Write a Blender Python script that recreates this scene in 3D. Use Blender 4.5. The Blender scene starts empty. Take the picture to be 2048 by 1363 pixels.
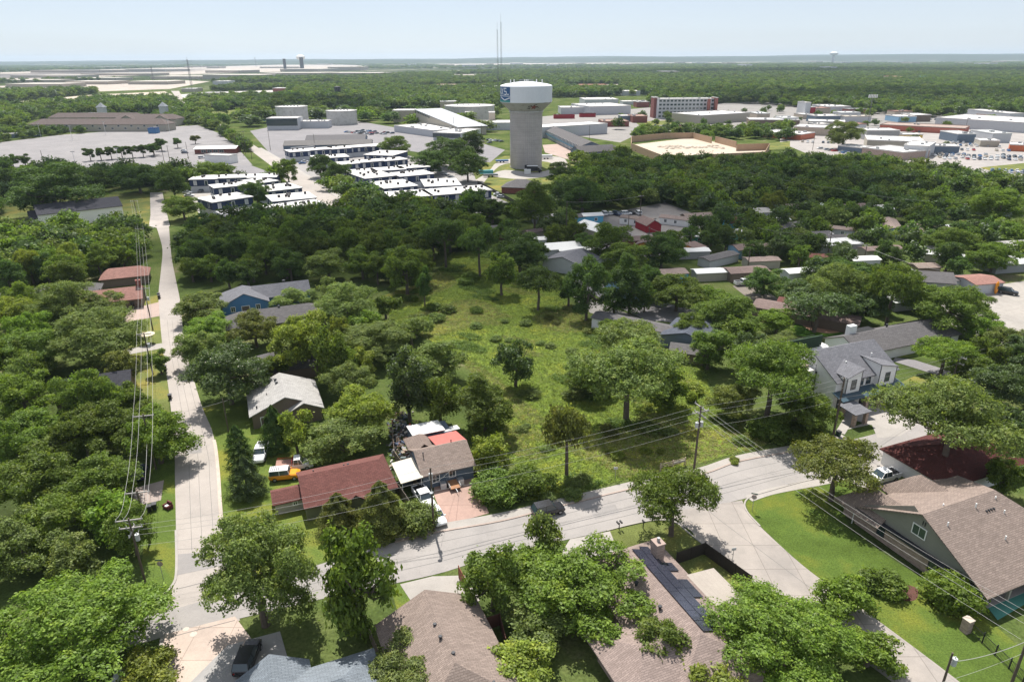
import bpy, bmesh, math, random
import numpy as np
from mathutils import Vector, Matrix
from mathutils.geometry import tessellate_polygon

C = bpy.context.scene.collection
SC = bpy.context.scene
rad = math.radians
random.seed(7)
RNG = np.random.default_rng(7)

# ------------------------------------------------------------------ camera
F = 1365.0
CAMH = 60.0
PITCH = math.atan((681.5 - 118.0) / F)
ROLL = rad(-0.28)
ROT = Matrix.Rotation(math.pi / 2 - PITCH, 3, 'X') @ Matrix.Rotation(ROLL, 3, 'Z')
RN = np.array(ROT)
cam_data = bpy.data.cameras.new('camera')
cam = bpy.data.objects.new('camera', cam_data)
C.objects.link(cam)
cam.location = (0, 0, CAMH)
cam.rotation_euler = ROT.to_euler()
cam_data.sensor_width = 36.0
cam_data.lens = 36.0 * F / 2048.0
cam_data.clip_start = 0.5
cam_data.clip_end = 60000
SC.camera = cam

# ------------------------------------------------------------------ sky, sun, exposure
SUN_EL, SUN_AZ = 60.0, -16.0           # azimuth from +Y, negative towards -X
world = bpy.data.worlds.new('World')
SC.world = world
world.use_nodes = True
wn = world.node_tree.nodes
wl = world.node_tree.links
sky = wn.new('ShaderNodeTexSky')
sky.sky_type = 'NISHITA'
sky.sun_disc = False
sky.sun_elevation = rad(SUN_EL)
sky.sun_rotation = rad(SUN_AZ)
sky.altitude = 200
sky.air_density = .8
sky.dust_density = .3
sky.ozone_density = 4
wn['Background'].inputs[1].default_value = 0.11
hzm = wn.new('ShaderNodeMix'); hzm.data_type = 'RGBA'; hzm.inputs[0].default_value = .75
hzm.inputs[7].default_value = (4.2, 4.45, 4.85, 1)      # pale summer haze over the blue
wl.new(sky.outputs[0], hzm.inputs[6]); wl.new(hzm.outputs[2], wn['Background'].inputs[0])
sd = bpy.data.lights.new('sun', 'SUN')
sd.energy = 5.0
sd.angle = rad(0.53)
sd.color = (1.0, 0.955, 0.89)
sun = bpy.data.objects.new('sun', sd)
C.objects.link(sun)
_sv = Vector((math.sin(rad(SUN_AZ)) * math.cos(rad(SUN_EL)), math.cos(rad(SUN_AZ)) * math.cos(rad(SUN_EL)), math.sin(rad(SUN_EL))))
sun.rotation_euler = _sv.to_track_quat('Z', 'Y').to_euler()
sun.location = (0, 0, 300)
SC.view_settings.view_transform = 'Standard'
SC.view_settings.look = 'None'
SC.view_settings.exposure = 0.6
SC.view_settings.gamma = 1.0
SC.view_settings.use_curve_mapping = False
SC.render.engine = 'CYCLES'
SC.cycles.max_bounces = 5
SC.cycles.diffuse_bounces = 2
SC.cycles.glossy_bounces = 2
SC.cycles.transmission_bounces = 2
SC.cycles.transparent_max_bounces = 8
SC.cycles.volume_bounces = 0
SC.cycles.use_denoising = True
SC.cycles.caustics_reflective = False
SC.cycles.caustics_refractive = False

# ------------------------------------------------------------------ photo pixel <-> place
def P(x, y, z=0.0):
    d = ROT @ Vector(((x - 1024) / F, (681.5 - y) / F, -1.0))
    t = (z - CAMH) / d.z
    return Vector((d.x * t, d.y * t, z))

def Q(X, Y, Z):
    p = np.stack([np.asarray(X, float), np.asarray(Y, float), np.asarray(Z, float) - CAMH], -1) @ RN
    return 1024 + F * p[..., 0] / -p[..., 2], 681.5 - F * p[..., 1] / -p[..., 2]

def depth(v):
    return -((np.array(v) - [0, 0, CAMH]) @ RN)[2]

def inpoly(px, py, poly):
    r = np.zeros(np.shape(px), bool)
    n = len(poly)
    for i in range(n):
        x0, y0 = poly[i]; x1, y1 = poly[(i + 1) % n]
        if y0 == y1: continue
        c = ((y0 > py) != (y1 > py)) & (px < (x1 - x0) * (py - y0) / (y1 - y0) + x0)
        r ^= c
    return r

# ------------------------------------------------------------------ materials
MATS = {}
def new_mat(name):
    m = bpy.data.materials.new(name); m.use_nodes = True
    nt = m.node_tree; nt.nodes.clear()
    out = nt.nodes.new('ShaderNodeOutputMaterial')
    return m, nt, out
def node(nt, t, **kw):
    n = nt.nodes.new(t)
    for k, v in kw.items(): setattr(n, k, v)
    return n
def noise(nt, vec, scale, detail=3, rough=.6):
    n = node(nt, 'ShaderNodeTexNoise'); n.inputs['Scale'].default_value = scale
    n.inputs['Detail'].default_value = detail; n.inputs['Roughness'].default_value = rough
    nt.links.new(vec, n.inputs['Vector']); return n.outputs[0]
def ramp(nt, fac, stops):
    r = node(nt, 'ShaderNodeValToRGB'); nt.links.new(fac, r.inputs[0])
    e = r.color_ramp.elements
    while len(e) < len(stops): e.new(0.5)
    for i, (p, c) in enumerate(stops):
        e[i].position = p; e[i].color = (*c, 1) if len(c) == 3 else c
    return r.outputs[0]
def mixc(nt, fac, a, b, mode='MIX'):
    m = node(nt, 'ShaderNodeMix', data_type='RGBA', blend_type=mode)
    for s, v in ((0, fac), (6, a), (7, b)):
        if hasattr(v, 'is_linked') or hasattr(v, 'links'): nt.links.new(v, m.inputs[s])
        elif s == 0: m.inputs[0].default_value = v
        else: m.inputs[s].default_value = (*v, 1)
    return m.outputs[2]
def sc(c, k): return tuple(min(1, x * k) for x in c)

def mat(col, kind='plain', rough=.8, var=.18, nsc=.6, metal=0.0, name=None, spec=.4, p=None):
    key = (col, kind, rough, var, nsc, metal, p)
    if key in MATS: return MATS[key]
    m, nt, out = new_mat(name or kind + '_material')
    L = nt.links
    tc = node(nt, 'ShaderNodeTexCoord'); ob = tc.outputs['Object']
    bs = node(nt, 'ShaderNodeBsdfPrincipled')
    bs.inputs['Roughness'].default_value = rough; bs.inputs['Metallic'].default_value = metal
    bs.inputs['Specular IOR Level'].default_value = .03 if kind == 'grass' else spec
    L.new(bs.outputs[0], out.inputs[0])
    n1 = noise(nt, ob, nsc, 4); n2 = noise(nt, ob, nsc * 9, 3)
    add = node(nt, 'ShaderNodeMath', operation='ADD'); L.new(n1, add.inputs[0]); L.new(n2, add.inputs[1])
    hf = node(nt, 'ShaderNodeMath', operation='MULTIPLY'); L.new(add.outputs[0], hf.inputs[0]); hf.inputs[1].default_value = .5
    col_out = ramp(nt, hf.outputs[0], [(.32, sc(col, 1 - var)), (.68, sc(col, 1 + var))])
    bump = None
    if kind == 'shingle':
        b = node(nt, 'ShaderNodeTexBrick'); L.new(ob, b.inputs['Vector'])
        b.inputs['Scale'].default_value = 1; b.inputs['Brick Width'].default_value = .62; b.inputs['Row Height'].default_value = .21
        b.inputs['Mortar Size'].default_value = .022; b.inputs['Color1'].default_value = (.75, .75, .75, 1)
        b.inputs['Color2'].default_value = (1.1, 1.1, 1.1, 1); b.inputs['Mortar'].default_value = (.45, .45, .45, 1)
        col_out = mixc(nt, .8, col_out, b.outputs[0], 'MULTIPLY')
        sp = ramp(nt, noise(nt, ob, 11, 2), [(.3, (.8, .8, .8)), (.7, (1.18, 1.18, 1.18))])
        col_out = mixc(nt, 1.0, col_out, sp, 'MULTIPLY')
    elif kind == 'brick':
        mp = node(nt, 'ShaderNodeMapping'); L.new(ob, mp.inputs[0]); mp.inputs['Rotation'].default_value = (math.pi / 2, 0, 0)
        sx = node(nt, 'ShaderNodeSeparateXYZ'); L.new(ob, sx.inputs[0])
        ad = node(nt, 'ShaderNodeMath', operation='ADD'); L.new(sx.outputs[0], ad.inputs[0]); L.new(sx.outputs[1], ad.inputs[1])
        cb = node(nt, 'ShaderNodeCombineXYZ'); L.new(ad.outputs[0], cb.inputs[0]); L.new(sx.outputs[2], cb.inputs[1])
        b = node(nt, 'ShaderNodeTexBrick'); L.new(cb.outputs[0], b.inputs['Vector'])
        b.inputs['Scale'].default_value = 1; b.inputs['Brick Width'].default_value = .45; b.inputs['Row Height'].default_value = .16
        b.inputs['Mortar Size'].default_value = .02; b.inputs['Color1'].default_value = (*sc(col, .6), 1)
        b.inputs['Color2'].default_value = (*sc(col, 1.35), 1); b.inputs['Mortar'].default_value = (*sc(col, .9), 1)
        col_out = mixc(nt, .7, col_out, b.outputs[0])
    elif kind in ('siding', 'ribs'):
        w = node(nt, 'ShaderNodeTexWave', wave_type='BANDS', bands_direction='Z' if kind == 'siding' else 'X', wave_profile='SAW')
        L.new(ob, w.inputs['Vector']); w.inputs['Scale'].default_value = .9 if kind == 'siding' else .5
        bump = w.outputs[1]
        col_out = mixc(nt, .5, col_out, ramp(nt, w.outputs[1], [(0, (.72, .72, .72)), (.12, (1, 1, 1))]), 'MULTIPLY')
    elif kind == 'concrete':
        st = ramp(nt, noise(nt, ob, .07, 5, .7), [(.35, (.88, .88, .88)), (.62, (1.06, 1.05, 1.04))])
        col_out = mixc(nt, 1.0, col_out, st, 'MULTIPLY')
        wp = node(nt, 'ShaderNodeTexNoise'); wp.inputs['Scale'].default_value = .35; wp.inputs['Detail'].default_value = 5; L.new(ob, wp.inputs['Vector'])
        va = node(nt, 'ShaderNodeVectorMath', operation='MULTIPLY_ADD'); L.new(wp.outputs[1], va.inputs[0]); va.inputs[1].default_value = (5, 5, 0); L.new(ob, va.inputs[2])
        v = node(nt, 'ShaderNodeTexVoronoi', feature='DISTANCE_TO_EDGE'); L.new(va.outputs[0], v.inputs['Vector']); v.inputs['Scale'].default_value = .13
        cr = ramp(nt, v.outputs['Distance'], [(.0, (.78, .78, .78)), (.008, (1, 1, 1))])
        col_out = mixc(nt, .55, col_out, cr, 'MULTIPLY')
    elif kind == 'slabs':
        b = node(nt, 'ShaderNodeTexBrick'); L.new(ob, b.inputs['Vector']); b.offset = 0
        b.inputs['Scale'].default_value = 1; b.inputs['Brick Width'].default_value = 4.0; b.inputs['Row Height'].default_value = 4.6
        b.inputs['Mortar Size'].default_value = .05; b.inputs['Color1'].default_value = (.92, .92, .92, 1)
        b.inputs['Color2'].default_value = (1.06, 1.05, 1.03, 1); b.inputs['Mortar'].default_value = (.62, .6, .58, 1)
        st = ramp(nt, noise(nt, ob, .12, 5, .7), [(.35, (.8, .8, .8)), (.65, (1.1, 1.08, 1.06))])
        col_out = mixc(nt, 1.0, mixc(nt, .8, col_out, b.outputs[0], 'MULTIPLY'), st, 'MULTIPLY')
    elif kind == 'membrane':
        st = ramp(nt, noise(nt, ob, .35, 5, .75), [(.33, (.6, .58, .55)), (.5, (1, 1, 1))])
        col_out = mixc(nt, .7, col_out, st, 'MULTIPLY')
    elif kind == 'grass':
        g2 = ramp(nt, noise(nt, ob, .09, 4, .65), [(.36, sc(col, .72)), (.5, col), (.66, (col[0] * 1.7, col[1] * 1.25, col[2] * 1.1))])
        g3 = ramp(nt, noise(nt, ob, 5, 3, .7), [(.3, (.6, .6, .6)), (.7, (1.35, 1.35, 1.3))])
        col_out = mixc(nt, 1.0, g2, g3, 'MULTIPLY'); bump = noise(nt, ob, 9, 2)
    elif kind == 'solar':
        b = node(nt, 'ShaderNodeTexBrick'); L.new(ob, b.inputs['Vector']); b.offset = 0
        b.inputs['Scale'].default_value = 1; b.inputs['Brick Width'].default_value = .17; b.inputs['Row Height'].default_value = .17
        b.inputs['Mortar Size'].default_value = .008
        for k_ in ('Color1', 'Color2'): b.inputs[k_].default_value = (*col, 1)
        b.inputs['Mortar'].default_value = (.16, .16, .18, 1)
        col_out = b.outputs[0]
    L.new(col_out, bs.inputs['Base Color'])
    if bump is not None:
        bp = node(nt, 'ShaderNodeBump'); bp.inputs['Strength'].default_value = .35; bp.inputs['Distance'].default_value = .05
        L.new(bump, bp.inputs['Height']); L.new(bp.outputs[0], bs.inputs['Normal'])
    MATS[key] = m
    return m

def leaf_mat(col, name, trans=.45, gloss=0.0, isl=.85):
    key = ('leaf', col, name)
    if key in MATS: return MATS[key]
    m, nt, out = new_mat(name); L = nt.links
    tc = node(nt, 'ShaderNodeTexCoord'); oi = node(nt, 'ShaderNodeObjectInfo'); ge = node(nt, 'ShaderNodeNewGeometry')
    n1 = noise(nt, tc.outputs['Object'], .7, 3)
    c = ramp(nt, n1, [(.3, sc(col, .68)), (.5, col), (.7, (col[0] * 1.45, col[1] * 1.25, col[2] * 1.1))])
    hs = node(nt, 'ShaderNodeHueSaturation')
    a1 = node(nt, 'ShaderNodeMath', operation='MULTIPLY_ADD'); L.new(oi.outputs['Random'], a1.inputs[0]); a1.inputs[1].default_value = .018; a1.inputs[2].default_value = .493
    L.new(a1.outputs[0], hs.inputs['Hue'])
    a2 = node(nt, 'ShaderNodeMath', operation='MULTIPLY_ADD'); L.new(ge.outputs['Random Per Island'], a2.inputs[0]); a2.inputs[1].default_value = isl; a2.inputs[2].default_value = 1 - isl / 2
    a3 = node(nt, 'ShaderNodeMath', operation='MULTIPLY_ADD'); L.new(oi.outputs['Random'], a3.inputs[0]); a3.inputs[1].default_value = .35; a3.inputs[2].default_value = .82
    a4 = node(nt, 'ShaderNodeMath', operation='MULTIPLY'); L.new(a2.outputs[0], a4.inputs[0]); L.new(a3.outputs[0], a4.inputs[1])
    L.new(a4.outputs[0], hs.inputs['Value']); L.new(c, hs.inputs['Color'])
    df = node(nt, 'ShaderNodeBsdfDiffuse'); L.new(hs.outputs[0], df.inputs[0])
    tr = node(nt, 'ShaderNodeBsdfTranslucent')
    tcx = mixc(nt, 1.0, hs.outputs[0], (1.2, 1.25, .6), 'MULTIPLY'); L.new(tcx, tr.inputs[0])
    mx = node(nt, 'ShaderNodeMixShader'); mx.inputs[0].default_value = trans
    L.new(df.outputs[0], mx.inputs[1]); L.new(tr.outputs[0], mx.inputs[2])
    gl = node(nt, 'ShaderNodeBsdfGlossy'); gl.inputs['Roughness'].default_value = .5; gl.inputs[0].default_value = (.9, .95, .9, 1)
    m2 = node(nt, 'ShaderNodeMixShader'); m2.inputs[0].default_value = .012 + gloss
    L.new(mx.outputs[0], m2.inputs[1]); L.new(gl.outputs[0], m2.inputs[2]); L.new(m2.outputs[0], out.inputs[0])
    MATS[key] = m
    return m

GLASS = mat((.03, .05, .06), 'glass', rough=.08, var=.1, spec=.9)
WHITE = mat((.75, .75, .73), 'painted', rough=.6, var=.05)
BLACK = mat((.02, .02, .022), 'black', rough=.5, var=.2)
WOOD = mat((.11, .085, .065), 'wood', var=.35, nsc=2)
BARK = mat((.12, .095, .075), 'bark', var=.4, nsc=3)
STEEL = mat((.32, .33, .34), 'steel', rough=.45, metal=.5, var=.15)
CONC = mat((.34, .315, .287), 'concrete', rough=.9, var=.1)

# ------------------------------------------------------------------ mesh builder
class MB:
    def __init__(s): s.v = []; s.f = []; s.m = []; s.mi = 0
    def face(s, pts, mi=None):
        b = len(s.v); s.v += [tuple(p) for p in pts]; s.f.append(tuple(range(b, b + len(pts)))); s.m.append(s.mi if mi is None else mi)
    def box(s, x0, x1, y0, y1, z0, z1, M=None, mi=None):
        p = [Vector((x, y, z)) for z in (z0, z1) for y in (y0, y1) for x in (x0, x1)]
        if M is not None: p = [M @ q for q in p]
        for q in ((0, 2, 3, 1), (4, 5, 7, 6), (0, 1, 5, 4), (2, 6, 7, 3), (0, 4, 6, 2), (1, 3, 7, 5)): s.face([p[i] for i in q], mi)
        return s
    def tube(s, a, b, r0, r1=None, n=8, caps=True, mi=None):
        a = Vector(a); b = Vector(b); r1 = r0 if r1 is None else r1
        w = (b - a).normalized(); u = w.orthogonal().normalized(); v = w.cross(u)
        A = [a + (u * math.cos(2 * math.pi * i / n) + v * math.sin(2 * math.pi * i / n)) * r0 for i in range(n)]
        B = [b + (u * math.cos(2 * math.pi * i / n) + v * math.sin(2 * math.pi * i / n)) * r1 for i in range(n)]
        for i in range(n): s.face([A[i], A[(i + 1) % n], B[(i + 1) % n], B[i]], mi)
        if caps: s.face(A[::-1], mi); s.face(B, mi)
        return s
    def lathe(s, prof, n=32, mi=None, cx=0, cy=0):
        for (r0, z0), (r1, z1) in zip(prof, prof[1:]):
            for i in range(n):
                a = 2 * math.pi * i / n; b = 2 * math.pi * (i + 1) / n
                q = [(cx + r0 * math.cos(a), cy + r0 * math.sin(a), z0), (cx + r0 * math.cos(b), cy + r0 * math.sin(b), z0),
                     (cx + r1 * math.cos(b), cy + r1 * math.sin(b), z1), (cx + r1 * math.cos(a), cy + r1 * math.sin(a), z1)]
                if r0 < 1e-6: q = q[1:]
                elif r1 < 1e-6: q = q[:3]
                s.face(q, mi)
        return s
    def prism(s, poly, z0, z1, mi=None, mside=None):
        pl = [Vector((p[0], p[1], 0)) for p in poly]
        if sum(pl[i].x * pl[(i + 1) % len(pl)].y - pl[(i + 1) % len(pl)].x * pl[i].y for i in range(len(pl))) < 0: pl = pl[::-1]
        for t in tessellate_polygon([pl]):
            q = [pl[i] for i in t]
            if (q[1] - q[0]).cross(q[2] - q[0]).z < 0: q = q[::-1]
            s.face([(a.x, a.y, z1) for a in q], mi)
        n = len(pl)
        if z1 > z0:
            for i in range(n):
                a, b = pl[i], pl[(i + 1) % n]
                s.face([(a.x, a.y, z0), (b.x, b.y, z0), (b.x, b.y, z1), (a.x, a.y, z1)], mi if mside is None else mside)
        return s
    def build(s, name, mats, parent=None, smooth=False, loc=None, rot=None):
        me = bpy.data.meshes.new(name)
        me.from_pydata(s.v, [], s.f)
        for m in (mats if isinstance(mats, (list, tuple)) else [mats]): me.materials.append(m)
        me.polygons.foreach_set('material_index', s.m)
        if smooth:
            bm = bmesh.new(); bm.from_mesh(me); bmesh.ops.remove_doubles(bm, verts=bm.verts, dist=1e-4); bm.to_mesh(me); bm.free()
            me.polygons.foreach_set('use_smooth', [True] * len(me.polygons))
        me.update()
        o = bpy.data.objects.new(name, me); C.objects.link(o)
        if parent is not None: o.parent = parent
        if loc is not None: o.location = loc
        if rot is not None: o.rotation_euler = (0, 0, rot)
        return o

def tag(o, label=None, cat=None, group=None, kind=None):
    if label: o['label'] = label
    if cat: o['category'] = cat
    if group: o['group'] = group
    if kind: o['kind'] = kind
    return o
def thing(name, label, cat, loc=(0, 0, 0), rz=0, group=None):
    o = bpy.data.objects.new(name, None); C.objects.link(o); o.empty_display_size = .5
    o.location = loc; o.rotation_euler = (0, 0, rz)
    return tag(o, label, cat, group)
def kids(o): return [c for c in KIDS.get(o.name, [])]
KIDS = {}
def copy_tree(o, loc, rz, label=None, group=None, scale=None, swap=None):
    r = o.copy(); C.objects.link(r); r.location = loc; r.rotation_euler = (0, 0, rz)
    if scale is not None: r.scale = scale
    if label: r['label'] = label
    if group: r['group'] = group
    def go(src, dst):
        for ch in list(src.children):
            c = ch.copy(); C.objects.link(c); c.parent = dst
            if swap and ch.name.split('.')[0] in swap:
                c.material_slots[0].link = 'OBJECT'; c.material_slots[0].material = swap[ch.name.split('.')[0]]
            go(ch, c)
    go(o, r)
    return r
# ------------------------------------------------------------------ terrain and paved surfaces
EXCL = []            # photo-pixel ground polygons kept clear of scattered trees
def sheet(name, poly, z, m, excl=True, kind='structure', thick=0, world=False):
    w = [Vector((p[0], p[1], 0)) if world else P(*p) for p in poly]
    o = MB().prism([(q.x, q.y) for q in w], z - thick, z).build(name, m)
    tag(o, kind=kind)
    if excl: EXCL.append([tuple(float(t) for t in Q(q.x, q.y, 0)) for q in w])
    return o
def smooth(pts, n=4):
    out = []
    for i in range(len(pts) - 1):
        p0 = pts[max(i - 1, 0)]; p1 = pts[i]; p2 = pts[i + 1]; p3 = pts[min(i + 2, len(pts) - 1)]
        for k in range(n):
            t = k / n
            out.append(tuple(.5 * (2 * p1[j] + (p2[j] - p0[j]) * t + (2 * p0[j] - 5 * p1[j] + 4 * p2[j] - p3[j]) * t * t + (3 * p1[j] - p0[j] - 3 * p2[j] + p3[j]) * t ** 3) for j in (0, 1)))
    return out + [tuple(pts[-1])]
def ribbon(mb, pts, w, z0, z1):
    """strip of width w centred on world points"""
    pts = [Vector((p[0], p[1])) for p in pts]
    L = []; R = []
    for i, p in enumerate(pts):
        d = (pts[min(i + 1, len(pts) - 1)] - pts[max(i - 1, 0)]).normalized(); n = Vector((-d.y, d.x)) * w / 2
        L.append(p + n); R.append(p - n)
    for i in range(len(pts) - 1):
        mb.face([(*R[i], z1), (*R[i + 1], z1), (*L[i + 1], z1), (*L[i], z1)])
        if z1 - z0 > .03:
            mb.face([(*R[i + 1], z1), (*R[i], z1), (*R[i], z0), (*R[i + 1], z0)])
            mb.face([(*L[i], z1), (*L[i + 1], z1), (*L[i + 1], z0), (*L[i], z0)])
def strip(name, px, w, z, m, z0=None, kind='structure', n=4):
    mb = MB(); ribbon(mb, [P(*p).xy for p in smooth(px, n)], w, z if z0 is None else z0, z)
    return tag(mb.build(name, m), kind=kind)

# terrain: one sheet to the horizon, with the far ridge rising at its end
def terrain():
    xs = np.concatenate([np.linspace(-16000, -1200, 40), np.linspace(-1000, 1000, 40), np.linspace(1200, 16000, 40)])
    ys = np.concatenate([np.linspace(-200, 1500, 40), np.linspace(1700, 9000, 40), np.linspace(9200, 18000, 60)])
    X, Y = np.meshgrid(xs, ys)
    t = np.clip((Y - 10500 - 500 * np.sin(X / 2100) - 300 * np.sin(X / 700 + 1)) / 1800, 0, 1); t = t * t * (3 - 2 * t)
    Z = t * (62 + 26 * np.clip(X / 8000, -1, 1) + 5 * np.sin(X / 900) + 4 * np.sin(X / 370 + 2) + 2 * np.sin(X / 150)) 
    t2 = np.clip((Y - 13500) / 2500, 0, 1); Z += t2 * (25 + 8 * np.sin(X / 1300 + .5))
    nx = len(xs); v = np.stack([X, Y, Z], -1).reshape(-1, 3)
    f = [(j * nx + i, j * nx + i + 1, (j + 1) * nx + i + 1, (j + 1) * nx + i) for j in range(len(ys) - 1) for i in range(nx - 1)]
    me = bpy.data.meshes.new('ground'); me.from_pydata(v.tolist(), [], f); me.polygons.foreach_set('use_smooth', [True] * len(f))
    m, nt, out = new_mat('ground_material'); L = nt.links
    tc = node(nt, 'ShaderNodeTexCoord'); ob = tc.outputs['Object']
    near = ramp(nt, noise(nt, ob, .05, 5, .65), [(.34, (.045, .06, .022)), (.48, (.075, .105, .03)), (.6, (.11, .13, .045)), (.72, (.2, .17, .11))])
    fine = ramp(nt, noise(nt, ob, 2.5, 4, .7), [(.3, (.55, .55, .55)), (.7, (1.35, 1.35, 1.35))])
    near = mixc(nt, 1.0, near, fine, 'MULTIPLY')
    far = ramp(nt, noise(nt, ob, .0022, 6, .68), [(.42, (.04, .055, .026)), (.54, (.055, .075, .032)), (.58, (.2, .19, .14)), (.66, (.34, .32, .28))])
    sep = node(nt, 'ShaderNodeSeparateXYZ'); L.new(ob, sep.inputs[0])
    mr = node(nt, 'ShaderNodeMapRange'); L.new(sep.outputs[1], mr.inputs[0]); mr.inputs[1].default_value = 1500; mr.inputs[2].default_value = 2600
    hz = node(nt, 'ShaderNodeMapRange'); L.new(sep.outputs[2], hz.inputs[0]); hz.inputs[1].default_value = 3; hz.inputs[2].default_value = 25
    c = mixc(nt, hz.outputs[0], mixc(nt, mr.outputs[0], near, far), (.045, .06, .03))
    df = node(nt, 'ShaderNodeBsdfDiffuse'); L.new(c, df.inputs[0]); L.new(df.outputs[0], out.inputs[0])
    me.materials.append(m)
    return tag(C.objects.link(bpy.data.objects.new('ground', me)) or bpy.data.objects['ground'], kind='structure')
terrain()

ROADM = mat((.345, .31, .28), 'concrete', rough=.9, var=.09, nsc=.5, name='road_surface')
ROAD2 = mat((.315, .285, .26), 'slabs', rough=.9, var=.07, name='concrete_slabs')
ASPH = mat((.2, .19, .195), 'concrete', rough=.9, var=.12, nsc=.3, name='worn_asphalt')
LAWN = mat((.092, .135, .03), 'grass', name='lawn')
LAWN2 = mat((.135, .158, .05), 'grass', name='dry_lawn')
SAND = mat((.45, .38, .30), 'concrete', var=.1, nsc=.2, name='sand')
BRICKPAVE = mat((.35, .235, .195), 'slabs', var=.15, nsc=1.5, name='worn_brick_paving')

# side street on the left
ls_l = [(318, 1290), (330, 1225), (352, 1150), (352, 1060), (350, 960), (349, 905), (340, 800), (326, 700), (320, 640), (317, 590), (322, 540), (325, 500), (318, 470), (312, 452)]
ls_r = [(480, 1240), (452, 1120), (443, 1010), (437, 950), (432, 900), (424, 860), (405, 815), (388, 760), (372, 700), (364, 640), (360, 600), (352, 560), (344, 520), (340, 480), (338, 452)]
sheet('street', smooth(ls_l) + smooth(ls_r)[::-1], .030, ROADM)
sheet('driveway', [(316, 456), (340, 452), (331, 415), (325, 385), (300, 385), (301, 430), (298, 452)], .034, mat((.40, .36, .33), 'slabs', var=.1))
# main road across the picture
mr_t = [(150, 1262), (330, 1222), (480, 1178), (640, 1128), (790, 1084), (880, 1063), (1000, 1042), (1112, 1014), (1289, 971), (1405, 948), (1480, 922), (1605, 899), (1700, 880), (1770, 862), (1860, 838), (1990, 802)]
mr_b = [(150, 1330), (330, 1272), (480, 1236), (640, 1198), (790, 1166), (890, 1143), (999, 1108), (1146, 1076), (1213, 1061), (1311, 1036), (1360, 1026), (1488, 997), (1537, 980), (1601, 962), (1720, 937), (1810, 913), (1900, 890), (2060, 845)]
sheet('main_road', smooth(mr_t) + smooth(mr_b)[::-1], .038, mat((.29, .27, .255), 'concrete', rough=.9, var=.09, nsc=.4, name='main_road_surface'))
# concrete side street bottom right
s2_r = [(1484, 1000), (1503, 1034), (1560, 1090), (1624, 1145), (1732, 1223), (1796, 1270), (1905, 1352), (1990, 1420)]
s2_l = [(1305, 1030), (1375, 1056), (1400, 1085), (1455, 1125), (1500, 1160), (1600, 1232), (1728, 1322), (1790, 1368), (1850, 1420)]
sheet('side_street', smooth(s2_l) + smooth(s2_r)[::-1], .046, ROAD2)
# bottom left concrete apron and driveways
sheet('street_apron', [(330, 1268), (470, 1232), (520, 1300), (500, 1400), (330, 1400), (318, 1330)], .042, mat((.43, .35, .30), 'slabs', var=.1, name='tan_concrete'))
sheet('driveway', [(455, 1290), (560, 1262), (600, 1400), (400, 1400), (380, 1365)], .05, mat((.3, .29, .28), 'concrete', var=.1))
sheet('driveway', [(800, 1168), (865, 1152), (940, 1150), (960, 1200), (905, 1232), (830, 1214)], .05, CONC)
sheet('driveway', [(868, 990), (868, 960), (946, 948), (978, 1026), (898, 1048), (884, 1030)], .05, BRICKPAVE)
sheet('driveway', [(1140, 1078), (1220, 1062), (1232, 1092), (1238, 1110), (1160, 1130), (1120, 1110)], .05, CONC)
sheet('driveway', [(1680, 862), (1735, 850), (1790, 822), (1810, 800), (1800, 790), (1745, 818), (1722, 812), (1700, 822), (1740, 842)], .05, CONC)
sheet('driveway', [(1728, 790), (1800, 770), (1830, 800), (1880, 822), (1800, 872), (1755, 876), (1744, 850), (1700, 838), (1672, 812)], .046, CONC)
sheet('driveway', [(1714, 936), (1778, 920), (1800, 950), (1790, 970), (1720, 975), (1690, 955)], .05, CONC)
sheet('driveway', [(1785, 722), (1880, 752), (1920, 760), (1900, 742), (1830, 720), (1790, 715)], .05, ASPH)
sheet('driveway', [(272, 975), (328, 960), (322, 1000), (262, 1014)], .05, mat((.33, .27, .24), 'concrete', var=.15))
sheet('driveway', [(245, 640), (262, 618), (318, 604), (319, 632), (250, 645)], .05, mat((.36, .27, .23), 'concrete', var=.15))
sheet('driveway', [(240, 700), (324, 686), (327, 696), (240, 712)], .05, CONC)
# sidewalks
strip('sidewalk', [(790, 1076), (880, 1055), (1000, 1033), (1112, 1006), (1289, 964), (1400, 942), (1480, 916), (1600, 893), (1690, 873)], 1.7, .06, CONC, z0=0)
strip('sidewalk', [(1497, 997), (1540, 983), (1601, 971), (1650, 962), (1720, 946), (1800, 934)], 1.5, .06, CONC, z0=0)
strip('sidewalk', [(1700, 832), (1690, 850), (1680, 866)], 1.5, .065, CONC, z0=0)
strip('kerb', [(790, 1084), (880, 1063), (1000, 1042), (1112, 1014), (1289, 971), (1405, 948), (1480, 922), (1605, 899), (1690, 880)], .3, .13, mat((.36, .29, .25), 'concrete'), z0=0)
strip('kerb', [(443, 1040), (440, 1000), (437, 950), (432, 900), (428, 880)], .5, .13, mat((.45, .38, .32), 'concrete'), z0=0)
strip('kerb', [(1213, 1061), (1260, 1049), (1310, 1040), (1350, 1044), (1385, 1072), (1430, 1106), (1480, 1145)], .22, .12, CONC, z0=0)
strip('kerb', [(1640, 956), (1601, 964), (1537, 982), (1500, 994), (1489, 1008), (1496, 1026), (1520, 1052)], .22, .12, CONC, z0=0)
strip('kerb', [(315, 1200), (345, 1170), (353, 1140), (352, 1060)], .3, .12, CONC, z0=0)

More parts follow.
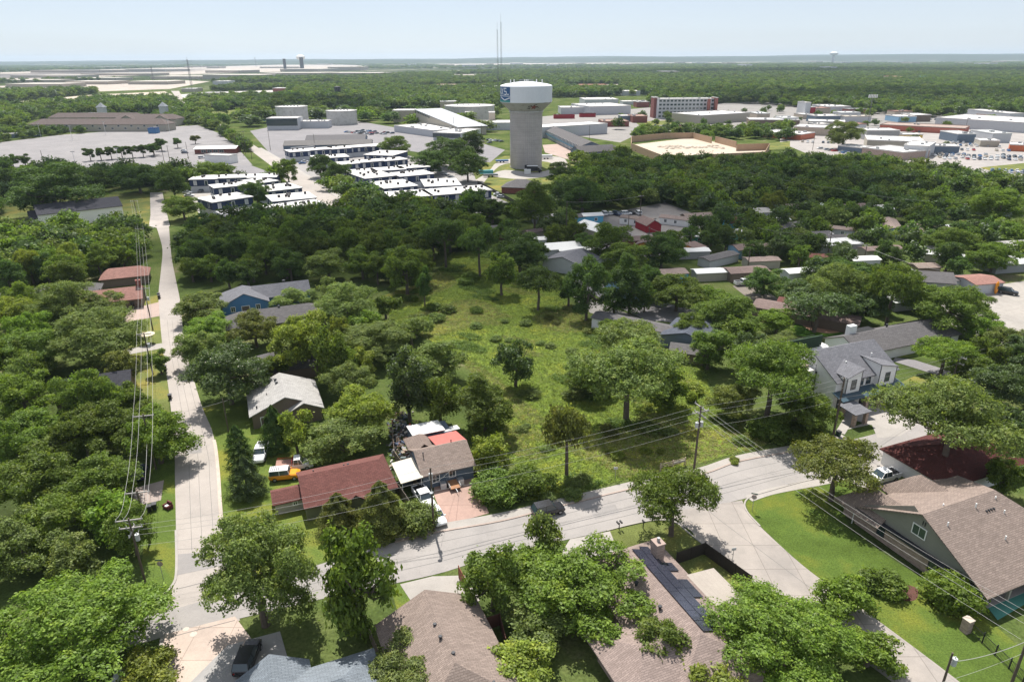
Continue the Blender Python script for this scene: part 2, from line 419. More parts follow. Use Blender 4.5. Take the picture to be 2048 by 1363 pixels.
# lawns
sheet('lawn', smooth([(1490, 1004), (1500, 990), (1600, 966), (1700, 956), (1700, 1000), (1700, 1060), (1900, 1190), (2048, 1300), (2070, 1420), (1990, 1420), (1905, 1352), (1796, 1270), (1732, 1223), (1624, 1145), (1560, 1090), (1503, 1034)], 2), .022, mat((.082, .125, .026), 'grass', name='mown_lawn'))
sheet('lawn', [(1213, 1062), (1311, 1040), (1350, 1044), (1430, 1110), (1500, 1160), (1560, 1210), (1440, 1230), (1250, 1100)], .018, LAWN2, excl=False)
sheet('lawn', [(1720, 936), (1810, 913), (1870, 900), (1900, 960), (1800, 990), (1740, 960)], .022, LAWN2, excl=False)
sheet('lawn', [(352, 1150), (352, 1060), (350, 960), (349, 905), (300, 930), (280, 1180), (330, 1210)], .022, LAWN)
sheet('lawn', [(340, 850), (338, 790), (326, 700), (320, 640), (317, 590), (245, 600), (230, 720), (290, 860)], .022, LAWN2)
sheet('lawn', [(455, 1110), (443, 1010), (437, 950), (432, 900), (424, 860), (405, 815), (500, 790), (640, 860), (800, 980), (830, 1070), (640, 1125), (480, 1172)], .016, mat((.105, .145, .032), 'grass', name='side_lawn'), excl=False)
sheet('lawn', [(780, 1170), (860, 1155), (905, 1225), (800, 1240)], .022, LAWN)
sheet('lawn', [(0, 405), (280, 385), (300, 390), (300, 452), (0, 470)], .02, LAWN2)
sheet('lawn', [(328, 385), (480, 385), (420, 440), (342, 452)], .02, LAWN2)
sheet('lawn', [(930, 368), (960, 330), (1010, 312), (1110, 312), (1180, 345), (1130, 370), (960, 390)], .02, LAWN2)
sheet('lawn', [(1790, 715), (1880, 690), (1900, 730), (1840, 712)], .02, LAWN, excl=False)
sheet('lawn', [(1745, 818), (1800, 790), (1790, 770), (1828, 752), (1900, 768), (1860, 830), (1800, 860)], .02, LAWN2, excl=False)
sheet('lawn', [(1590, 640), (1620, 628), (1680, 630), (1725, 650), (1700, 668), (1620, 676), (1585, 668)], .02, mat((.06, .13, .02), 'grass'), excl=True)
sheet('playground', smooth([(1602, 648), (1620, 636), (1655, 634), (1680, 640), (1690, 655), (1680, 664), (1650, 666), (1620, 660), (1602, 648)]), .035, mat((.42, .24, .16), 'mulch', var=.25, nsc=1))
sheet('path', [(1120, 570), (1150, 565), (1185, 600), (1290, 640), (1275, 655), (1180, 625)], .03, CONC)
sheet('street', [(1130, 560), (1180, 560), (1300, 600), (1420, 625), (1420, 650), (1290, 640)], .034, ASPH)
sheet('yard', [(1140, 440), (1330, 405), (1420, 440), (1350, 500), (1280, 525), (1180, 500)], .03, mat((.185, .17, .16), 'concrete'))
sheet('yard', [(1850, 620), (1960, 575), (2060, 560), (2060, 700), (2000, 700)], .03, mat((.31, .285, .255), 'concrete', var=.2), excl=False)
sheet('yard', [(1465, 572), (1500, 560), (1545, 590), (1610, 635), (1585, 650), (1520, 615)], .028, mat((.2, .17, .14), 'concrete'), excl=False)

# tower site, far streets and lots
sheet('track', smooth([(930, 372), (975, 345), (1000, 322), (1080, 312), (1130, 318), (1125, 345), (1050, 358), (985, 352), (1010, 340), (1075, 345), (1110, 332), (1080, 322), (1010, 328), (985, 345), (960, 375)], 3), .03, CONC)
sheet('parking_lot', [(-40, 290), (120, 270), (395, 250), (436, 266), (470, 290), (505, 330), (-40, 344)], .03, mat((.2, .188, .188), 'concrete', nsc=.05))
sheet('road', [(-40, 350), (-40, 336), (300, 328), (500, 330), (560, 352), (520, 375), (400, 345), (200, 352)], .045, ASPH)
sheet('road', [(342, 182), (358, 182), (372, 208), (415, 232), (520, 298), (600, 345), (720, 428), (700, 440), (640, 420), (585, 375), (540, 330), (480, 285), (425, 244), (385, 222), (360, 205)], .05, ROADM)
strip('sidewalk', [(520, 296), (600, 343), (660, 382), (712, 420)], 2.5, .08, CONC)
sheet('parking_lot', [(375, 385), (440, 360), (445, 385), (480, 440), (410, 450)], .03, CONC)
sheet('parking_lot', [(560, 250), (700, 240), (940, 280), (1010, 300), (980, 325), (700, 285), (560, 330), (500, 262)], .03, ASPH)
sheet('parking_lot', [(560, 330), (740, 300), (940, 330), (960, 380), (1050, 420), (900, 430), (700, 400)], .034, mat((.25, .235, .225), 'concrete'))
sheet('parking_lot', [(1085, 290), (1160, 285), (1245, 320), (1200, 338), (1090, 305)], .03, mat((.35, .26, .22), 'concrete'))
sheet('parking_lot', [(1060, 235), (1300, 215), (1560, 200), (2060, 190), (2060, 262), (1560, 262), (1290, 262), (1240, 285), (1090, 262)], .03, mat((.22, .205, .19), 'concrete', nsc=.05), excl=False)
sheet('sand_lot', [(1262, 290), (1380, 276), (1540, 302), (1500, 312), (1330, 322), (1262, 300)], .05, SAND)
sheet('parking_lot', [(1560, 262), (2060, 255), (2060, 372), (1960, 372), (1880, 345), (1640, 318), (1560, 285)], .036, mat((.31, .285, .265), 'concrete', nsc=.1), excl=False)
sheet('dirt_lot', [(0, 206), (180, 190), (330, 183), (345, 190), (180, 198), (60, 212), (0, 216)], .03, SAND)
sheet('parking_lot', [(350, 190), (420, 184), (560, 180), (600, 192), (480, 200), (400, 205)], .03, mat((.42, .40, .37), 'concrete', nsc=.05))
for q in ([(0, 172), (350, 160), (420, 163), (340, 178), (0, 190)], [(0, 145), (620, 128), (760, 132), (620, 142), (260, 152), (0, 160)], [(480, 170), (660, 166), (700, 172), (500, 178)],
          [(790, 175), (1000, 168), (1010, 176), (860, 182)], [(900, 150), (1000, 148), (1010, 154), (910, 158)], [(1120, 172), (1240, 168), (1250, 182), (1140, 184)],
          [(840, 128), (1500, 122), (1520, 125), (900, 133)], [(640, 174), (860, 171), (860, 174), (640, 178)]):
    sheet('open_land', q, .05, mat((.36, .31, .26), 'concrete', nsc=.02, var=.35, name='bare_land'))
sheet('field', [(420, 225), (500, 215), (530, 228), (480, 240)], .03, LAWN2)
sheet('field', [(1270, 244), (1400, 238), (1400, 246), (1280, 252)], .034, LAWN2)
sheet('field', [(1530, 288), (1580, 282), (1580, 298), (1530, 300)], .04, LAWN2)
sheet('field', [(1960, 335), (2060, 325), (2060, 340), (1990, 345)], .04, LAWN2)

# tar seams and tyre-worn lines along the roads, patches
TAR = mat((.13, .125, .12), 'tar', var=.2); PATCH = mat((.24, .225, .215), 'concrete', var=.12, nsc=.6)
for k in (.25, .5, .72):
    pts = [tuple(a + (b2 - a) * k for a, b2 in zip(p, q)) for p, q in zip([(480, 1178), (640, 1128), (790, 1084), (880, 1063), (1000, 1042), (1146, 1006), (1289, 971), (1405, 948), (1480, 922), (1605, 899), (1700, 880)], [(480, 1236), (640, 1198), (790, 1166), (890, 1143), (1000, 1108), (1146, 1076), (1300, 1040), (1400, 1018), (1488, 997), (1601, 962), (1720, 937)])]
    strip('road_seam', pts, .07, .044, TAR)
for k in (.33, .55, .8):
    pts = [tuple(a + (b2 - a) * k for a, b2 in zip(p, q)) for p, q in zip([(352, 1100), (350, 960), (349, 905), (340, 800), (326, 700), (320, 640)], [(448, 1100), (437, 960), (432, 905), (400, 800), (372, 700), (364, 640)])]
    strip('road_seam', pts, .05, .036, TAR)
strip('road_seam', [(352, 1178), (400, 1166), (456, 1150)], .09, .044, TAR); strip('road_seam', [(350, 1098), (400, 1096), (448, 1092)], .07, .036, TAR); strip('road_seam', [(332, 1276), (400, 1258), (470, 1240)], .09, .05, TAR)
strip('road_seam', [(1405, 1010), (1440, 1040), (1520, 1100), (1640, 1190)], .06, .052, TAR)
for q in ([(356, 1108), (440, 1100), (448, 1130), (354, 1150)], [(700, 1120), (760, 1106), (775, 1128), (712, 1146)], [(372, 880), (400, 878), (404, 905), (374, 908)], [(1180, 1020), (1230, 1008), (1240, 1026), (1190, 1038)]): sheet('road_patch', q, .041, PATCH, excl=False)
# ------------------------------------------------------------------ trees
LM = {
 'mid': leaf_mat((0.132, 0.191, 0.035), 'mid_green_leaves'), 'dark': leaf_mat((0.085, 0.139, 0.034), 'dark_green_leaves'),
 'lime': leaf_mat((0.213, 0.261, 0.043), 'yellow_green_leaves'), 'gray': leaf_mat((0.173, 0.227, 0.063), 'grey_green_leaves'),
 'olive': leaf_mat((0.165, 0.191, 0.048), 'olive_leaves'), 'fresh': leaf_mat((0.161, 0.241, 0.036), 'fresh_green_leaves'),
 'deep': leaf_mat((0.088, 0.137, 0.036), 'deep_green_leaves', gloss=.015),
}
def unit(n):
    d = RNG.normal(size=(n, 3)); return d / np.linalg.norm(d, axis=1)[:, None]
def leaves(pos, nrm, size, elong=1.7):
    """rhombic leaf sprays, one quad each, returned as (4n,3)"""
    n = len(pos)
    t = np.cross(nrm, unit(n)); t /= np.linalg.norm(t, axis=1)[:, None] + 1e-9
    b = np.cross(nrm, t)
    s = (size * RNG.uniform(.6, 1.4, n))[:, None]
    v = np.stack([pos - t * s * elong / 2, pos + b * s / 2 + nrm * s * .12, pos + t * s * elong / 2, pos - b * s / 2 + nrm * s * .12], 1)
    return v.reshape(-1, 3)
def quads_mesh(name, v, mats, mi=None):
    n = len(v) // 4
    me = bpy.data.meshes.new(name)
    me.vertices.add(len(v)); me.vertices.foreach_set('co', v.astype(np.float32).ravel())
    me.loops.add(4 * n); me.loops.foreach_set('vertex_index', np.arange(4 * n, dtype=np.int32))
    me.polygons.add(n); me.polygons.foreach_set('loop_start', np.arange(0, 4 * n, 4, dtype=np.int32))
    try: me.polygons.foreach_set('loop_total', np.full(n, 4, dtype=np.int32))
    except Exception: pass
    for m in mats: me.materials.append(m)
    if mi is not None: me.polygons.foreach_set('material_index', mi.astype(np.int32))
    me.update(calc_edges=True)
    return me
def crown_points(kind, r, c, z0, n, leaf):
    """blob centres + leaf positions/normals of a crown, z0 = crown centre height"""
    if kind == 'cedar':
        h = RNG.uniform(0, 1, n) ** .8; a = RNG.uniform(0, 2 * np.pi, n)
        lob = 1 + .22 * np.sin(a * 5 + h * 17) + .15 * np.sin(a * 3 - h * 31)
        R = r * (1 - h) ** .75 * lob * RNG.uniform(.72, 1.05, n) * np.where(h < .12, h / .12 * .5 + .5, 1)
        pos = np.stack([R * np.cos(a), R * np.sin(a), z0 - c + 2 * c * h], 1)
        nr = np.stack([np.cos(a), np.sin(a), np.full(n, .5)], 1) + .6 * unit(n)
        return [], pos, nr / np.linalg.norm(nr, axis=1)[:, None]
    nb, br, spread, flat = {'big': (60, .24, .84, 1),'round': (26, .36, .72, 1), 'oak': (17, .31, .80, .8), 'pecan': (34, .29, .80, 1), 'bush': (16, .4, .66, 1), 'tall': (22, .34, .72, 1), 'low': (9, .42, .6, 1)}['big' if r > 8 and kind in ('round', 'pecan') else kind]
    cs = []; rs = []
    if kind in ('round', 'pecan', 'tall', 'low'):
        # main lobes with gaps between them, each a bunch of smaller clumps
        big = r > 5; n1 = {'round': 15, 'pecan': 17, 'tall': 16, 'low': 8}[kind] + (7 if r > 8 else 0)
        prim = []; tries = 0
        while len(prim) < n1 and tries < 3000:
            tries += 1; d = unit(1)[0]
            if d[2] < -.9: continue
            p = d * RNG.uniform(.42, .78) * np.array([1, 1, RNG.uniform(.8, 1.12)])
            if all(np.linalg.norm(p - k) > .40 - .07 * (r > 8) for k in prim) or tries > 2500: prim.append(p)
        for p in prim:
            w_ = RNG.uniform(.75, 1.3)
            for _ in range(6 if big else 4):
                cs.append(p + unit(1)[0] * RNG.uniform(.05, .23) * w_ * np.array([1, 1, .7])); rs.append(RNG.uniform(.13, .2) * w_ * (1 if big else 1.15))
        cs.append(np.array([0, 0, .0])); rs.append(.45)
    tries = 0
    while len(cs) < nb and tries < 4000:
        tries += 1
        d = unit(1)[0]; q = RNG.uniform(.35, 1) ** .5 * spread
        if d[2] < -.8 and kind != 'bush': continue
        p = d * q
        if kind == 'oak' and p[2] < -.25: continue
        if all(np.linalg.norm(p - k) > br * .78 for k in cs) or tries > 3000:
            cs.append(p); rs.append(br * RNG.uniform(.75, 1.25))
    if kind in ('oak', 'bush'): cs.append(np.array([0, 0, .1])); rs.append(.42)
    cs = np.array(cs); rs = np.array(rs); S = np.array([r, r, c])
    NS = 9; nleaf = n; n = n // NS + 1
    wts = rs ** 2; k = RNG.choice(len(cs), n * 2, p=wts / wts.sum())
    d = unit(n * 2); d[:, 2] = np.where(d[:, 2] < -.4, -d[:, 2], d[:, 2])
    rr = rs[k] * (1.04 - np.abs(RNG.normal(0, .26, n * 2)))
    rr *= 1 + .24 * np.sin(d[:, 0] * 7 + k) * np.sin(d[:, 1] * 8 + k * 2) + RNG.normal(0, .05, n * 2)
    pu = cs[k] + d * rr[:, None]
    keep = np.ones(n * 2, bool)
    for j in range(len(cs)):
        keep &= ~((np.linalg.norm(pu - cs[j], axis=1) < rs[j] * .72) & (k != j))
    pu = pu[keep][:n]; d = d[keep][:n]
    nr = d * .9 + .75 * unit(len(d)); nr[:, 2] += .3
    nr /= np.linalg.norm(nr, axis=1)[:, None]
    # every point carries a sprig of leaves that face roughly the same way
    p3 = pu * S + [0, 0, z0]; m = len(p3)
    p3 = np.repeat(p3, NS, 0) + RNG.normal(0, leaf * 1.15, (m * NS, 3)) * [1, 1, .7]
    nr = np.repeat(nr, NS, 0) + .55 * unit(m * NS); nr /= np.linalg.norm(nr, axis=1)[:, None]
    return [tuple(q * S + [0, 0, z0]) for q in cs], p3, nr
def trunk_mesh(r, H, z0, c, blobs, kind, nm):
    mb = MB(); tr = .035 * r + .12
    top = Vector((RNG.normal(0, .15), RNG.normal(0, .15), z0 - (.25 * c if kind != 'cedar' else -.6 * c)))
    mid = Vector((RNG.normal(0, .12), RNG.normal(0, .12), top.z * .5))
    mb.tube((0, 0, -.3), (0, 0, .25), tr * 1.6, tr * 1.15, 8); mb.tube((0, 0, .2), mid, tr * 1.15, tr, 8); mb.tube(mid, top, tr, tr * .75, 8)
    bl = sorted(blobs, key=lambda b: -abs(b[0]) - abs(b[1]))[:9]
    for b in bl:
        b = Vector(b); m2 = top.lerp(b, .5) + Vector((0, 0, -.1 * c)) + Vector(RNG.normal(0, .05 * r, 3))
        mb.tube(top, m2, tr * .5, tr * .3, 6, False); mb.tube(m2, b, tr * .3, tr * .1, 5, False)
    me = mb.build(nm, BARK).data
    o = [o for o in C.objects if o.data == me][0]; bpy.data.objects.remove(o)
    return me
MASTER = {}
def master(kind, lod, var):
    key = (kind, lod, var)
    if key in MASTER: return MASTER[key]
    r = {'S': 2.0, 'M': 3.6, 'L': 6.5, 'XL': 9.5, 'far': 5.0}[lod]
    ratio = {'round': .85, 'oak': .62, 'pecan': 1.0, 'bush': .8, 'tall': 1.25, 'cedar': 1.7, 'low': .8}[kind]
    clr = {'round': .12, 'oak': .5, 'pecan': .1, 'bush': 0, 'tall': .1, 'cedar': .1, 'low': .3}[kind]
    c = r * ratio; z0 = clr * r + c * (.95 if kind != 'bush' else .6)
    leaf = {'S': .18, 'M': .20, 'L': .19, 'XL': .2, 'far': .62}[lod]
    if kind in ('pecan', 'cedar'): leaf *= .8
    area = 4 * math.pi * r * (r + c) / 2
    dens = {'round': .95, 'oak': .9, 'pecan': .9, 'bush': 1.1, 'tall': .95, 'cedar': 1.5, 'low': 1.2}[kind] * (1.0 if lod != 'far' else .8)
    n = int(area * dens / (leaf * leaf * .55))
    bl, pos, nr = crown_points(kind, r, c, z0, n, leaf)
    v = leaves(pos, nr, leaf)
    cm = quads_mesh('crown', v, [LM['mid']])
    tm = trunk_mesh(r, z0 + c, z0, c, bl, kind, 'trunk')
    MASTER[key] = (cm, tm, r, z0 + c, z0, c)
    return MASTER[key]
TREES = []          # (x, y, r) footprints in metres
def tree(x, y, r, H, kind, col, label, cat='tree', group=None, name=None, lod=None):
    """tree at world x, y: crown radius r, total height H"""
    lod = lod or ('S' if r < 2.6 else 'M' if r < 4.8 else 'L' if r < 8 else 'XL')
    cm, tm, r0, H0, _, _ = master(kind, lod, random.randrange(3 if lod != 'S' else 2))
    t = thing(name or {'cedar': 'cedar_tree', 'bush': 'bush', 'oak': 'oak_tree'}.get(kind, 'broadleaf_tree'), label, cat, (x, y, 0), random.uniform(0, 6.28), group)
    t.scale = (r / r0, r / r0 * random.uniform(.93, 1.07), H / H0)
    o = bpy.data.objects.new('crown', cm); C.objects.link(o); o.parent = t
    if col != 'mid':
        o.material_slots[0].link = 'OBJECT'; o.material_slots[0].material = LM[col]
    if kind != 'bush':
        o = bpy.data.objects.new('trunk', tm); C.objects.link(o); o.parent = t
    TREES.append((x, y, r))
    return t
RATIO = {'round': (.85, .12), 'oak': (.62, .5), 'pecan': (1.0, .1), 'bush': (.8, 0), 'tall': (1.25, .1), 'cedar': (1.7, .1), 'low': (.8, .3)}
def tpx(cx, cy, w, h, kind, col, label, cat=None, group=None, name=None, base=None):
    """tree whose crown shows in the photograph round (cx, cy), w x h photo pixels"""
    z = 5.0
    for _ in range(4):
        q = P(cx, cy, z); dd = depth(q); r = w / 2 * dd / F * 1.2
        a = math.atan2(CAMH - z, math.hypot(q.x, q.y)); hh = h / 2 * dd / F
        cc = max((hh / math.cos(a)) ** 2 - (r * math.tan(a)) ** 2, (r * .45) ** 2) ** .5
        cc = min(cc, r * 1.7)
        k = RATIO[kind][1]
        z = cc * .95 + k * r if kind != 'bush' else cc * .6
        if base:
            b = P(*base); z = z if False else max(z, 0)
    H = z + cc
    x, y = q.x, q.y
    if base: 
        b = P(*base); x, y = b.x, b.y
        # height at which the crown centre is seen above the given trunk foot
        for zz in np.arange(1, 25, .1):
            if Q(x, y, zz)[1] < cy: break
        H = zz + cc
        dd = depth((x, y, zz)); r = w / 2 * dd / F * 1.2
    cat = cat or ('bush' if kind == 'bush' else 'tree')
    return tree(x, y, r, H, kind, col, label, cat, group, name)
# ------------------------------------------------------------------ the trees one can tell apart (photo pixels: centre, width, height)
T = [
 (155,1245,312,262,'round','fresh','huge bright green tree filling the bottom left corner beside the crossroads'),
 (300,1340,120,80,'round','lime','yellow-green tree over the parked silver car at the bottom left edge'),
 (40,1080,150,140,'round','gray','pale green tree at the left edge just above the huge corner tree'),
 (60,960,170,150,'round','mid','green tree at the left edge halfway down the left woods'),
 (185,965,150,130,'round','mid','rounded green tree left of the brick driveway under the wires'),
 (120,1030,150,130,'round','fresh','fresh green tree inside the left woods above the small shaded lawn'),
 (215,1030,110,110,'round','fresh','fresh green tree left of the crossarm pole near the crossroads'),
 (262,1060,80,110,'tall','mid','slim green tree touching the pole nearest the crossroads'),
 (310,870,130,125,'round','fresh','fresh green tree leaning over the left kerb of the side street, throwing shade on it'),
 (240,850,130,120,'round','mid','green tree beside the leaning tree, between it and the dark roof'),
 (165,860,110,110,'round','mid','green tree right below the dark shingle roof on the left'),
 (190,795,80,90,'tall','lime','yellow-green tree overlapping the right end of the dark shingle roof'),
 (160,770,40,60,'low','fresh','small fresh green tree in front of the dark shingle roof'),
 (70,860,130,110,'round','mid','green tree left of the dark shingle roof, lower of the two there'),
 (45,790,120,110,'round','fresh','bright green tree left of the dark shingle roof, upper of the two there'),
 (60,695,130,100,'round','mid','broad green tree at the left edge above the dark shingle roof'),
 (205,670,165,125,'pecan','gray','large smooth grey-green dome tree above the dark shingle roof'),
 (120,605,125,100,'round','gray','pale frosty green tree beside the salmon roof'),
 (200,612,90,70,'round','gray','pale green tree covering the corner of the salmon roof'),
 (35,625,90,80,'round','lime','yellow-green tree at the left edge under the grey strip of roof'),
 (240,735,60,80,'tall','olive','small olive tree between the dark shingle roof and the side street'),
 (318,722,46,46,'low','mid','small round tree over two dark bins on the left kerb'),
 (262,790,60,60,'low','mid','small green tree by the pole at the bend of the left kerb'),
 (15,720,60,90,'round','mid','half-seen green tree on the left edge near the broad tree'),
 (20,870,80,100,'round','mid','half-seen green tree on the left edge level with the lower dark-roof tree'),
 (400,610,88,62,'round','gray','grey-green round tree on the right side of the side street, farthest of that row'),
 (412,655,95,66,'round','fresh','fresh green tree below the grey-green round one in the row along the side street'),
 (398,695,85,80,'round','gray','grey-green tree between the fresh green one and the magnolia'),
 (452,742,145,140,'round','deep','dark glossy magnolia with whitish flowers hanging over the side street'),
 (508,655,90,80,'round','olive','olive tree behind the magnolia, beside the blue house'),
 (590,600,80,56,'pecan','gray','pale feathery tree hiding the right end of the blue house'),
 (692,610,125,100,'pecan','gray','large pale feathery tree right of the blue house'),
 (540,730,60,70,'low','mid','green tree between the magnolia and the dark hidden roof'),
 (612,680,130,130,'round','lime','bright yellow-green tree above the pale grey gable roof'),
 (662,715,70,130,'tall','mid','tall green tree right behind the bright yellow-green one'),
 (755,680,130,90,'pecan','gray','pale airy tree in the middle of the garden trees'),
 (822,656,85,56,'oak','gray','flat-topped leaning tree with bare limbs at the meadow edge'),
 (862,720,120,100,'round','gray','pale green tree at the meadow edge, right end of the garden trees'),
 (815,770,90,150,'tall','deep','tall dark vine-covered tree above the metal roofs'),
 (880,800,70,110,'tall','mid','tall green tree beside the vine-covered one'),
 (970,805,118,130,'tall','mid','tall green tree standing alone behind the shingled house at the meadow'),
 (700,760,100,90,'pecan','gray','pale tree over the yellow-green one behind the red-brown roof'),
 (725,820,125,110,'round','lime','wide yellow-green tree behind the red-brown roof'),
 (682,870,135,95,'round','gray','broad grey-green tree touching the red-brown roof'),
 (590,862,68,86,'low','lime','small bright yellow-green tree left of the broad grey-green one'),
 (548,855,56,96,'cedar','dark','dark cedar left of the small bright tree'),
 (472,873,42,54,'cedar','dark','dark conical cedar, farthest of three beside the left yard fence'),
 (480,902,50,58,'cedar','dark','dark conical cedar, middle one of three beside the left yard fence'),
 (490,948,70,90,'cedar','deep','bushy cedar, nearest of three beside the left yard fence'),
 (978,902,88,84,'round','lime','bright green tree right of the shingled house, over its driveway'),
 (1000,975,95,80,'bush','mid','large rounded bush right of the brick driveway, left one of a pair'),
 (1062,965,85,76,'bush','mid','large rounded bush above the dark parked car, right one of a pair'),
 (676,1022,82,92,'cedar','olive','brownish cedar in front of the red-brown house, left of two'),
 (762,1012,92,118,'cedar','olive','tall cedar in front of the red-brown house, right of two'),
 (828,1040,80,76,'bush','gray','grey-green bush beside the pole at the brick driveway'),
 (510,1135,225,280,'pecan','gray','huge grey-green feathery tree standing at the crossroads'),
 (715,1158,145,240,'round','mid','tall dark-bright green tree at the road, right of the huge feathery tree'),
 (1175,1165,225,190,'round','fresh','massive fresh green tree left of the solar roof'),
 (1080,1125,110,100,'round','fresh','green tree behind the massive one, towards the road'),
 (985,1155,115,150,'tall','mid','upright green tree at the wooden gate between the driveway and the massive tree'),
 (1085,1070,60,80,'oak','gray','thin wispy grey-green sapling at the road edge'),
 (1075,1245,120,90,'round','gray','grey-green needly tree in front of the massive tree'),
 (1318,1285,105,120,'tall','mid','slim green tree against the lower part of the solar roof'),
 (1040,1330,130,80,'round','lime','yellow-green treetop at the bottom edge left of the solar roof'),
 (820,1335,165,80,'round','gray','grey-green treetop at the bottom edge beside the tan roof'),
 (950,1355,90,40,'low','mid','low green treetop at the bottom edge under the tan roof'),
 (1400,1352,140,50,'round','lime','yellow-green treetop at the bottom edge under the solar roof'),
 (1560,1260,270,220,'round','fresh','huge bright green tree beside the concrete side street'),
 (1690,1195,110,100,'round','fresh','green tree joined to the huge one, nearer the lawn'),
 (1740,1300,110,100,'round','fresh','green tree joined to the huge one, at its lower right'),
 (1340,980,150,115,'oak','mid','street-corner oak with a thick trunk standing on the small kerbside lawn', (1342,1070)),
 (1663,922,150,95,'oak','olive','yellow-olive oak standing on the mown lawn by the sidewalk', (1662,1000)),
 (1896,842,228,165,'oak','gray','very wide grey-green tree standing right of the white duplex', (1873,962)),
 (1765,1165,68,60,'bush','mid','round clipped bush alone on the mown lawn'),
 (1898,1188,105,100,'bush','fresh','large leafy shrub at the corner of the brick house'),
 (2015,955,70,90,'round','mid','green tree at the right edge beside the dark red roof'),
 (2005,770,110,100,'round','deep','dark green tree at the right edge behind the very wide tree'),
 (2020,850,90,100,'round','deep','dark green tree at the right edge beside the very wide tree'),
 (1960,740,90,70,'round','mid','green tree behind the right wires near the edge'),
 (1892,702,100,60,'oak','fresh','small bright tree on the lawn in front of the long ranch house'),
 (1895,612,145,110,'round','mid','big round green tree behind the long ranch house'),
 (2008,682,84,76,'round','gray','pale green tree at the right edge level with the ranch house'),
 (1965,655,80,70,'round','fresh','fresh green tree between the ranch house and the right edge'),
 (1040,718,76,84,'round','deep','dark lone tree in the middle of the meadow', (1031,772)),
 (1138,842,84,70,'oak','olive','slender oak with a bare trunk in the lower meadow', (1133,952)),
 (1265,735,205,130,'oak','gray','largest spreading live oak of the meadow', (1252,838)),
 (1255,672,115,52,'oak','gray','flat live oak crown behind the largest live oak'),
 (1182,752,86,84,'round','mid','dark round tree left of the largest live oak'),
 (1330,770,80,90,'round','mid','dark green tree right under the largest live oak'),
 (1525,745,185,120,'oak','mid','dark spreading oak left of the white duplex', (1530,845)),
 (1420,690,84,100,'tall','mid','tall dark green tree beside the slate blue house'),
 (1495,700,80,90,'round','deep','dark tree left of the roof deck'),
 (1560,690,90,60,'pecan','gray','grey-green tree in front of the roof deck'),
 (1610,815,110,110,'round','mid','dark tree by the tall pole left of the duplex'),
 (1545,862,80,56,'bush','mid','dense dark bush by the sidewalk left of the tall pole'),
 (1610,868,80,52,'bush','mid','dense dark bush right at the tall pole'),
 (1470,800,90,80,'round','olive','yellowish tree over the upper meadow corner, left of the dark bushes'),
 (1355,582,110,80,'round','mid','bright-topped green tree above the slate blue house'),
 (1455,625,115,85,'round','mid','bright-topped green tree left of the brown long roofs'),
 (1555,640,84,58,'round','fresh','bright round tree left of the playground'),
 (1625,612,110,70,'oak','deep','dark tree standing inside the playground', (1628,664)),
 (1670,570,110,80,'oak','gray','grey-green tree above the playground'),
 (1770,560,90,70,'oak','mid','flat umbrella-shaped tree above the white metal roof', (1772,650)),
 (1720,610,90,80,'round','deep','dark tree right of the playground'),
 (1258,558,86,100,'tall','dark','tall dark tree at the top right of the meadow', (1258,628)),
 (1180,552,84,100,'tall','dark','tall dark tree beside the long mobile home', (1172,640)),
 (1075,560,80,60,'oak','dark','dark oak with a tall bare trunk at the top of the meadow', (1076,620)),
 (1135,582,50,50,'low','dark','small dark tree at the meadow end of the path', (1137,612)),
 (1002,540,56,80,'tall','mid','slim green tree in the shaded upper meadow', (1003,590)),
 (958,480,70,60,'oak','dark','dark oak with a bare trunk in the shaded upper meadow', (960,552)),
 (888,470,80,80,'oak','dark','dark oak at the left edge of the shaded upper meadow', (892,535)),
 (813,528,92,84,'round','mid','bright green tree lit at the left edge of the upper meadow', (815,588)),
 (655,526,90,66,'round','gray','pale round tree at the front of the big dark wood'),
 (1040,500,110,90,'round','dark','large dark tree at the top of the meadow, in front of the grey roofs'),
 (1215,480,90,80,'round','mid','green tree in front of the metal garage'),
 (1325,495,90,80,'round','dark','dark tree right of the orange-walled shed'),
 (1250,520,90,90,'tall','mid','green tree below the metal garage and the orange-walled shed'),
 (365,412,76,50,'round','mid','round green tree beside the drive to the navy apartments'),
 (100,372,180,70,'round','dark','large dark tree above the white church hall'),
 (275,352,90,60,'round','dark','dark tree right of the large one above the white church hall'),
 (185,355,70,50,'round','dark','dark tree between the two large ones above the white church hall'),
 (345,365,60,60,'round','dark','dark tree at the head of the drive'),
 (425,342,80,40,'round','mid','green tree in front of the white-canopied shop'),
 (515,385,52,60,'tall','dark','dark tree rising from among the navy apartments', (517,415)),
 (640,330,52,46,'round','dark','dark oak on the bank between the two apartment courts'),
 (672,345,56,46,'round','dark','second dark oak on the bank, right of the first'),
 (575,340,40,60,'tall','mid','green tree beside the corner of the far crossing'),
 (790,290,60,40,'round','mid','green tree behind the rear apartment court, left one'),
 (900,300,90,60,'round','dark','large dark tree left of the water tower'),
 (860,320,70,50,'round','dark','dark tree between the rear apartment court and the large one'),
 (935,330,70,60,'round','dark','dark tree left of the tower driveway'),
 (940,290,60,60,'tall','dark','dark tree closest to the left of the water tower'),
 (1070,410,86,100,'tall','mid','tall green tree right of the brick octagon house'),
 (1122,345,56,46,'round','dark','dark tree beside the white trailer at the water tower'),
 (1165,390,90,70,'round','dark','large dark tree behind the sky-blue cabins'),
 (1690,265,66,58,'round','gray','lone pale green tree among the shops on the right'),
 (1540,398,46,40,'round','lime','small yellow-green tree among the dark woods on the right', (1545,430)),
 (1215,650,40,36,'low','mid','small tree beside the long mobile home roof'),
 (845,560,36,50,'low','dark','small dark tree in the shaded left part of the meadow', (850,612)),
 (1290,595,40,60,'tall','mid','slim tree beside the parked cars at the blue-grey house'),
 (770,610,60,50,'low','mid','small green tree at the upper left rim of the meadow'),
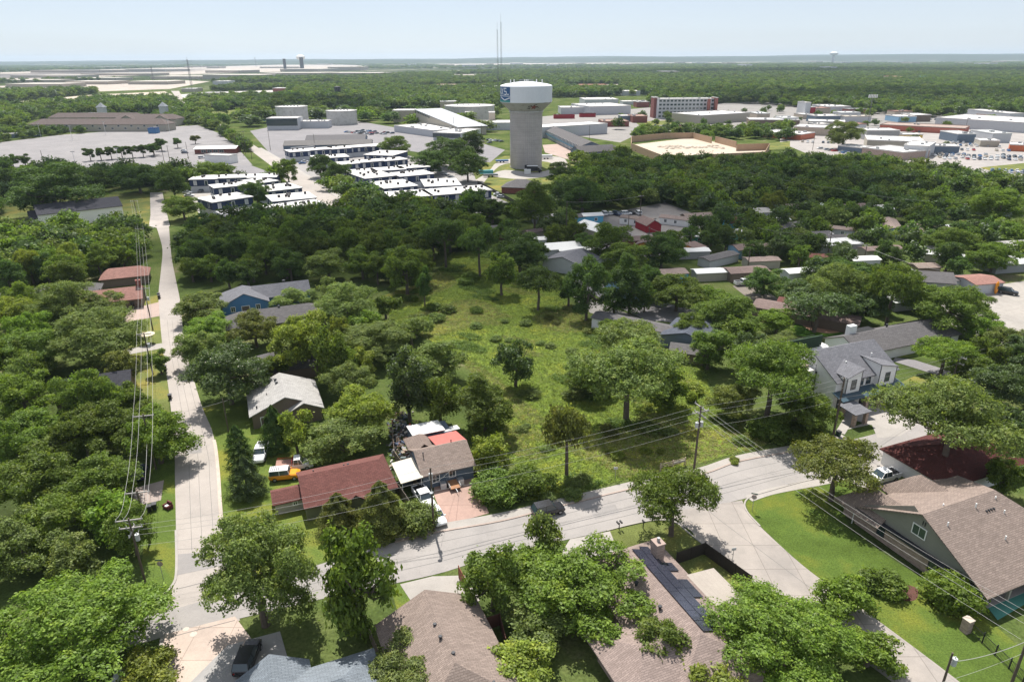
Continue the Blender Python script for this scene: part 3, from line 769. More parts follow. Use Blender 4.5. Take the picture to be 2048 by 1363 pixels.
 (830,650,60,40,'low','mid','low green tree below the upper left rim of the meadow'),
 (985,420,60,50,'round','dark','dark tree in front of the brick octagon house'),
 (1990,510,90,66,'round','mid','round green tree above the sandy yard on the right'),
 (1900,480,90,60,'round','mid','green tree right of the sky-blue long trailer'),
 (2000,410,100,80,'tall','fresh','tall fresh green tree at the right edge above the sandy yard'),
 (1425,598,70,60,'round','mid','green tree at the back of the brown long roofs, left of the white pickup'),
 (1530,560,80,60,'round','dark','dark tree just behind the white pickup by the brown long roofs'),
 (1300,560,60,70,'round','dark','dark tree between the navy-roofed house and the tall dark tree'),
 (1385,650,70,60,'round','mid','green tree just right of the slate blue house'),
 (1600,585,80,60,'round','deep','dark tree at the right end of the brown long roofs'),
 (1475,655,70,60,'round','mid','green tree in front of the brown long roofs, left part'),
 (1230,600,60,60,'tall','dark','dark tree above the left half of the long mobile home'),
 (1840,590,80,60,'round','mid','green tree left of the pink-roofed trailer'),
 (1700,545,80,60,'round','dark','dark tree left of the umbrella-shaped tree'),
 (1945,610,70,60,'round','mid','green tree in front of the sandy yard on the right'),
]
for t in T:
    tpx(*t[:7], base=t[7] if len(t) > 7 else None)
# magnolia flowers
def flowers():
    t = [o for o in C.objects if o.get('label', '').startswith('dark glossy magnolia')][0]
    cr = [c for c in t.children if c.name.startswith('crown')][0]
    n = len(cr.data.vertices) // 4; k = RNG.choice(n, 170, replace=False)
    co = np.empty(n * 12, np.float32); cr.data.vertices.foreach_get('co', co); co = co.reshape(n, 4, 3).mean(1)[k]
    c0 = np.array([0, 0, 6.0]); d = co - c0; d /= np.linalg.norm(d, axis=1)[:, None]
    v = leaves(co + d * .25, d, .2, 1.1)
    me = quads_mesh('flower', v, [mat((.62, .58, .45), 'petal', var=.1)])
    o = bpy.data.objects.new('flower', me); C.objects.link(o); o.parent = t; o['kind'] = 'stuff'
flowers()

# tree rows of the big parking lot
for i in range(7):
    tpx(180 + i * 21, 306 - i * 1.6, 25, 24, 'low', 'dark', 'small dark tree of the row across the middle of the big parking lot', group='row of trees across the parking lot', base=(182 + i * 21, 322 - i * 1.6))
for x, w in ((307, 26), (322, 28)):
    tpx(x, 296 if x < 310 else 286, w, 26, 'low', 'dark', 'dark tree at the right end of the parking lot row, %s' % ('slightly lower one' if x < 310 else 'taller one standing out'), base=(x + 2, 310 if x < 310 else 302))
tpx(354, 284, 22, 22, 'low', 'dark', 'lone dark tree in the lot between the row and the canopied shop', base=(356, 296))
tpx(391, 278, 22, 20, 'low', 'olive', 'brownish tree just behind the canopied shop', base=(391, 288))
for i in range(3):
    tpx(4 + i * 24, 322 - i, 26, 24, 'low', 'dark', 'small dark tree of the short row at the left end of the big parking lot', group='short row of trees at the lot corner', base=(4 + i * 24, 336 - i))
# ------------------------------------------------------------------ buildings
FOOT = []            # x, y, half length, half depth, angle
GRID = 22.5          # bearing of the near street grid
SH = {k: mat(c, 'shingle', rough=.95, var=.12, nsc=.8, spec=.15) for k, c in dict(tan=(.26, .205, .175), brown=(.21, .155, .14), redbrown=(.165, .072, .062), darkred=(.10, .036, .032), grey=(.17, .17, .185), dark=(.055, .055, .065), pale=(.40, .385, .365), salmon=(.31, .17, .14), blue=(.19, .215, .24), mid=(.14, .132, .132), school=(.15, .12, .11), slate=(.09, .1, .125), rose=(.275, .215, .19)).items()}
WM = {k: mat(c, kd, rough=.8, var=.08) for k, (c, kd) in dict(white=((.8, .79, .77), 'siding'), greygreen=((.22, .22, .185), 'siding'), brick=((.36, .27, .23), 'brick'), blue=((.07, .19, .37), 'siding'), slate=((.12, .16, .21), 'siding'), wood=((.17, .13, .10), 'siding'), beige=((.38, .35, .29), 'siding'), navy=((.022, .04, .095), 'siding'), lightblue=((.25, .42, .58), 'siding'), sky=((.12, .42, .62), 'siding'), teal=((.14, .46, .42), 'siding'), red=((.30, .02, .03), 'siding'), orange=((.62, .25, .05), 'siding'), grey=((.30, .30, .30), 'siding'), lgrey=((.48, .49, .51), 'siding'), redbrick=((.22, .075, .06), 'brick'), sandst=((.44, .38, .31), 'brick'), olive=((.17, .18, .11), 'siding'), conc=((.42, .41, .40), 'membrane')).items()}
FLATW = mat((.62, .60, .575), 'membrane', rough=.8, var=.1, nsc=.4)
METW = mat((.62, .62, .60), 'ribs', rough=.5, var=.08)
METT = mat((.5, .46, .38), 'ribs', rough=.6, var=.1)
METB = mat((.045, .08, .105), 'ribs', rough=.45, var=.1)
DTRIM = mat((.03, .032, .038), 'trim', rough=.6)
BTRIM = mat((.30, .25, .21), 'trim', rough=.7)

def roof_vol(mb, x0, x1, y0, y1, z, rise, ridge='x', hl=0, hr=0, o=.45, t=.16, mi=0):
    """pitched roof over a rectangle, eaves at z; hl/hr = hip insets at the two ridge ends (0 = gable)"""
    if ridge == 'y': T = lambda a, b, c: (b, a, c); x0, x1, y0, y1 = y0, y1, x0, x1
    else: T = lambda a, b, c: (a, b, c)
    yc = (y0 + y1) / 2; s = rise / (y1 - yc); ze = z - o * s
    X0, X1, Y0, Y1 = x0 - (o if hl else .3), x1 + (o if hr else .3), y0 - o, y1 + o
    r0 = (x0 + hl if hl else X0); r1 = (x1 - hr if hr else X1); zr = z + rise
    f = lambda pts: mb.face([T(*p) for p in (pts if ridge == 'x' else pts[::-1])], mi)
    for d in (0, -t):
        q = [[(X0, Y0, ze + d), (X1, Y0, ze + d), (r1, yc, zr + d), (r0, yc, zr + d)], [(X1, Y1, ze + d), (X0, Y1, ze + d), (r0, yc, zr + d), (r1, yc, zr + d)]]
        if hl: q.append([(X0, Y1, ze + d), (X0, Y0, ze + d), (r0, yc, zr + d)])
        if hr: q.append([(X1, Y0, ze + d), (X1, Y1, ze + d), (r1, yc, zr + d)])
        for k in q: f(k if d == 0 else k[::-1])
    def edge(a, b): f([(a[0], a[1], a[2] - t), (b[0], b[1], b[2] - t), b, a])
    edge((X0, Y0, ze), (X1, Y0, ze)); edge((X1, Y1, ze), (X0, Y1, ze))
    if hl: edge((X0, Y1, ze), (X0, Y0, ze))
    else: edge((X0, Y1, ze), (r0, yc, zr)); edge((r0, yc, zr), (X0, Y0, ze))
    if hr: edge((X1, Y0, ze), (X1, Y1, ze))
    else: edge((X1, Y0, ze), (r1, yc, zr)); edge((r1, yc, zr), (X1, Y1, ze))
def wall_vol(mb, x0, x1, y0, y1, h, rise, ridge='x', gl=True, gr=True, mi=0, mg=None, z0=-.1):
    mb.box(x0, x1, y0, y1, z0, h, mi=mi)
    mg = mi if mg is None else mg; r = rise - .02
    if rise:
        if ridge == 'x':
            yc = (y0 + y1) / 2
            if gl: mb.face([(x0, y1, h), (x0, y0, h), (x0, yc, h + r)], mg)
            if gr: mb.face([(x1, y0, h), (x1, y1, h), (x1, yc, h + r)], mg)
        else:
            xc = (x0 + x1) / 2
            if gl: mb.face([(x0, y0, h), (x1, y0, h), (xc, y0, h + r)], mg)
            if gr: mb.face([(x1, y1, h), (x0, y1, h), (xc, y1, h + r)], mg)
def flat_vol(mb, x0, x1, y0, y1, z, o=.3, t=.25, par=0):
    mb.box(x0 - o, x1 + o, y0 - o, y1 + o, z, z + t)
    if par:
        for (a, b, c, d) in ((x0 - o, x1 + o, y0 - o, y0 - o + .3), (x0 - o, x1 + o, y1 + o - .3, y1 + o), (x0 - o, x0 - o + .3, y0 - o + .3, y1 + o - .3), (x1 + o - .3, x1 + o, y0 - o + .3, y1 + o - .3)):
            mb.box(a, b, c, d, z + t, z + t + par)
def shed_vol(mb, x0, x1, y0, y1, z0, z1, ax='y', o=.3, t=.12):
    """single-slope slab: height z0 at the low-coordinate side, z1 at the other"""
    X0, X1, Y0, Y1 = x0 - o, x1 + o, y0 - o, y1 + o
    h = (lambda x, y: z0 + (z1 - z0) * (y - Y0) / (Y1 - Y0)) if ax == 'y' else (lambda x, y: z0 + (z1 - z0) * (x - X0) / (X1 - X0))
    c = [(X0, Y0), (X1, Y0), (X1, Y1), (X0, Y1)]; top = [(x, y, h(x, y) + t) for x, y in c]; bot = [(x, y, h(x, y)) for x, y in c]
    mb.face(top); mb.face(bot[::-1])
    for i in range(4): mb.face([bot[i], bot[(i + 1) % 4], top[(i + 1) % 4], top[i]])
def opening(root, side, L, D, u, z, w, h, nm='window', frame=WHITE, glass=GLASS, off=0.0):
    """window or door on side F/B/L/R of the rectangle 0..L x 0..D"""
    t = {'F': Matrix.Translation((u, -off, z)), 'B': Matrix.Translation((u, D + off, z)) @ Matrix.Rotation(math.pi, 4, 'Z'),
         'L': Matrix.Translation((-off, u, z)) @ Matrix.Rotation(-math.pi / 2, 4, 'Z'), 'R': Matrix.Translation((L + off, u, z)) @ Matrix.Rotation(math.pi / 2, 4, 'Z')}[side]
    mb = MB(); b = .12
    mb.box(-w / 2 - b, w / 2 + b, -.06, .02, -b, 0, t); mb.box(-w / 2 - b, w / 2 + b, -.06, .02, h, h + b, t)
    mb.box(-w / 2 - b, -w / 2, -.06, .02, 0, h, t); mb.box(w / 2, w / 2 + b, -.06, .02, 0, h, t)
    if nm == 'window': mb.box(-.03, .03, -.05, .02, 0, h, t); 
    f = mb.build(nm, frame, root)
    g = MB().box(-w / 2, w / 2, -.03, .01, 0, h, t).build('pane' if nm == 'window' else 'panel', glass, f)
    return f
def begin(name, label, cat, anchor, za, L, D, ang=GRID, group=None, world=None):
    q = Vector(world) if world else P(*anchor, za)
    a = rad(ang)
    t = thing(name, label, cat, (q.x, q.y, 0), a, group)
    FOOT.append((q.x + math.cos(a) * L / 2 - math.sin(a) * D / 2, q.y + math.sin(a) * L / 2 + math.cos(a) * D / 2, L / 2, D / 2, a))
    return t
def vents(roofo, pts, m=DTRIM):
    for (x, y, z, r, h) in pts:
        MB().tube((x, y, z - .3), (x, y, z + h), r, r, 8).tube((x, y, z + h), (x, y, z + h + .08), r * 1.6, r * 1.3, 8).build('vent', m, roofo)

def house(name, label, anchor, za, L, D, hw, rise, ridge='x', hl=0, hr=0, wall='white', roof='grey', ang=GRID, wins=(), cat='house', o=.45, vol=(), vent=(), chim=None, world=None, group=None, doors=()):
    t = begin(name, label, cat, anchor, za, L, D, ang, group, world)
    w = MB(); wall_vol(w, 0, L, 0, D, hw, rise, ridge, not hl, not hr)
    r = MB(); roof_vol(r, 0, L, 0, D, hw, rise, ridge, hl, hr, o)
    for (x0, x1, y0, y1, h, rs, rg, a, b) in vol:
        wall_vol(w, x0, x1, y0, y1, h, rs, rg, not a, not b); roof_vol(r, x0, x1, y0, y1, h, rs, rg, a, b, o)
    w.build('wall', WM[wall], t); ro = r.build('roof', SH[roof] if roof in SH else roof, t)
    vents(ro, vent)
    for (s, u, z, ww, hh) in wins: opening(t, s, L, D, u, z, ww, hh)
    for (s, u, z, ww, hh) in doors: opening(t, s, L, D, u, z, ww, hh, 'door', WHITE, WOOD)
    if chim:
        x, y, z, sx, h = chim
        c = MB().box(x - sx / 2, x + sx / 2, y - sx / 2, y + sx / 2, z - 2, z + h).box(x - sx / 2 - .08, x + sx / 2 + .08, y - sx / 2 - .08, y + sx / 2 + .08, z + h, z + h + .15).build('chimney', WM['redbrick'], t)
        MB().tube((x, y, z + h), (x, y, z + h + .5), .18, .18, 8).build('flue', DTRIM, c)
    return t

# brick house with the big brown roof, right
def brick_house():
    L, D = 19.5, 18.2
    t = begin('brick_house', 'large brick house with a huge brown shingle roof and grey-green gable', 'house', (1971, 1187), 3, L, D)
    w = MB(); wall_vol(w, .4, L, 3.2, D, 3, 4.9, 'x', True, False, 0, 1)
    w.box(.6, 5, D, D + 2.2, -.1, 2.8, mi=0); w.box(8, 13, D, D + 1.8, -.1, 2.8, mi=0); w.box(8, 14.5, 3.2, 3.3, 0, 2.9, mi=0)
    # gable needs the roof's own apex, so it spans the full eave width
    w.face([(.38, D, 3), (.38, 0, 3), (.38, D / 2, 7.75)], 1)
    w.build('wall', [WM['brick'], WM['greygreen']], t)
    r = MB(); roof_vol(r, 0, L, 0, D, 3, 4.9, 'x', 0, 6.5, .5)
    roof_vol(r, -.4, 5.6, D - 4, D + 2.6, 2.9, 2.5, 'y', 0, 3.0, .45); roof_vol(r, 7.6, 13.6, D - 6, D + 2.2, 2.9, 2.9, 'y', 0, 3.0, .45)
    roof_vol(r, 9, 21, -3.4, 6.5, 2.95, 2.7, 'x', 4, 4, .45)
    ro = r.build('roof', SH['tan'], t)
    MB().box(-.42, .36, .2, D - .2, 2.72, 2.98).build('eave_band', DTRIM, t)
    p = MB(); 
    for x in (.6, 5.2, 9.4): p.box(x - .18, x + .18, .1, .46, 0, 2.8); 
    for x in (.6, 5.2, 9.4): MB().box(x - .17, x + .17, .1, .44, -.05, 2.75).build('porch_post', WM['beige'], t)
    MB().box(.2, 13, .2, 3.1, -.1, .12).build('porch_floor', CONC, t)
    for u, z, ww, hh in ((14.2, .9, .9, 1.5), (6.6, .9, 1.0, 1.6), (4.3, .9, .9, 1.5)): opening(t, 'L', L, D, u, z, ww, hh, off=-.38, frame=DTRIM)
    opening(t, 'L', L, D, 9.3, 4.35, 1.7, 1.3, off=-.34)
    for u in (8.75, 9.05): MB().box(.3, .38, u, u + .1, 6.1, 6.7).build('vent_slot', DTRIM, t)
    for (x, y, h) in ((2.0, 7.2, .5), (4, 9.5, .3), (8, 8, .6), (8.5, 4, .5), (11.5, 6.5, .4), (12, 8.2, .3)):
        z = 3 + 4.9 * (1 - abs(y - D / 2) / (D / 2)); MB().tube((x, y, z - .2), (x, y, z + h), .09, .09, 8).build('vent', WHITE, ro)
    for k in range(4): MB().box(9 + k * .45, 9.2 + k * .45, 7.1, 7.35, 6.7, 7.05).build('vent', DTRIM, ro)
    MB().tube((-.15, .1, .1), (-.15, .1, 2.8), .06).build('downpipe', WHITE, t)
    MB().tube((-.15, D, .1), (-.15, D, 2.8), .06).build('downpipe', WHITE, t)
brick_house()

# bungalow with solar panels, bottom centre (ridge runs along the view)
def solar_house():
    L, D = 10.6, 20.5
    q = P(1422, 1290, 4.7); a = rad(GRID); ox, oy = -5.3, -2.5
    wq = (q.x + ox * math.cos(a) - oy * math.sin(a), q.y + ox * math.sin(a) + oy * math.cos(a), 0)
    t = begin('bungalow', 'bungalow with a row of black solar panels along its pinkish-tan shingle roof', 'house', None, 0, L, D, world=wq)
    w = MB(); wall_vol(w, 0, L, 0, D, 2.8, 2.6, 'y', False, False); w.box(-4, 0, 1, 9, -.1, 2.6); w.build('wall', WM['brick'], t)
    r = MB(); roof_vol(r, 0, L, 0, D, 2.8, 1.9, 'y', 4.2, 2.2, .5); roof_vol(r, -4.5, 4, .5, 10, 2.8, 1.6, 'x', 3.6, 2.5, .5)
    ro = r.build('roof', SH['rose'], t)
    vents(ro, [(3.4, 13.5, 4.0, .16, .45), (3.7, 9.2, 4.1, .16, .45)])
    sl = math.atan(1.9 / 5.3)
    for i, (u0, v0) in enumerate([(v, k) for v in (0, 1) for k in range(9)] + [(2, 3), (2, 4), (2, 6)]):
        Mx = Matrix.Translation((5.45, 4.4 + v0 * 1.56 + (.6 if u0 else 0), 4.76)) @ Matrix.Rotation(sl, 4, 'Y')
        x0 = .35 + u0 * 1.5
        p = MB().box(x0, x0 + 1.42, 0, 1.52, .02, .07, Mx).build('solar_panel', mat((.012, .014, .03), 'solar', rough=.15, spec=.8), t)
    c = MB().box(8.2, 9.3, 16.6, 17.9, 0, 5.6).box(8.12, 9.38, 16.52, 17.98, 5.6, 5.75).build('chimney', WM['brick'], t)
    MB().tube((8.75, 17.25, 5.7), (8.75, 17.25, 6.3), .2, .2, 8).build('flue', STEEL, c)
    pr = MB(); shed_vol(pr, 10.9, 14.4, 5.5, 13.5, 2.65, 2.35, 'x'); pr.build('patio_roof', mat((.33, .29, .25), 'ribs', var=.1), t)
    for y in (6, 13): MB().box(14.2, 14.35, y, y + .15, 0, 2.4).build('post', WOOD, t)
solar_house()

house('tan_roof_house', 'house with a plain tan shingle hip roof at the bottom edge beside a white driveway', (740, 1290), 3, 10.8, 14.5, 2.8, 2.7, 'y', 4, 0, 'brick', 'tan', vent=[(5.0, 9.6, 5.3, .14, .12), (5.0, 7.6, 5.5, .14, .12), (5.6, 5.2, 5.4, .14, .12), (8.5, 1.6, 3.5, .1, .6)], wins=[('L', 5, .9, 1.2, 1.2)],
      world=tuple(P(852, 1184, 5.5) + Vector((math.cos(rad(GRID)) * -5.4 - math.sin(rad(GRID)) * -14.3, math.sin(rad(GRID)) * -5.4 + math.cos(rad(GRID)) * -14.3, 0))))
house('blue_roof_house', 'house with a bluish-grey shingle roof cut off by the bottom edge', None, 0, 15, 9, 2.8, 2.4, 'x', 0, 3.5, 'grey', 'blue', vol=[(2, 8.5, 4, 10.3, 2.8, 2.0, 'y', 0, 0)], vent=[(9.5, 3.6, 4.8, .18, .15), (7.6, 2.2, 4.2, .14, .3)],
      world=tuple(P(735, 1330, 3) + Vector((math.cos(rad(GRID)) * -14.3 + math.sin(rad(GRID)) * 7.0, math.sin(rad(GRID)) * -14.3 - math.cos(rad(GRID)) * 7.0, 0))))
house('red_brown_house', 'low house with a red-brown shingle hip roof between the brownish cedars and the grey-green tree', None, 0, 12.6, 9.0, 2.7, 2.1, 'x', 0, 1.2, 'olive', 'redbrown', vol=[(5.2, 8.2, -1.6, 3, 2.6, 1.2, 'y', 0, 0)], vent=[(6.4, 5.6, 4.1, .08, .3), (7.0, 5.6, 4.1, .12, .3), (2, 6, 4, .07, .3)], wins=[('F', 3, .9, 1.6, 1.1), ('F', 10, .9, 1.6, 1.1)],
      world=tuple(P(640, 1000, 3) + Vector((math.cos(rad(GRID)) * -2.0, math.sin(rad(GRID)) * -2.0, 0))))
house('storage_shed', 'long low garden shed with a red-brown roof beside the orange off-roader', (548, 1002), 2.4, 5.6, 3.4, 2.1, .8, 'x', wall='beige', roof='redbrown', cat='shed', o=.3, wins=[('F', 2.8, 1.1, .5, .4)])
house('gable_house', 'house with a pale grey cross-gable shingle roof right of the magnolia', (503, 828), 3, 11.7, 10.5, 2.8, 2.5, 'y', 0, 0, 'wood', 'pale', vol=[(5.9, 11.7, -1.2, 4, 2.7, 1.4, 'y', 0, 0)], vent=[(4.9, 8.4, 4.9, .2, .25), (5.0, 6.9, 4.9, .2, .25), (3, 4.5, 4.0, .06, .3), (1, 1.5, 3.3, .12, .3)], doors=[('F', 2.2, 0, 1.6, 2)], wins=[('F', 4.5, .9, 1.0, 1.1)])

def junk_house():
    L, D = 8.0, 7.6
    t = begin('shingled_cottage', 'cottage with patched tan, red and pale metal roofs above the brick driveway', 'house', (845, 945), 3, L, 15)
    w = MB(); wall_vol(w, 0, L, 0, D, 2.8, 1.9, 'x'); w.box(1.4, 8, D, 14.6, -.1, 2.7); w.box(-2.8, 0, 1.8, 1.9, 0, 2.2)
    w.build('wall', WM['slate'], t)
    r = MB(); roof_vol(r, 0, L, 0, D, 2.8, 1.9, 'x', 0, 0, .45); r.build('roof', SH['tan'], t)
    r = MB(); roof_vol(r, .2, 3.8, D - 1.5, D + 3.6, 2.8, 1.5, 'y', 0, 2, .3); ro = r.build('rear_roof', SH['tan'], t)
    r = MB(); shed_vol(r, 3.9, 8.4, D - 3, D + 2.4, 4.05, 2.75, 'y', .2); tag(r.build('lean_to_roof', mat((.42, .12, .1), 'ribs', var=.15), t), 'faded red lean-to roof')
    r = MB(); shed_vol(r, 1.5, 6.6, D + 2.9, 14.5, 3.3, 2.9, 'y', .2); tag(r.build('metal_roof', METW, t), 'white metal roof strewn with leaves')
    r = MB(); shed_vol(r, 7.0, 9.4, D + 3.2, 10.8 + 1.5, 2.7, 2.5, 'y', .1); tag(r.build('metal_roof', METW, t), 'narrow white metal roof')
    r = MB(); shed_vol(r, -3.4, -.2, -.6, 5.2, 2.35, 2.6, 'x', .1); tag(r.build('carport_roof', METT, t), 'cream corrugated patio roof')
    for x, y in ((-3.3, -.5), (-3.3, 5), (-.4, -.5)): MB().box(x, x + .1, y, y + .1, 0, 2.3).build('post', WHITE, t)
    opening(t, 'F', L, D, 4.6, 1.2, .9, 1.0); opening(t, 'F', L, D, 2.0, .9, 1.0, 1.2)
    vents(t, [(.9, 2.6, 4.3, .08, .45), (6, 4.6, 4.4, .08, .3)])
junk_house()
house('dark_roof_house', 'house with a dark charcoal shingle roof deep in the left woods', (110, 800), 3, 12, 9.5, 2.8, 2.2, 'x', 0, 0, 'wood', 'dark', vent=[(2.5, 6.8, 4.3, .1, .2), (6.5, 7.5, 4.0, .1, .2), (2, 2.6, 4.0, .1, .2), (5, 6.0, 4.5, .06, .3)])
house('hidden_grey_house', 'grey-roofed house half hidden behind the magnolia', (512, 745), 3, 13, 9, 2.8, 2.2, 'x', 3, 3, 'wood', 'mid')
house('blue_house', 'bright blue house with white windows and a long grey roof', (444, 614), 2.6, 11, 11, 2.9, 2.6, 'y', 0, 3.5, 'blue', 'grey', vol=[(8, 22, 3.5, 10.5, 2.9, 2.2, 'x', 0, 0)], doors=[('F', 5.5, 0, 1.8, 2.1)],
      wins=[('F', 2.5, 1, .9, 1.2), ('F', 8.5, 1, .9, 1.2)], vent=[(16, 8, 5.1, .3, .3)])
house('grey_roof_house', 'grey-roofed house just in front of the blue house, mostly behind trees', (455, 655), 3, 22, 9, 2.8, 2.2, 'x', 3, 3, 'wood', 'mid', vent=[(12, 4.5, 5, .2, .2)])
house('salmon_roof_house', 'house with a faded salmon-pink roof and stone chimney, left of the side street', (160, 606), 3, 14, 8.5, 2.7, 2.0, 'x', 0, 0, 'wood', 'salmon', chim=(13.4, 4.5, 4.4, 1.1, 1.7), vent=[(4, 5.5, 4.2, .15, .4)])
house('pink_roof_house', 'house with a small pinkish roof showing between the trees above the salmon roof', (200, 556), 3, 12, 8, 2.7, 1.8, 'x', 2, 2, 'wood', 'salmon')
house('grey_strip_house', 'house with a long grey roof at the left edge below the wood', (-20, 606), 3, 24, 9, 2.7, 1.8, 'x', 2, 2, 'wood', 'mid')
def church():
    t = house('church_hall', 'long white metal church hall with a dark grey roof standing on grass, left', (78, 440), 3.5, 29, 15, 5.6, 2.6, 'x', 0, 0, 'white', 'dark', ang=37, cat='hall', vol=[(-2.5, 6, 4, 13, 3.6, 2.4, 'x', 0, 0)])
    for u in (3, 6): opening(t, 'L', 29, 15, u + 3, .2, 1.2, 2.2, off=2.5)
    opening(t, 'F', 29, 15, 6, 1, 1, 1.2)
church()
# white duplex
def duplex():
    L, D = 15, 12.5
    t = begin('white_duplex', 'modern white two-storey duplex with black trim, grey shingle roof and dark garages', 'house', (1674, 762), 6, L, D + 4)
    w = MB(); w.box(0, L, 0, D, -.1, 5.9)
    w.face([(0, D, 5.9), (0, 0, 5.9), (0, 6.3, 9.3)]); w.face([(L, 0, 5.9), (L, D, 5.9), (L, 6.3, 9.3)])
    w.box(-3.5, -.02, 5, D + 3.5, -.1, 6.1); w.box(0, 11, D + .02, D + 4, -.1, 6.1)
    w.build('wall', WM['white'], t)
    r = MB(); roof_vol(r, 0, L, 0, 12.6, 5.95, 3.5, 'x', 0, 0, .4)
    ro = r.build('roof', SH['grey'], t)
    MB().box(-3.6, -.05, 4.9, D + 3.6, 6.12, 6.22).box(.02, 11.1, D + .42, D + 4.1, 6.12, 6.22).build('roof_deck', FLATW, t)
    ra = MB()
    for a, b in (((-3.5, 5, 0), (-3.5, D + 3.5, 0)), ((-3.5, D + 3.5, 0), (10.9, D + 4, 0)), ((-3.5, 5, 0), (-.1, 5, 0))):
        a = Vector(a); b = Vector(b); n = int((b - a).length / 1.4)
        for i in range(n + 1): q = a.lerp(b, i / n); ra.tube((q.x, q.y, 6.2), (q.x, q.y, 7.2), .03, n=4)
        ra.tube((a.x, a.y, 7.2), (b.x, b.y, 7.2), .035, n=4)
    ra.build('deck_railing', DTRIM, t)
    MB().box(1.2, 9.4, D + .6, D + .9, 6.2, 8.6).build('green_screen_wall', mat((.02, .045, .02), 'hedge', var=.4, nsc=2), t)
    sf = MB().box(-2.6, -.6, 6.2, 7.0, 6.2, 6.7).box(-2.6, -1.9, 7.0, 9.0, 6.2, 6.7).build('sofa', WM['wood'], None)
    sf.parent = t; sf.name = 'bench_seat'
    # dormers
    for (x0, x1, hi, lo) in ((1.4, 4.9, 7.9, 6.7), (9.4, 13.6, 8.0, 6.9)):
        d = MB(); 
        left_low = x0 < 5
        za, zb = (lo, hi) if left_low else (hi, lo)
        d.face([(x0, -1, 3.6), (x1, -1, 3.6), (x1, -1, zb), (x0, -1, za)])
        d.face([(x0, 3.2, 3.6), (x0, -1, 3.6), (x0, -1, za), (x0, 3.2, za)]); d.face([(x1, -1, 3.6), (x1, 3.2, 3.6), (x1, 3.2, zb), (x1, -1, zb)])
        dm = d.build('dormer', WM['white'], t)
        s = MB(); shed_vol(s, x0, x1, -1, 3.6, za, zb, 'x', .25); s.build('dormer_roof', SH['grey'], dm)
        opening(dm, 'F', L, D, (x0 + x1) / 2, 4.3, 1.0, 1.7, frame=DTRIM, off=1.0)
        MB().box(x0 - .02, x0 + .1, -1.05, -.95, 3.6, za).box(x1 - .1, x1 + .02, -1.05, -.95, 3.6, zb).build('corner_trim', DTRIM, dm)
    for u in (6.2, 8.0): opening(t, 'F', L, D, u, 4.1, .9, 1.6, frame=DTRIM)
    s = MB(); shed_vol(s, -.6, L + .3, -2.6, -.02, 3.0, 3.7, 'y', .02); s.build('awning_roof', METB, t)
    for (u, ww) in ((3.2, 4.2), (11.6, 4.2)): opening(t, 'F', L, D, u, 0, ww, 2.3, 'garage_door', DTRIM, mat((.03, .034, .04), 'siding', var=.1))
    opening(t, 'F', L, D, 7.3, 0, 1.0, 2.1, 'door', DTRIM, BLACK)
    for x in (.3, 5.8, 9.0, 14.4): MB().box(x - .3, x + .3, -2.5, -1.9, -.05, 2.95).build('brick_pillar', WM['brick'], t)
    pr = MB(); shed_vol(pr, -1.4, 1.9, -6.2, -2.7, 2.5, 2.75, 'y', .3); pr.build('porch_roof', SH['grey'], t)
    for x, y in ((-1.1, -5.9), (1.6, -5.9)): MB().box(x - .3, x + .3, y - .3, y + .3, -.05, 2.5).build('brick_pillar', WM['brick'], t)
    opening(t, 'L', L, D, 7.0, 1.2, 1.2, 2.2, frame=DTRIM, off=3.5)
    MB().box(-.06, -.005, 4.6, 5.0, 0, 5.9).build('corner_trim', DTRIM, t)
    vents(ro, [(4.5, 2.6, 7.6, .1, .4), (11.5, 3.2, 7.9, .1, .4), (3.4, 8, 9, .06, .3)], WHITE)
duplex()
def ranch():
    t = house('ranch_house', 'long white ranch house with a grey roof and a big white chimney behind the duplex', (1722, 704), 3, 30, 9.5, 2.7, 2.2, 'x', 0, 3, 'white', 'mid', cat='house', wins=[('F', 23, .9, 1.0, 1.2), ('F', 27, .9, 1.0, 1.2)], vent=[(14, 6, 4.6, .2, .4)])
    MB().box(2.2, 4.2, 5.5, 6.6, 3, 6.4).build('chimney', WHITE, t)
    MB().box(5, 11, 6.2, 8.3, 3.9, 4.1, Matrix.Translation((0, 0, .1))).build('skylight', BLACK, t)
ranch()
house('maroon_roof_house', 'house with a dark maroon shingle roof near the right edge, under the very wide tree', (1898, 968), 3, 17, 11, 2.9, 2.6, 'x', 5, 5, 'white', 'darkred')
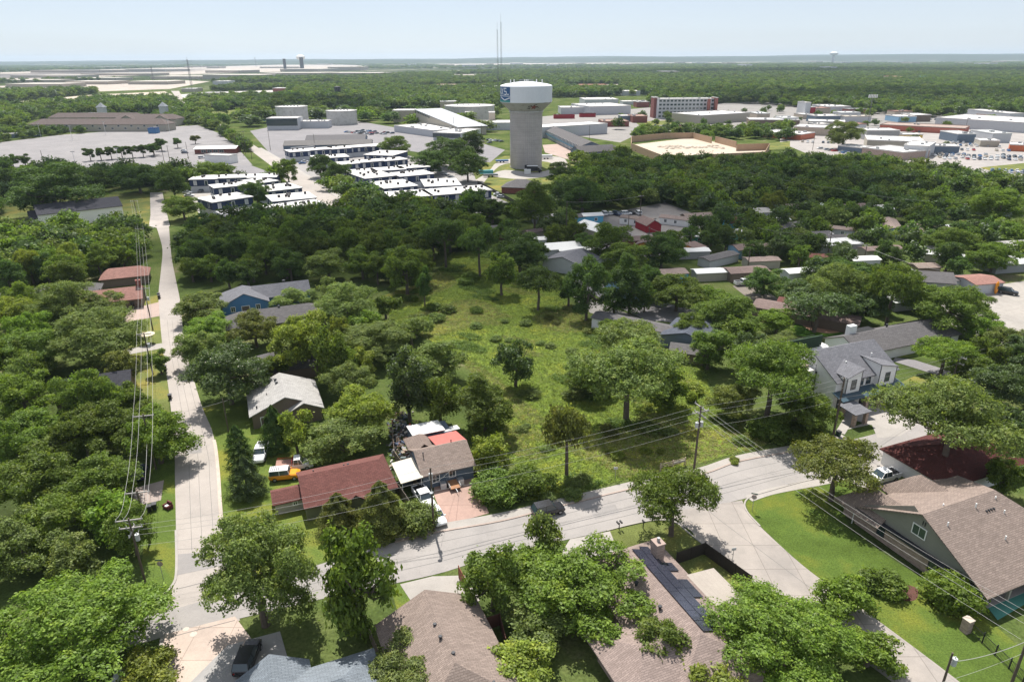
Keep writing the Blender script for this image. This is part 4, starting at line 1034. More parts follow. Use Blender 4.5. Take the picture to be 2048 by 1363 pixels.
# houses and trailers beyond the meadow
for a in [
 ('mobile_home', 'long white mobile home with a grey-brown roof along the top right rim of the meadow', (1184, 632), 3, 30, 5, 2.8, .6, 'x', 'white', 'mid', -33, [('F', 8, 1, 1, 1.1), ('F', 13, 1, 1, 1.1), ('F', 16, 1, 1, 1.1)]),
 ('slate_house', 'slate blue house behind the flat live oak crown', (1322, 668), 3, 11, 12, 3.0, 1.5, 'y', 'slate', 'slate', -30, [('R', 3, 1, 1, 1), ('R', 6, 1, 1, 1), ('R', 9, 1, 1, 1)]),
 ('small_grey_shed', 'small grey-roofed wooden shed beside the slate blue house', (1340, 700), 2.6, 7, 5, 2.5, 1.0, 'x', 'wood', 'mid', -20, []),
 ('navy_roof_house', 'house with a dark blue-grey roof and pale blue side at the parked cars', (1272, 590), 3, 14, 12, 3.2, 2.4, 'x', 'lightblue', 'slate', 35, []),
 ('brown_long_house', 'long low building with a weathered brown roof, left of the playground', (1506, 612), 2.6, 24, 7, 2.6, .9, 'x', 'wood', 'brown', -33, []),
 ('brown_back_house', 'second long brown roof just behind the first, beside the white pickup', (1555, 604), 2.6, 18, 5, 2.6, .8, 'x', 'wood', 'redbrown', -33, []),
 ('pale_blue_trailer', 'pale blue mobile home with dark windows and brownish roof among dark trees', (1478, 500), 3, 12, 7.5, 3.0, .7, 'x', 'lightblue', 'brown', 10, [('F', 1.8, 1, 1, 1.4), ('F', 9, 1, 1, 1.4)]),
 ('brown_trailer', 'mobile home with a faded brown roof just in front of the pale blue one', (1463, 545), 3, 12, 6, 2.8, .6, 'x', 'wood', 'brown', 10, []),
 ('beige_trailer', 'beige mobile home between the pale blue and the brown-roofed ones', (1500, 520), 3, 10, 5, 2.6, .5, 'x', 'beige', 'rose', 8, []),
 ('grey_trailer', 'grey-walled mobile home with a white roof, right of the pale blue one', (1650, 492), 3, 14, 8, 3.2, .6, 'x', 'grey', METW, 12, [('F', 4, 1, 1, 1.2)]),
 ('hip_roof_cottage', 'cottage with a dark grey hip roof just behind the grey mobile home', (1620, 478), 3, 10, 9, 2.8, 1.6, 'x', 'lgrey', 'mid', 12, []),
 ('red_roof_trailer', 'mobile home with a brownish-red roof in front of the grey one', (1620, 512), 3, 11, 5, 2.7, .6, 'x', 'blue', 'redbrown', -8, []),
 ('sky_blue_trailer', 'long sky-blue mobile home seen end-on with a brownish ribbed roof', (1773, 458), 3.2, 5.5, 19, 3.2, .8, 'y', 'lightblue', 'rose', -20, [('F', 2.5, 1, 1, 1.3)]),
 ('tan_back_trailer', 'tan-roofed mobile home right of the sky-blue one', (1812, 466), 3, 5.5, 17, 2.8, .7, 'y', 'wood', 'tan', -30, []),
 ('blue_cabin', 'small sky-blue cabin beside the gravel lot, left of two', (1130, 434), 3, 8, 5, 2.8, .7, 'x', 'sky', 'mid', 12, [('F', 4, 1, 1, 1)]),
 ('blue_cabin', 'small sky-blue cabin with a pale roof beside the gravel lot, right of two', (1168, 432), 3, 8, 5, 3.0, .7, 'x', 'sky', METW, 12, [('F', 5, 1, 1, 1)]),
 ('metal_garage', 'long beige metal garage with a white ridged roof in the gravel lot', (1224, 474), 3, 8.5, 22, 3.2, 1.4, 'y', 'beige', METW, 30, [('F', 4, .2, 2, 2.4)]),
 ('red_barn', 'small red gabled house with white trim in the gravel lot', (1294, 450), 3, 6, 9, 2.9, 1.8, 'y', 'red', 'brown', 18, []),
 ('brown_cottage', 'brown brick cottage with a flat brownish roof, front of the gravel lot', (1246, 480), 3, 13, 6, 2.7, .8, 'x', 'redbrick', 'brown', 10, []),
 ('orange_shed', 'small orange-walled shed with a brown roof', (1270, 488), 2.6, 6, 6, 2.5, 1.2, 'y', 'orange', 'brown', -25, []),
 ('ochre_shed', 'ochre-walled shed with a brown roof, right of the orange one', (1352, 492), 2.6, 8, 6, 2.5, 1.1, 'y', 'orange', 'brown', -35, []),
 ('white_roof_trailer', 'mobile home with a bright white roof beside the ochre shed', (1360, 502), 2.8, 10, 5, 2.6, .4, 'x', 'grey', METW, 5, []),
 ('teal_cabin', 'small teal cabin with a white roof among dark trees', (1383, 472), 2.8, 5.5, 5, 2.7, .7, 'x', 'teal', METW, 5, [('F', 3, 1, 1, 1)]),
 ('teal_trailer', 'teal mobile home with a white roof, right of the teal cabin', (1455, 464), 2.8, 7, 5, 2.7, .5, 'x', 'teal', METW, 5, []),
 ('aqua_house', 'aqua house with a reddish-brown roof behind the teal cabins', (1462, 445), 2.8, 12, 7, 2.7, 1.4, 'x', 'sky', 'redbrown', 8, []),
 ('far_grey_house', 'grey-roofed house behind the aqua one', (1496, 425), 2.8, 10, 7, 2.7, 1.2, 'x', 'lgrey', 'pale', 8, []),
 ('ridged_shed', 'white and grey ridged metal roof shed among trees, upper right woods', (1625, 420), 2.8, 13, 6, 2.7, .9, 'x', 'lgrey', METW, 40, []),
 ('grey_cottage', 'cottage with a dark grey roof under the umbrella-shaped tree', (1815, 560), 2.8, 12, 9, 2.8, 1.8, 'x', 'grey', 'mid', -15, []),
 ('white_metal_shed', 'shed with a bright white metal roof between the playground and the big green tree', (1792, 603), 2.8, 9, 7, 2.6, .6, 'x', 'grey', METW, 15, []),
 ('white_trailer', 'mobile home with a white roof peeping out above the playground trees', (1755, 545), 2.8, 12, 5, 2.6, .4, 'x', 'lgrey', METW, 10, []),
 ('pink_roof_trailer', 'mobile home with a pinkish-brown roof by the sandy yard on the right', (1952, 570), 2.8, 9, 8, 3, .7, 'x', 'lgrey', 'salmon', 12, []),
 ('flat_grey_house', 'low house with a pale grey roof above the sandy yard, right edge', (1995, 530), 2.8, 12, 8, 2.8, .8, 'x', 'grey', METW, 12, []),
 ('edge_house', 'white-trimmed house with a pale roof at the right edge above the sandy yard', (2030, 500), 2.8, 14, 10, 3, 1.2, 'x', 'white', 'pale', 12, []),
 ('gray_hall', 'grey metal shed roof at the head of the meadow behind dark trees', (1085, 520), 3, 14, 12, 3.2, 2.0, 'y', 'lgrey', 'grey', -35, []),
 ('low_grey_house', 'grey roofed house behind the big tree at the head of the meadow', (1070, 500), 3, 16, 8, 2.8, 1.2, 'x', 'lgrey', METW, 15, []),
 ('salmon_bungalow', 'bungalow with a salmon-coloured hip roof at the edge of the far wood belt', (1350, 358), 3, 16, 12, 3, 2.2, 'x', 'beige', 'salmon', 15, []),
 ('grey_bungalow', 'bungalow with a grey roof sunk in the far wood belt', (1574, 368), 3, 14, 10, 3, 2, 'x', 'beige', 'mid', 15, []),
 ('brick_cottage', 'reddish house peeping out of the dark wood in front of the navy apartments', (960, 465), 3, 14, 8, 3, 1.4, 'x', 'redbrick', 'mid', 15, []),
 ('wooden_hut', 'small wooden lean-to hut among dark trees, upper right woods', (1838, 534), 2.6, 7, 5, 2.4, .5, 'x', 'wood', 'tan', 5, []),
]:
    nm, lab, an, za, L, D, hw, rise, rdg, wl_, rf, ang, wn_ = a
    house(nm, lab, an, za, L, D, hw, rise, rdg, 0, 0, wl_, rf, ang, wn_, cat='mobile home' if 'trailer' in nm or nm == 'mobile_home' else 'shed' if 'shed' in nm or 'hut' in nm or 'garage' in nm else 'house', o=.3)

# more roofs glimpsed through the trees of the mobile-home park
for i, (x, y, rf, lab) in enumerate([(1520, 440, METW, 'white'), (1570, 455, 'mid', 'dark grey'), (1600, 470, METW, 'pale'), (1680, 545, METW, 'white'), (1735, 500, 'brown', 'brown'), (1700, 520, METW, 'whitish'), (1850, 505, METW, 'white'), (1420, 520, 'mid', 'grey'), (1395, 545, METW, 'pale grey'), (1580, 545, METW, 'bright white'), (1655, 475, 'mid', 'dark grey'), (1900, 560, 'mid', 'charcoal'), (1120, 500, METW, 'pale metal'), (1180, 510, 'mid', 'grey'), (1060, 465, 'brown', 'brownish'), (1030, 480, METW, 'white')]):
    where = 'left' if x < 1300 else 'middle' if x < 1600 else 'right'
    near = {0: 'above the pale blue mobile home', 1: 'behind the hip-roofed cottage', 2: 'left of the hip-roofed cottage', 3: 'in front of the red-roofed mobile home', 4: 'right of the grey mobile home', 5: 'left of the umbrella tree', 6: 'in front of the sky-blue mobile home', 7: 'left of the brown-roofed mobile home', 8: 'right of the navy-roofed house', 9: 'above the brown long roofs', 10: 'touching the back of the grey mobile home', 11: 'right of the wooden hut', 12: 'right of the grey metal shed', 13: 'behind the tall dark trees of the meadow top', 14: 'below the brick octagon house', 15: 'behind the dark oaks at the meadow top'}[i]
    house('trailer', 'mobile home with %s roof %s' % (lab, near), (x, y), 2.8, random.uniform(10, 14), 4.6, 2.6, .5, 'x', 0, 0, 'lgrey' if i % 2 else 'beige', rf, random.choice([8, 12, -30, 35]), cat='mobile home', o=.25)

# octagonal-looking brick house below the tower
house('brick_bungalow', 'small red brick house with a grey hip roof in front of the water tower', (1003, 374), 3, 17, 13, 3.2, 2.8, 'x', 6, 6, 'redbrick', 'mid', -12)

# ---- apartments: navy upper floor, white flat roof
def apartment(label, a, b, D, n_ac, group='navy apartment blocks with white flat roofs', h=6.0, away=1):
    A = P(*a, h); B = P(*b, h); L = (B - A).xy.length; ang = math.degrees(math.atan2(B.y - A.y, B.x - A.x))
    t = begin('apartment_block', label, 'apartments', a, h, L, D, ang, group)
    w = MB(); k = max(1, round(L / 14)); 
    for i in range(k):
        s = .0 if i % 2 == 0 else 1.2
        w.box(i * L / k, (i + 1) * L / k - .02, s, D, 2.9, h, mi=0); w.box(i * L / k, (i + 1) * L / k - .02, s + .15, D - .15, -.1, 2.9, mi=1)
    w.build('wall', [WM['navy'], WM['lgrey']], t)
    r = MB()
    for i in range(k):
        s = .0 if i % 2 == 0 else 1.2
        r.box(i * L / k - .3, (i + 1) * L / k + (.3 if i == k - 1 else -.32), s - .5, D + .5 - s * .5, h + .02, h + .35 + .12 * (i % 2))
    ro = r.build('roof', FLATW, t)
    for i in range(n_ac):
        x = random.uniform(2, L - 2); y = random.uniform(D * .3, D * .8)
        MB().box(x, x + .9, y, y + .9, h + .3, h + 1.35).build('air_conditioner', mat((.06, .055, .055), 'metal', rough=.6), ro)
    n = max(2, int(L / 4.6))
    for i in range(n):
        u = (i + .5) * L / n; s = 0 if int(u / (L / k)) % 2 == 0 else 1.2
        M4 = Matrix.Translation((u, s, 3.3)); dark = i % 3 == 1
        f = MB().box(-.75, -.6, -.08, .02, 0, 2.2, M4).box(.6, .75, -.08, .02, 0, 2.2, M4).box(-.6, .6, -.08, .02, 2.05, 2.2, M4).build('window', WHITE, t)
        MB().box(-.6, .6, -.04, .01, 0, 2.05, M4).build('pane', GLASS if dark else WM['lgrey'], f)
    for i in range(max(1, int(D / 5))):
        M4 = Matrix.Translation((0, (i + .5) * D / max(1, int(D / 5)), 3.3)) @ Matrix.Rotation(-math.pi / 2, 4, 'Z')
        f = MB().box(-.7, -.55, -.08, .02, 0, 2.1, M4).box(.55, .7, -.08, .02, 0, 2.1, M4).build('window', WHITE, t)
    return t
for lab, a, b, D, n in [
 ('nearest navy apartment block of the left court, half behind trees', (450, 434), (650, 408), 11, 8),
 ('navy block of the left court, second from the front', (424, 406), (505, 394), 14, 4),
 ('small navy block of the left court, third from the front', (428, 377), (500, 370), 10, 4),
 ('long navy block at the back of the left court', (378, 360), (552, 355), 12, 9),
 ('white flat roof at the right of the left court, behind the nearest block', (545, 404), (632, 396), 15, 8),
 ('white flat roof in the middle right of the left court', (535, 384), (604, 376), 16, 8),
 ('white flat roof at the upper right of the left court', (515, 368), (556, 362), 14, 4)]:
    apartment(lab, a, b, D, n, 'navy apartment blocks of the left court')
for lab, a, b, D, n in [
 ('long navy block along the back of the right court', (580, 305), (780, 291), 13, 10),
 ('white roofed block in the upper left of the right court', (628, 318), (698, 314), 14, 7),
 ('narrow block turned end-on at the back of the right court', (728, 310), (785, 312), 22, 4),
 ('wide navy block across the middle of the right court', (672, 331), (815, 319), 11, 9),
 ('navy block, left of a pair across the right court', (700, 347), (755, 343), 11, 4),
 ('navy block in the middle of the right court', (748, 343), (812, 339), 11, 4),
 ('navy block at the right end of the middle row of the right court', (800, 338), (860, 334), 11, 4),
 ('stepped white roof, left row of the right court, farthest', (730, 358), (790, 352), 20, 8),
 ('stepped white roof, left row of the right court, middle', (768, 378), (835, 372), 20, 8),
 ('stepped white roof, left row of the right court, nearest', (785, 398), (866, 392), 16, 9),
 ('stepped white roof, right row of the right court, farthest', (800, 354), (868, 348), 14, 6),
 ('stepped white roof, right row of the right court, nearest', (850, 374), (922, 371), 20, 8),
 ('large navy block at the front right corner of the right court', (862, 392), (985, 382), 15, 8)]:
    apartment(lab, a, b, D, n, 'navy apartment blocks of the right court')

# the rest of the mobile-home park, rows of trailers between the trees
def park():
    wl = [('lgrey', 'pale grey'), ('beige', 'beige'), ('white', 'white'), ('lightblue', 'light blue'), ('wood', 'brown'), ('grey', 'grey'), ('sky', 'sky-blue'), ('teal', 'teal')]
    rf = [(METW, 'white metal'), ('pale', 'pale'), ('mid', 'grey'), ('brown', 'brown'), ('tan', 'tan'), ('rose', 'pinkish'), (METW, 'shiny metal')]
    marks = [(1148, 430, 'the sky-blue cabins'), (1235, 455, 'the metal garage'), (1300, 445, 'the red barn house'), (1400, 470, 'the teal cabins'), (1500, 495, 'the pale blue mobile home'), (1640, 480, 'the hip-roofed cottage'), (1790, 450, 'the sky-blue long trailer'), (1530, 590, 'the brown long roofs'), (1770, 600, 'the white metal shed'), (1950, 560, 'the pink-roofed trailer'), (1830, 530, 'the wooden hut'), (1370, 530, 'the ochre shed'), (1080, 510, 'the grey metal shed roof'), (1900, 440, 'the bright upper right trees'), (1650, 410, 'the ridged metal shed')]
    seen = set(); n = 0
    for row in range(11):
        y = 395 + row * 18 + row * row * .6
        for col in range(24):
            x = 1075 + col * 42 + (row % 2) * 20 + random.uniform(-10, 10)
            if x > 2040 or (x < 1300 and y > 510) or (x < 1420 and y > 560) or (y > 600): continue
            if x < 1420 and y < 425: continue
            if 1500 < x < 1980 and y < 408: continue
            q = P(x, y)
            L = random.uniform(9, 15)
            if any(math.hypot(q.x - f[0], q.y - f[1]) < max(f[2], f[3]) + 8.5 for f in FOOT): continue
            W_, wn_ = random.choice(wl); R_, rn = random.choice(rf)
            mk = min(marks, key=lambda m: math.hypot((x - m[0]) * .6, y - m[1]))
            rel = ('right of' if x > mk[0] else 'left of') if abs(x - mk[0]) > abs(y - mk[1]) * 1.6 else ('in front of' if y > mk[1] else 'behind')
            lab = '%s mobile home with a %s roof %s %s' % (wn_, rn, rel, mk[2])
            if lab in seen: lab += ', farther one' if lab + ', farther one' not in seen else ', third one'
            seen.add(lab); n += 1
            house('mobile_home', lab, (x, y), 2.8, L, random.uniform(4.4, 6), 2.7, random.uniform(.4, .9), 'x', 0, 0, W_, R_, random.choice([8, 10, 14, -32, -30, 12]), [('F', 2.5, 1, .9, 1.0), ('F', 6.5, 1, .9, 1.0)], cat='mobile home', o=.25)
    print('park homes', n)
park()
# ------------------------------------------------------------------ vehicles
PAINT = {k: mat(c, 'paint', rough=.25, var=.03, spec=.7) for k, c in dict(white=(.72, .72, .72), silver=(.42, .43, .45), black=(.012, .012, .015), navy=(.02, .035, .08), red=(.35, .02, .02), orange=(.75, .27, .01), grey=(.15, .155, .16), blue=(.04, .13, .32), tan=(.4, .34, .26), teal=(.05, .3, .32)).items()}
TYRE = mat((.02, .02, .02), 'rubber', rough=.9); RIM = mat((.4, .4, .42), 'rim', rough=.35, metal=.6)
LAMP = mat((.7, .7, .65), 'lamp_glass', rough=.15); TAIL = mat((.45, .02, .02), 'tail_lamp', rough=.3)
def loft(mb, secs, mi=None):
    """secs: list of rings of equal length"""
    for a, b in zip(secs, secs[1:]):
        n = len(a)
        for i in range(n): mb.face([a[i], a[(i + 1) % n], b[(i + 1) % n], b[i]], mi)
    mb.face(secs[0][::-1], mi); mb.face(secs[-1], mi)
def body_ring(x, w, z0, z1, r=.12):
    return [(x, -w, z0 + r), (x, -w + r, z0), (x, w - r, z0), (x, w, z0 + r), (x, w * 1.0, z1 - r), (x, w - r * 1.4, z1), (x, -w + r * 1.4, z1), (x, -w, z1 - r)]
def make_vehicle(kind, paint, label, group=None, extra=None):
    """front towards +x, centred on the ground"""
    L, W, H = {'sedan': (4.7, .9, 1.45), 'suv': (4.75, .95, 1.8), 'pickup': (5.5, .98, 1.85), 'offroad': (4.6, .95, 1.85), 'van': (5.0, .97, 1.95), 'flatbed': (5.6, 1.0, 1.95)}[kind]
    t = thing({'sedan': 'car', 'suv': 'suv', 'pickup': 'pickup_truck', 'offroad': 'off_road_suv', 'van': 'van', 'flatbed': 'flatbed_truck'}[kind], label, {'pickup': 'pickup truck', 'flatbed': 'truck', 'van': 'van'}.get(kind, 'car'), group=group)
    h = L / 2; m = PAINT[paint]
    belt = {'sedan': .92, 'suv': 1.08, 'pickup': 1.12, 'offroad': 1.12, 'van': 1.1, 'flatbed': 1.15}[kind]
    hood = belt - {'sedan': .06, 'suv': .04}.get(kind, .05)
    mb = MB()
    tail = belt if kind != 'sedan' else belt + .02
    loft(mb, [body_ring(-h, W * .88, .42, tail - .1), body_ring(-h + .12, W * .97, .3, tail), body_ring(-h * .4, W, .26, belt), body_ring(h * .35, W, .26, belt), body_ring(h - .5, W * .97, .28, hood - .02), body_ring(h - .1, W * .9, .34, hood - .16), body_ring(h, W * .8, .42, hood - .3)])
    if kind == 'pickup':   # open bed
        pass
    mb.build('body', m, t)
    # greenhouse
    g0, g1, g2, g3 = {'sedan': (-h + .55, -h + 1.35, h - 2.2, h - 1.35), 'suv': (-h + .08, -h + .45, h - 1.95, h - 1.3), 'pickup': (-h + 1.9, -h + 2.05, h - 2.1, h - 1.45), 'offroad': (-h + .1, -h + .2, h - 1.75, h - 1.45), 'van': (-h + .06, -h + .25, h - 1.7, h - .9), 'flatbed': (-h + 2.6, -h + 2.7, h - 2.0, h - 1.5)}[kind]
    ring = lambda x, w, z: [(x, -w, belt - .04), (x, w, belt - .04), (x, w * .86, z), (x, -w * .86, z)]
    gm = MB(); wv = W * .95
    gm.face([(g0, -wv, belt - .03), (g3, -wv, belt - .03), (g2, -wv * .82, H - .04), (g1, -wv * .82, H - .04)])
    gm.face([(g3, wv, belt - .03), (g0, wv, belt - .03), (g1, wv * .82, H - .04), (g2, wv * .82, H - .04)])
    gm.face([(g3, -wv, belt - .03), (g3, wv, belt - .03), (g2, wv * .82, H - .04), (g2, -wv * .82, H - .04)])
    gm.face([(g0, wv, belt - .03), (g0, -wv, belt - .03), (g1, -wv * .82, H - .04), (g1, wv * .82, H - .04)])
    gm.build('windows', GLASS, t)
    rf = MB().box(g1 - .04, g2 + .06, -wv * .84, wv * .84, H - .06, H)
    for y in (-1, 1):
        for (a, b) in ((g3, g2), (g0, g1), ((g0 + g3) / 2, (g0 + g3) / 2)):
            rf.tube((a, y * wv * .985, belt - .04), (b, y * wv * .83, H - .04), .045, n=4)
    rf.build('roof', PAINT['white'] if kind == 'offroad' else m, t)
    if kind == 'pickup':
        MB().box(-h + .12, -h + 1.8, -W * .84, W * .84, belt - .02, belt + .015).build('bed_floor', BLACK, t)
        for (a, b, c, d) in ((-h + .05, -h + 1.85, -W * .97, -W * .86), (-h + .05, -h + 1.85, W * .86, W * .97), (-h, -h + .1, -W * .86, W * .86)): MB().box(a, b, c, d, belt - .05, belt + .14).build('bed_side', m, t)
    if kind == 'flatbed':
        MB().box(-h - .1, -h + 2.5, -W, W, belt - .03, belt + .06).build('flat_bed', mat((.3, .17, .13), 'rust', var=.3), t)
        MB().box(-h + 2.4, -h + 2.48, -W, W, belt, belt + .7).box(-h, -h + 2.4, W - .06, W, belt + .3, belt + .36).build('rack', PAINT['red'], t)
    if kind == 'offroad':
        for k in range(5): MB().box(g1 + .15 + k * .28, g1 + .25 + k * .28, -.6, .6, H, H + .05).build('roof_bar', BLACK, t)
    for x in (-h * .62, h * .64):
        for s in (-1, 1):
            w_ = MB().tube((x, s * (W - .22), .34), (x, s * (W + .01), .34), .34, n=14).build('wheel', TYRE, t)
            MB().tube((x, s * (W + .0), .34), (x, s * (W + .025), .34), .2, n=10).build('rim', RIM, w_)
    for s in (-1, 1):
        MB().box(h - .16, h - .03, s * W * .62 - .16, s * W * .62 + .16, hood - .38, hood - .22).build('headlight', LAMP, t)
        MB().box(-h + .0, -h + .1, s * W * .72 - .1, s * W * .72 + .1, tail - .4, tail - .2).build('tail_light', TAIL, t)
        MB().box(g3 - .1, g3 + .1, s * (W + .02) - .06, s * (W + .12), belt, belt + .14).build('mirror', m, t)
    return t
def put(t, px, ang, label=None):
    q = P(*px); t.location = (q.x, q.y, .06); t.rotation_euler = (0, 0, rad(ang))
    FOOT.append((q.x, q.y, 2.5, 2.5, 0))
    if label: t['label'] = label
    return t
put(make_vehicle('offroad', 'orange', 'orange off-road SUV with a white roof parked on the grass'), (571, 956), 10)
put(make_vehicle('flatbed', 'white', 'old white flatbed truck with a rusty bed behind the orange SUV'), (592, 936), 12)
put(make_vehicle('pickup', 'white', 'white pickup truck parked alone on the side lawn by the cedars'), (523, 912), -82)
put(make_vehicle('pickup', 'white', 'white pickup with a loaded bed at the top of the brick driveway'), (848, 1002), -62)
put(make_vehicle('sedan', 'white', 'white sedan parked on the brick driveway beside the utility pole'), (873, 1037), -64)
put(make_vehicle('pickup', 'white', 'white pickup truck parked behind the brick house'), (1764, 960), 200)
put(make_vehicle('suv', 'black', 'black SUV parked in the road beside the big rounded bush'), (1096, 1026), 20)
put(make_vehicle('suv', 'black', 'black SUV in the driveway at the bottom left, under the feathery tree'), (497, 1322), 92)
put(make_vehicle('suv', 'silver', 'silver SUV cut off by the bottom edge, lower left'), (275, 1372), 8)
put(make_vehicle('sedan', 'navy', 'dark blue car on the left brown driveway under trees'), (281, 950), 110)
put(make_vehicle('pickup', 'white', 'white pickup truck beside the brown long roofs'), (1487, 570), 10)
put(make_vehicle('sedan', 'white', 'white saloon at the corner of the beige metal garage'), (1236, 472), 18)
BODYM = {}
PROTO = {'sedan': make_vehicle('sedan', 'white', 'parked car'), 'suv': make_vehicle('suv', 'white', 'parked suv')}
used = set()
def pcar(kind, paint, px, ang, label, group):
    q = P(*px)
    if kind not in used:
        used.add(kind); t = PROTO[kind]; t.location = (q.x, q.y, .06); t.rotation_euler = (0, 0, rad(ang)); t['label'] = label; t['group'] = group
        for c in t.children:
            if c.name.split('.')[0] in ('body', 'roof'): c.material_slots[0].link = 'OBJECT'; c.material_slots[0].material = PAINT[paint]
        return t
    return copy_tree(PROTO[kind], (q.x, q.y, .06), rad(ang), label, group, swap={'body': PAINT[paint], 'roof': PAINT[paint], 'mirror': PAINT[paint]})
G = 'cars in the gravel lot'
for i, (x, y, p, k, a, lab) in enumerate([(1208, 430, 'white', 'suv', 100, 'white car, leftmost of the back row of the gravel lot'), (1222, 430, 'white', 'sedan', 20, 'white low car, second in the back row of the gravel lot'), (1234, 431, 'navy', 'suv', -50, 'dark blue SUV in the back row of the gravel lot'),
   (1252, 430, 'white', 'suv', 10, 'white SUV in the middle of the back row of the gravel lot'), (1262, 429, 'black', 'sedan', 12, 'black car, second from the right in the back row of the gravel lot'), (1276, 429, 'white', 'pickup', 100, 'white car at the right end of the back row of the gravel lot'),
   (1288, 446, 'white', 'suv', -10, 'white SUV parked left of the red barn house'), (1153, 440, 'white', 'sedan', -20, 'white car beside the sky-blue cabins'), (1162, 441, 'black', 'sedan', -20, 'black car beside the sky-blue cabins'),
   (375, 387, 'white', 'sedan', 10, 'white car at the left court, upper one'), (379, 393, 'white', 'sedan', 10, 'white car at the left court, lower one'), (390, 381, 'grey', 'suv', 80, 'grey SUV at the left court car park'), (404, 384, 'grey', 'sedan', 80, 'grey car at the left court car park, near the back block'),
   (881, 346, 'white', 'suv', -35, 'white SUV right of the right court, upper one'), (890, 350, 'white', 'sedan', -35, 'white car right of the right court, lower one'), (903, 357, 'grey', 'sedan', -35, 'grey car right of the right court'), (997, 391, 'white', 'sedan', -10, 'white car at the end of the large front navy block'), (1003, 396, 'silver', 'sedan', -10, 'silver car at the end of the large front navy block'),
   (610, 325, 'white', 'sedan', 30, 'white car at the left end of the long rear navy block'), (605, 328, 'blue', 'sedan', 30, 'blue car at the left end of the long rear navy block'),
   (1652, 490, 'white', 'sedan', 10, 'white car hidden beside the red-roofed mobile home'), (1690, 508, 'white', 'suv', 15, 'white car between the red-roofed home and the dark trees'),
   (151, 338, 'white', 'sedan', 0, 'white car driving on the road below the big parking lot'), (214, 341, 'black', 'suv', 2, 'black SUV on the road below the lot, left one'), (234, 341, 'grey', 'suv', 2, 'grey SUV on the road below the lot, right one'), (86, 346, 'red', 'sedan', 5, 'red car at the roadside below the lot'),
   (368, 303, 'white', 'sedan', 5, 'white car left of the canopied shop, upper'), (370, 307, 'navy', 'sedan', 5, 'dark blue car left of the canopied shop, lower'), (404, 317, 'white', 'pickup', 30, 'white pickup under the end of the shop canopy'),
   (2015, 588, 'black', 'suv', -40, 'black SUV in the sandy yard by the right edge')]):
    k = 'suv' if k == 'pickup' else k
    pcar(k, p, (x, y), a, lab, 'parked cars beyond the meadow')
# tiny cars of the far lots: one mesh each, no parts at that size
def tiny():
    mb = MB(); loft(mb, [body_ring(-2.3, .8, .3, .85), body_ring(-2, .9, .2, .95), body_ring(1.6, .9, .2, .95), body_ring(2.3, .8, .3, .75)], 0)
    mb.mi = 1; loft(mb, [[(-1.9, -.8, .93), (-1.9, .8, .93), (-1.4, .65, 1.4), (-1.4, -.65, 1.4)], [(1.2, -.8, .93), (1.2, .8, .93), (.5, .65, 1.4), (.5, -.65, 1.4)]])
    mb.box(-1.42, .52, -.67, .67, 1.4, 1.45, mi=0)
    return mb.build('car', [PAINT['white'], GLASS])
tc_ = tiny(); ntiny = [0]
def lot(a, b, rows, gap, sp, ang, lab, grp, fill=.7):
    """rows of parked cars between two photo points, further rows towards the camera"""
    A = P(*a); B = P(*b); d = (B - A); n = int(d.length / sp); u = d.normalized(); v = Vector((u.y, -u.x, 0))
    for r in range(rows):
        for i in range(n):
            if random.random() > fill: continue
            q = A + u * (i * sp + random.uniform(-.2, .2)) + v * (r * gap + random.uniform(-.3, .3))
            o = tc_ if ntiny[0] == 0 else tc_.copy()
            if ntiny[0]: C.objects.link(o)
            ntiny[0] += 1; cn = random.choice(['white', 'white', 'white', 'silver', 'silver', 'grey', 'black', 'navy', 'red', 'blue', 'tan'])
            o.location = (q.x, q.y, .06); o.rotation_euler = (0, 0, math.atan2(u.y, u.x) + rad(ang) + random.choice([0, math.pi]))
            o.material_slots[0].link = 'OBJECT'; o.material_slots[0].material = PAINT[cn]
            tag(o, '%s %s%s' % ({'navy': 'dark blue'}.get(cn, cn), lab, '' if rows == 1 else ', %s row' % ['rear', 'next', 'third', 'front'][r if r < rows - 1 else 3]), 'car', grp)
lot((1860, 309), (2055, 312), 4, 7.5, 3.4, 80, 'car in the dense rows of the far right dealer lot', 'cars in the dense rows of the far right lot')
lot((1905, 286), (2010, 290), 3, 9, 3.4, 80, 'car in the rows behind the low white buildings, far right lot', 'cars behind the low white buildings')
lot((1790, 262), (1975, 266), 2, 10, 4.2, 80, 'car parked along the long red-roofed building, far right', 'cars along the long red building')
lot((1985, 342), (2060, 345), 3, 6, 3.0, 80, 'car in the small lot at the right edge above the woods', 'cars at the right edge lot')
lot((1560, 263), (1680, 268), 2, 12, 3.6, 85, 'car in front of the beige shops, far right', 'cars in front of the beige shops')
lot((1595, 284), (1700, 288), 1, 10, 3.6, 85, 'car in the row behind the lone pale tree, far right', 'cars behind the lone pale tree')
lot((1860, 238), (2040, 243), 2, 12, 4, 85, 'car near the long white warehouse, far right', 'cars near the long white warehouse')
lot((725, 262), (790, 268), 3, 9, 3.4, 80, 'car parked left of the low white L-shaped building', 'cars left of the L-shaped building')
lot((900, 272), (1010, 285), 2, 12, 3.8, 80, 'car parked between the L-shaped building and the water tower', 'cars beside the water tower lots')
lot((1310, 252), (1480, 256), 2, 16, 4, 85, 'car in the lot in front of the hospital', 'cars in front of the hospital', .6)
lot((1130, 250), (1240, 246), 2, 16, 4, 85, 'car in the bright lots right of the water tower', 'cars right of the water tower', .5)
lot((40, 268), (230, 258), 1, 9, 4, 85, 'car along the far edge of the big parking lot', 'cars at the far edge of the big lot', .7)
lot((1640, 298), (1720, 312), 1, 9, 3.6, 85, 'car beside the dark brown workshop, far right', 'cars beside the brown workshop')
lot((545, 240), (575, 244), 2, 12, 4, 85, 'car beside the pale drum-shaped hall, far left', 'cars beside the drum-shaped hall')

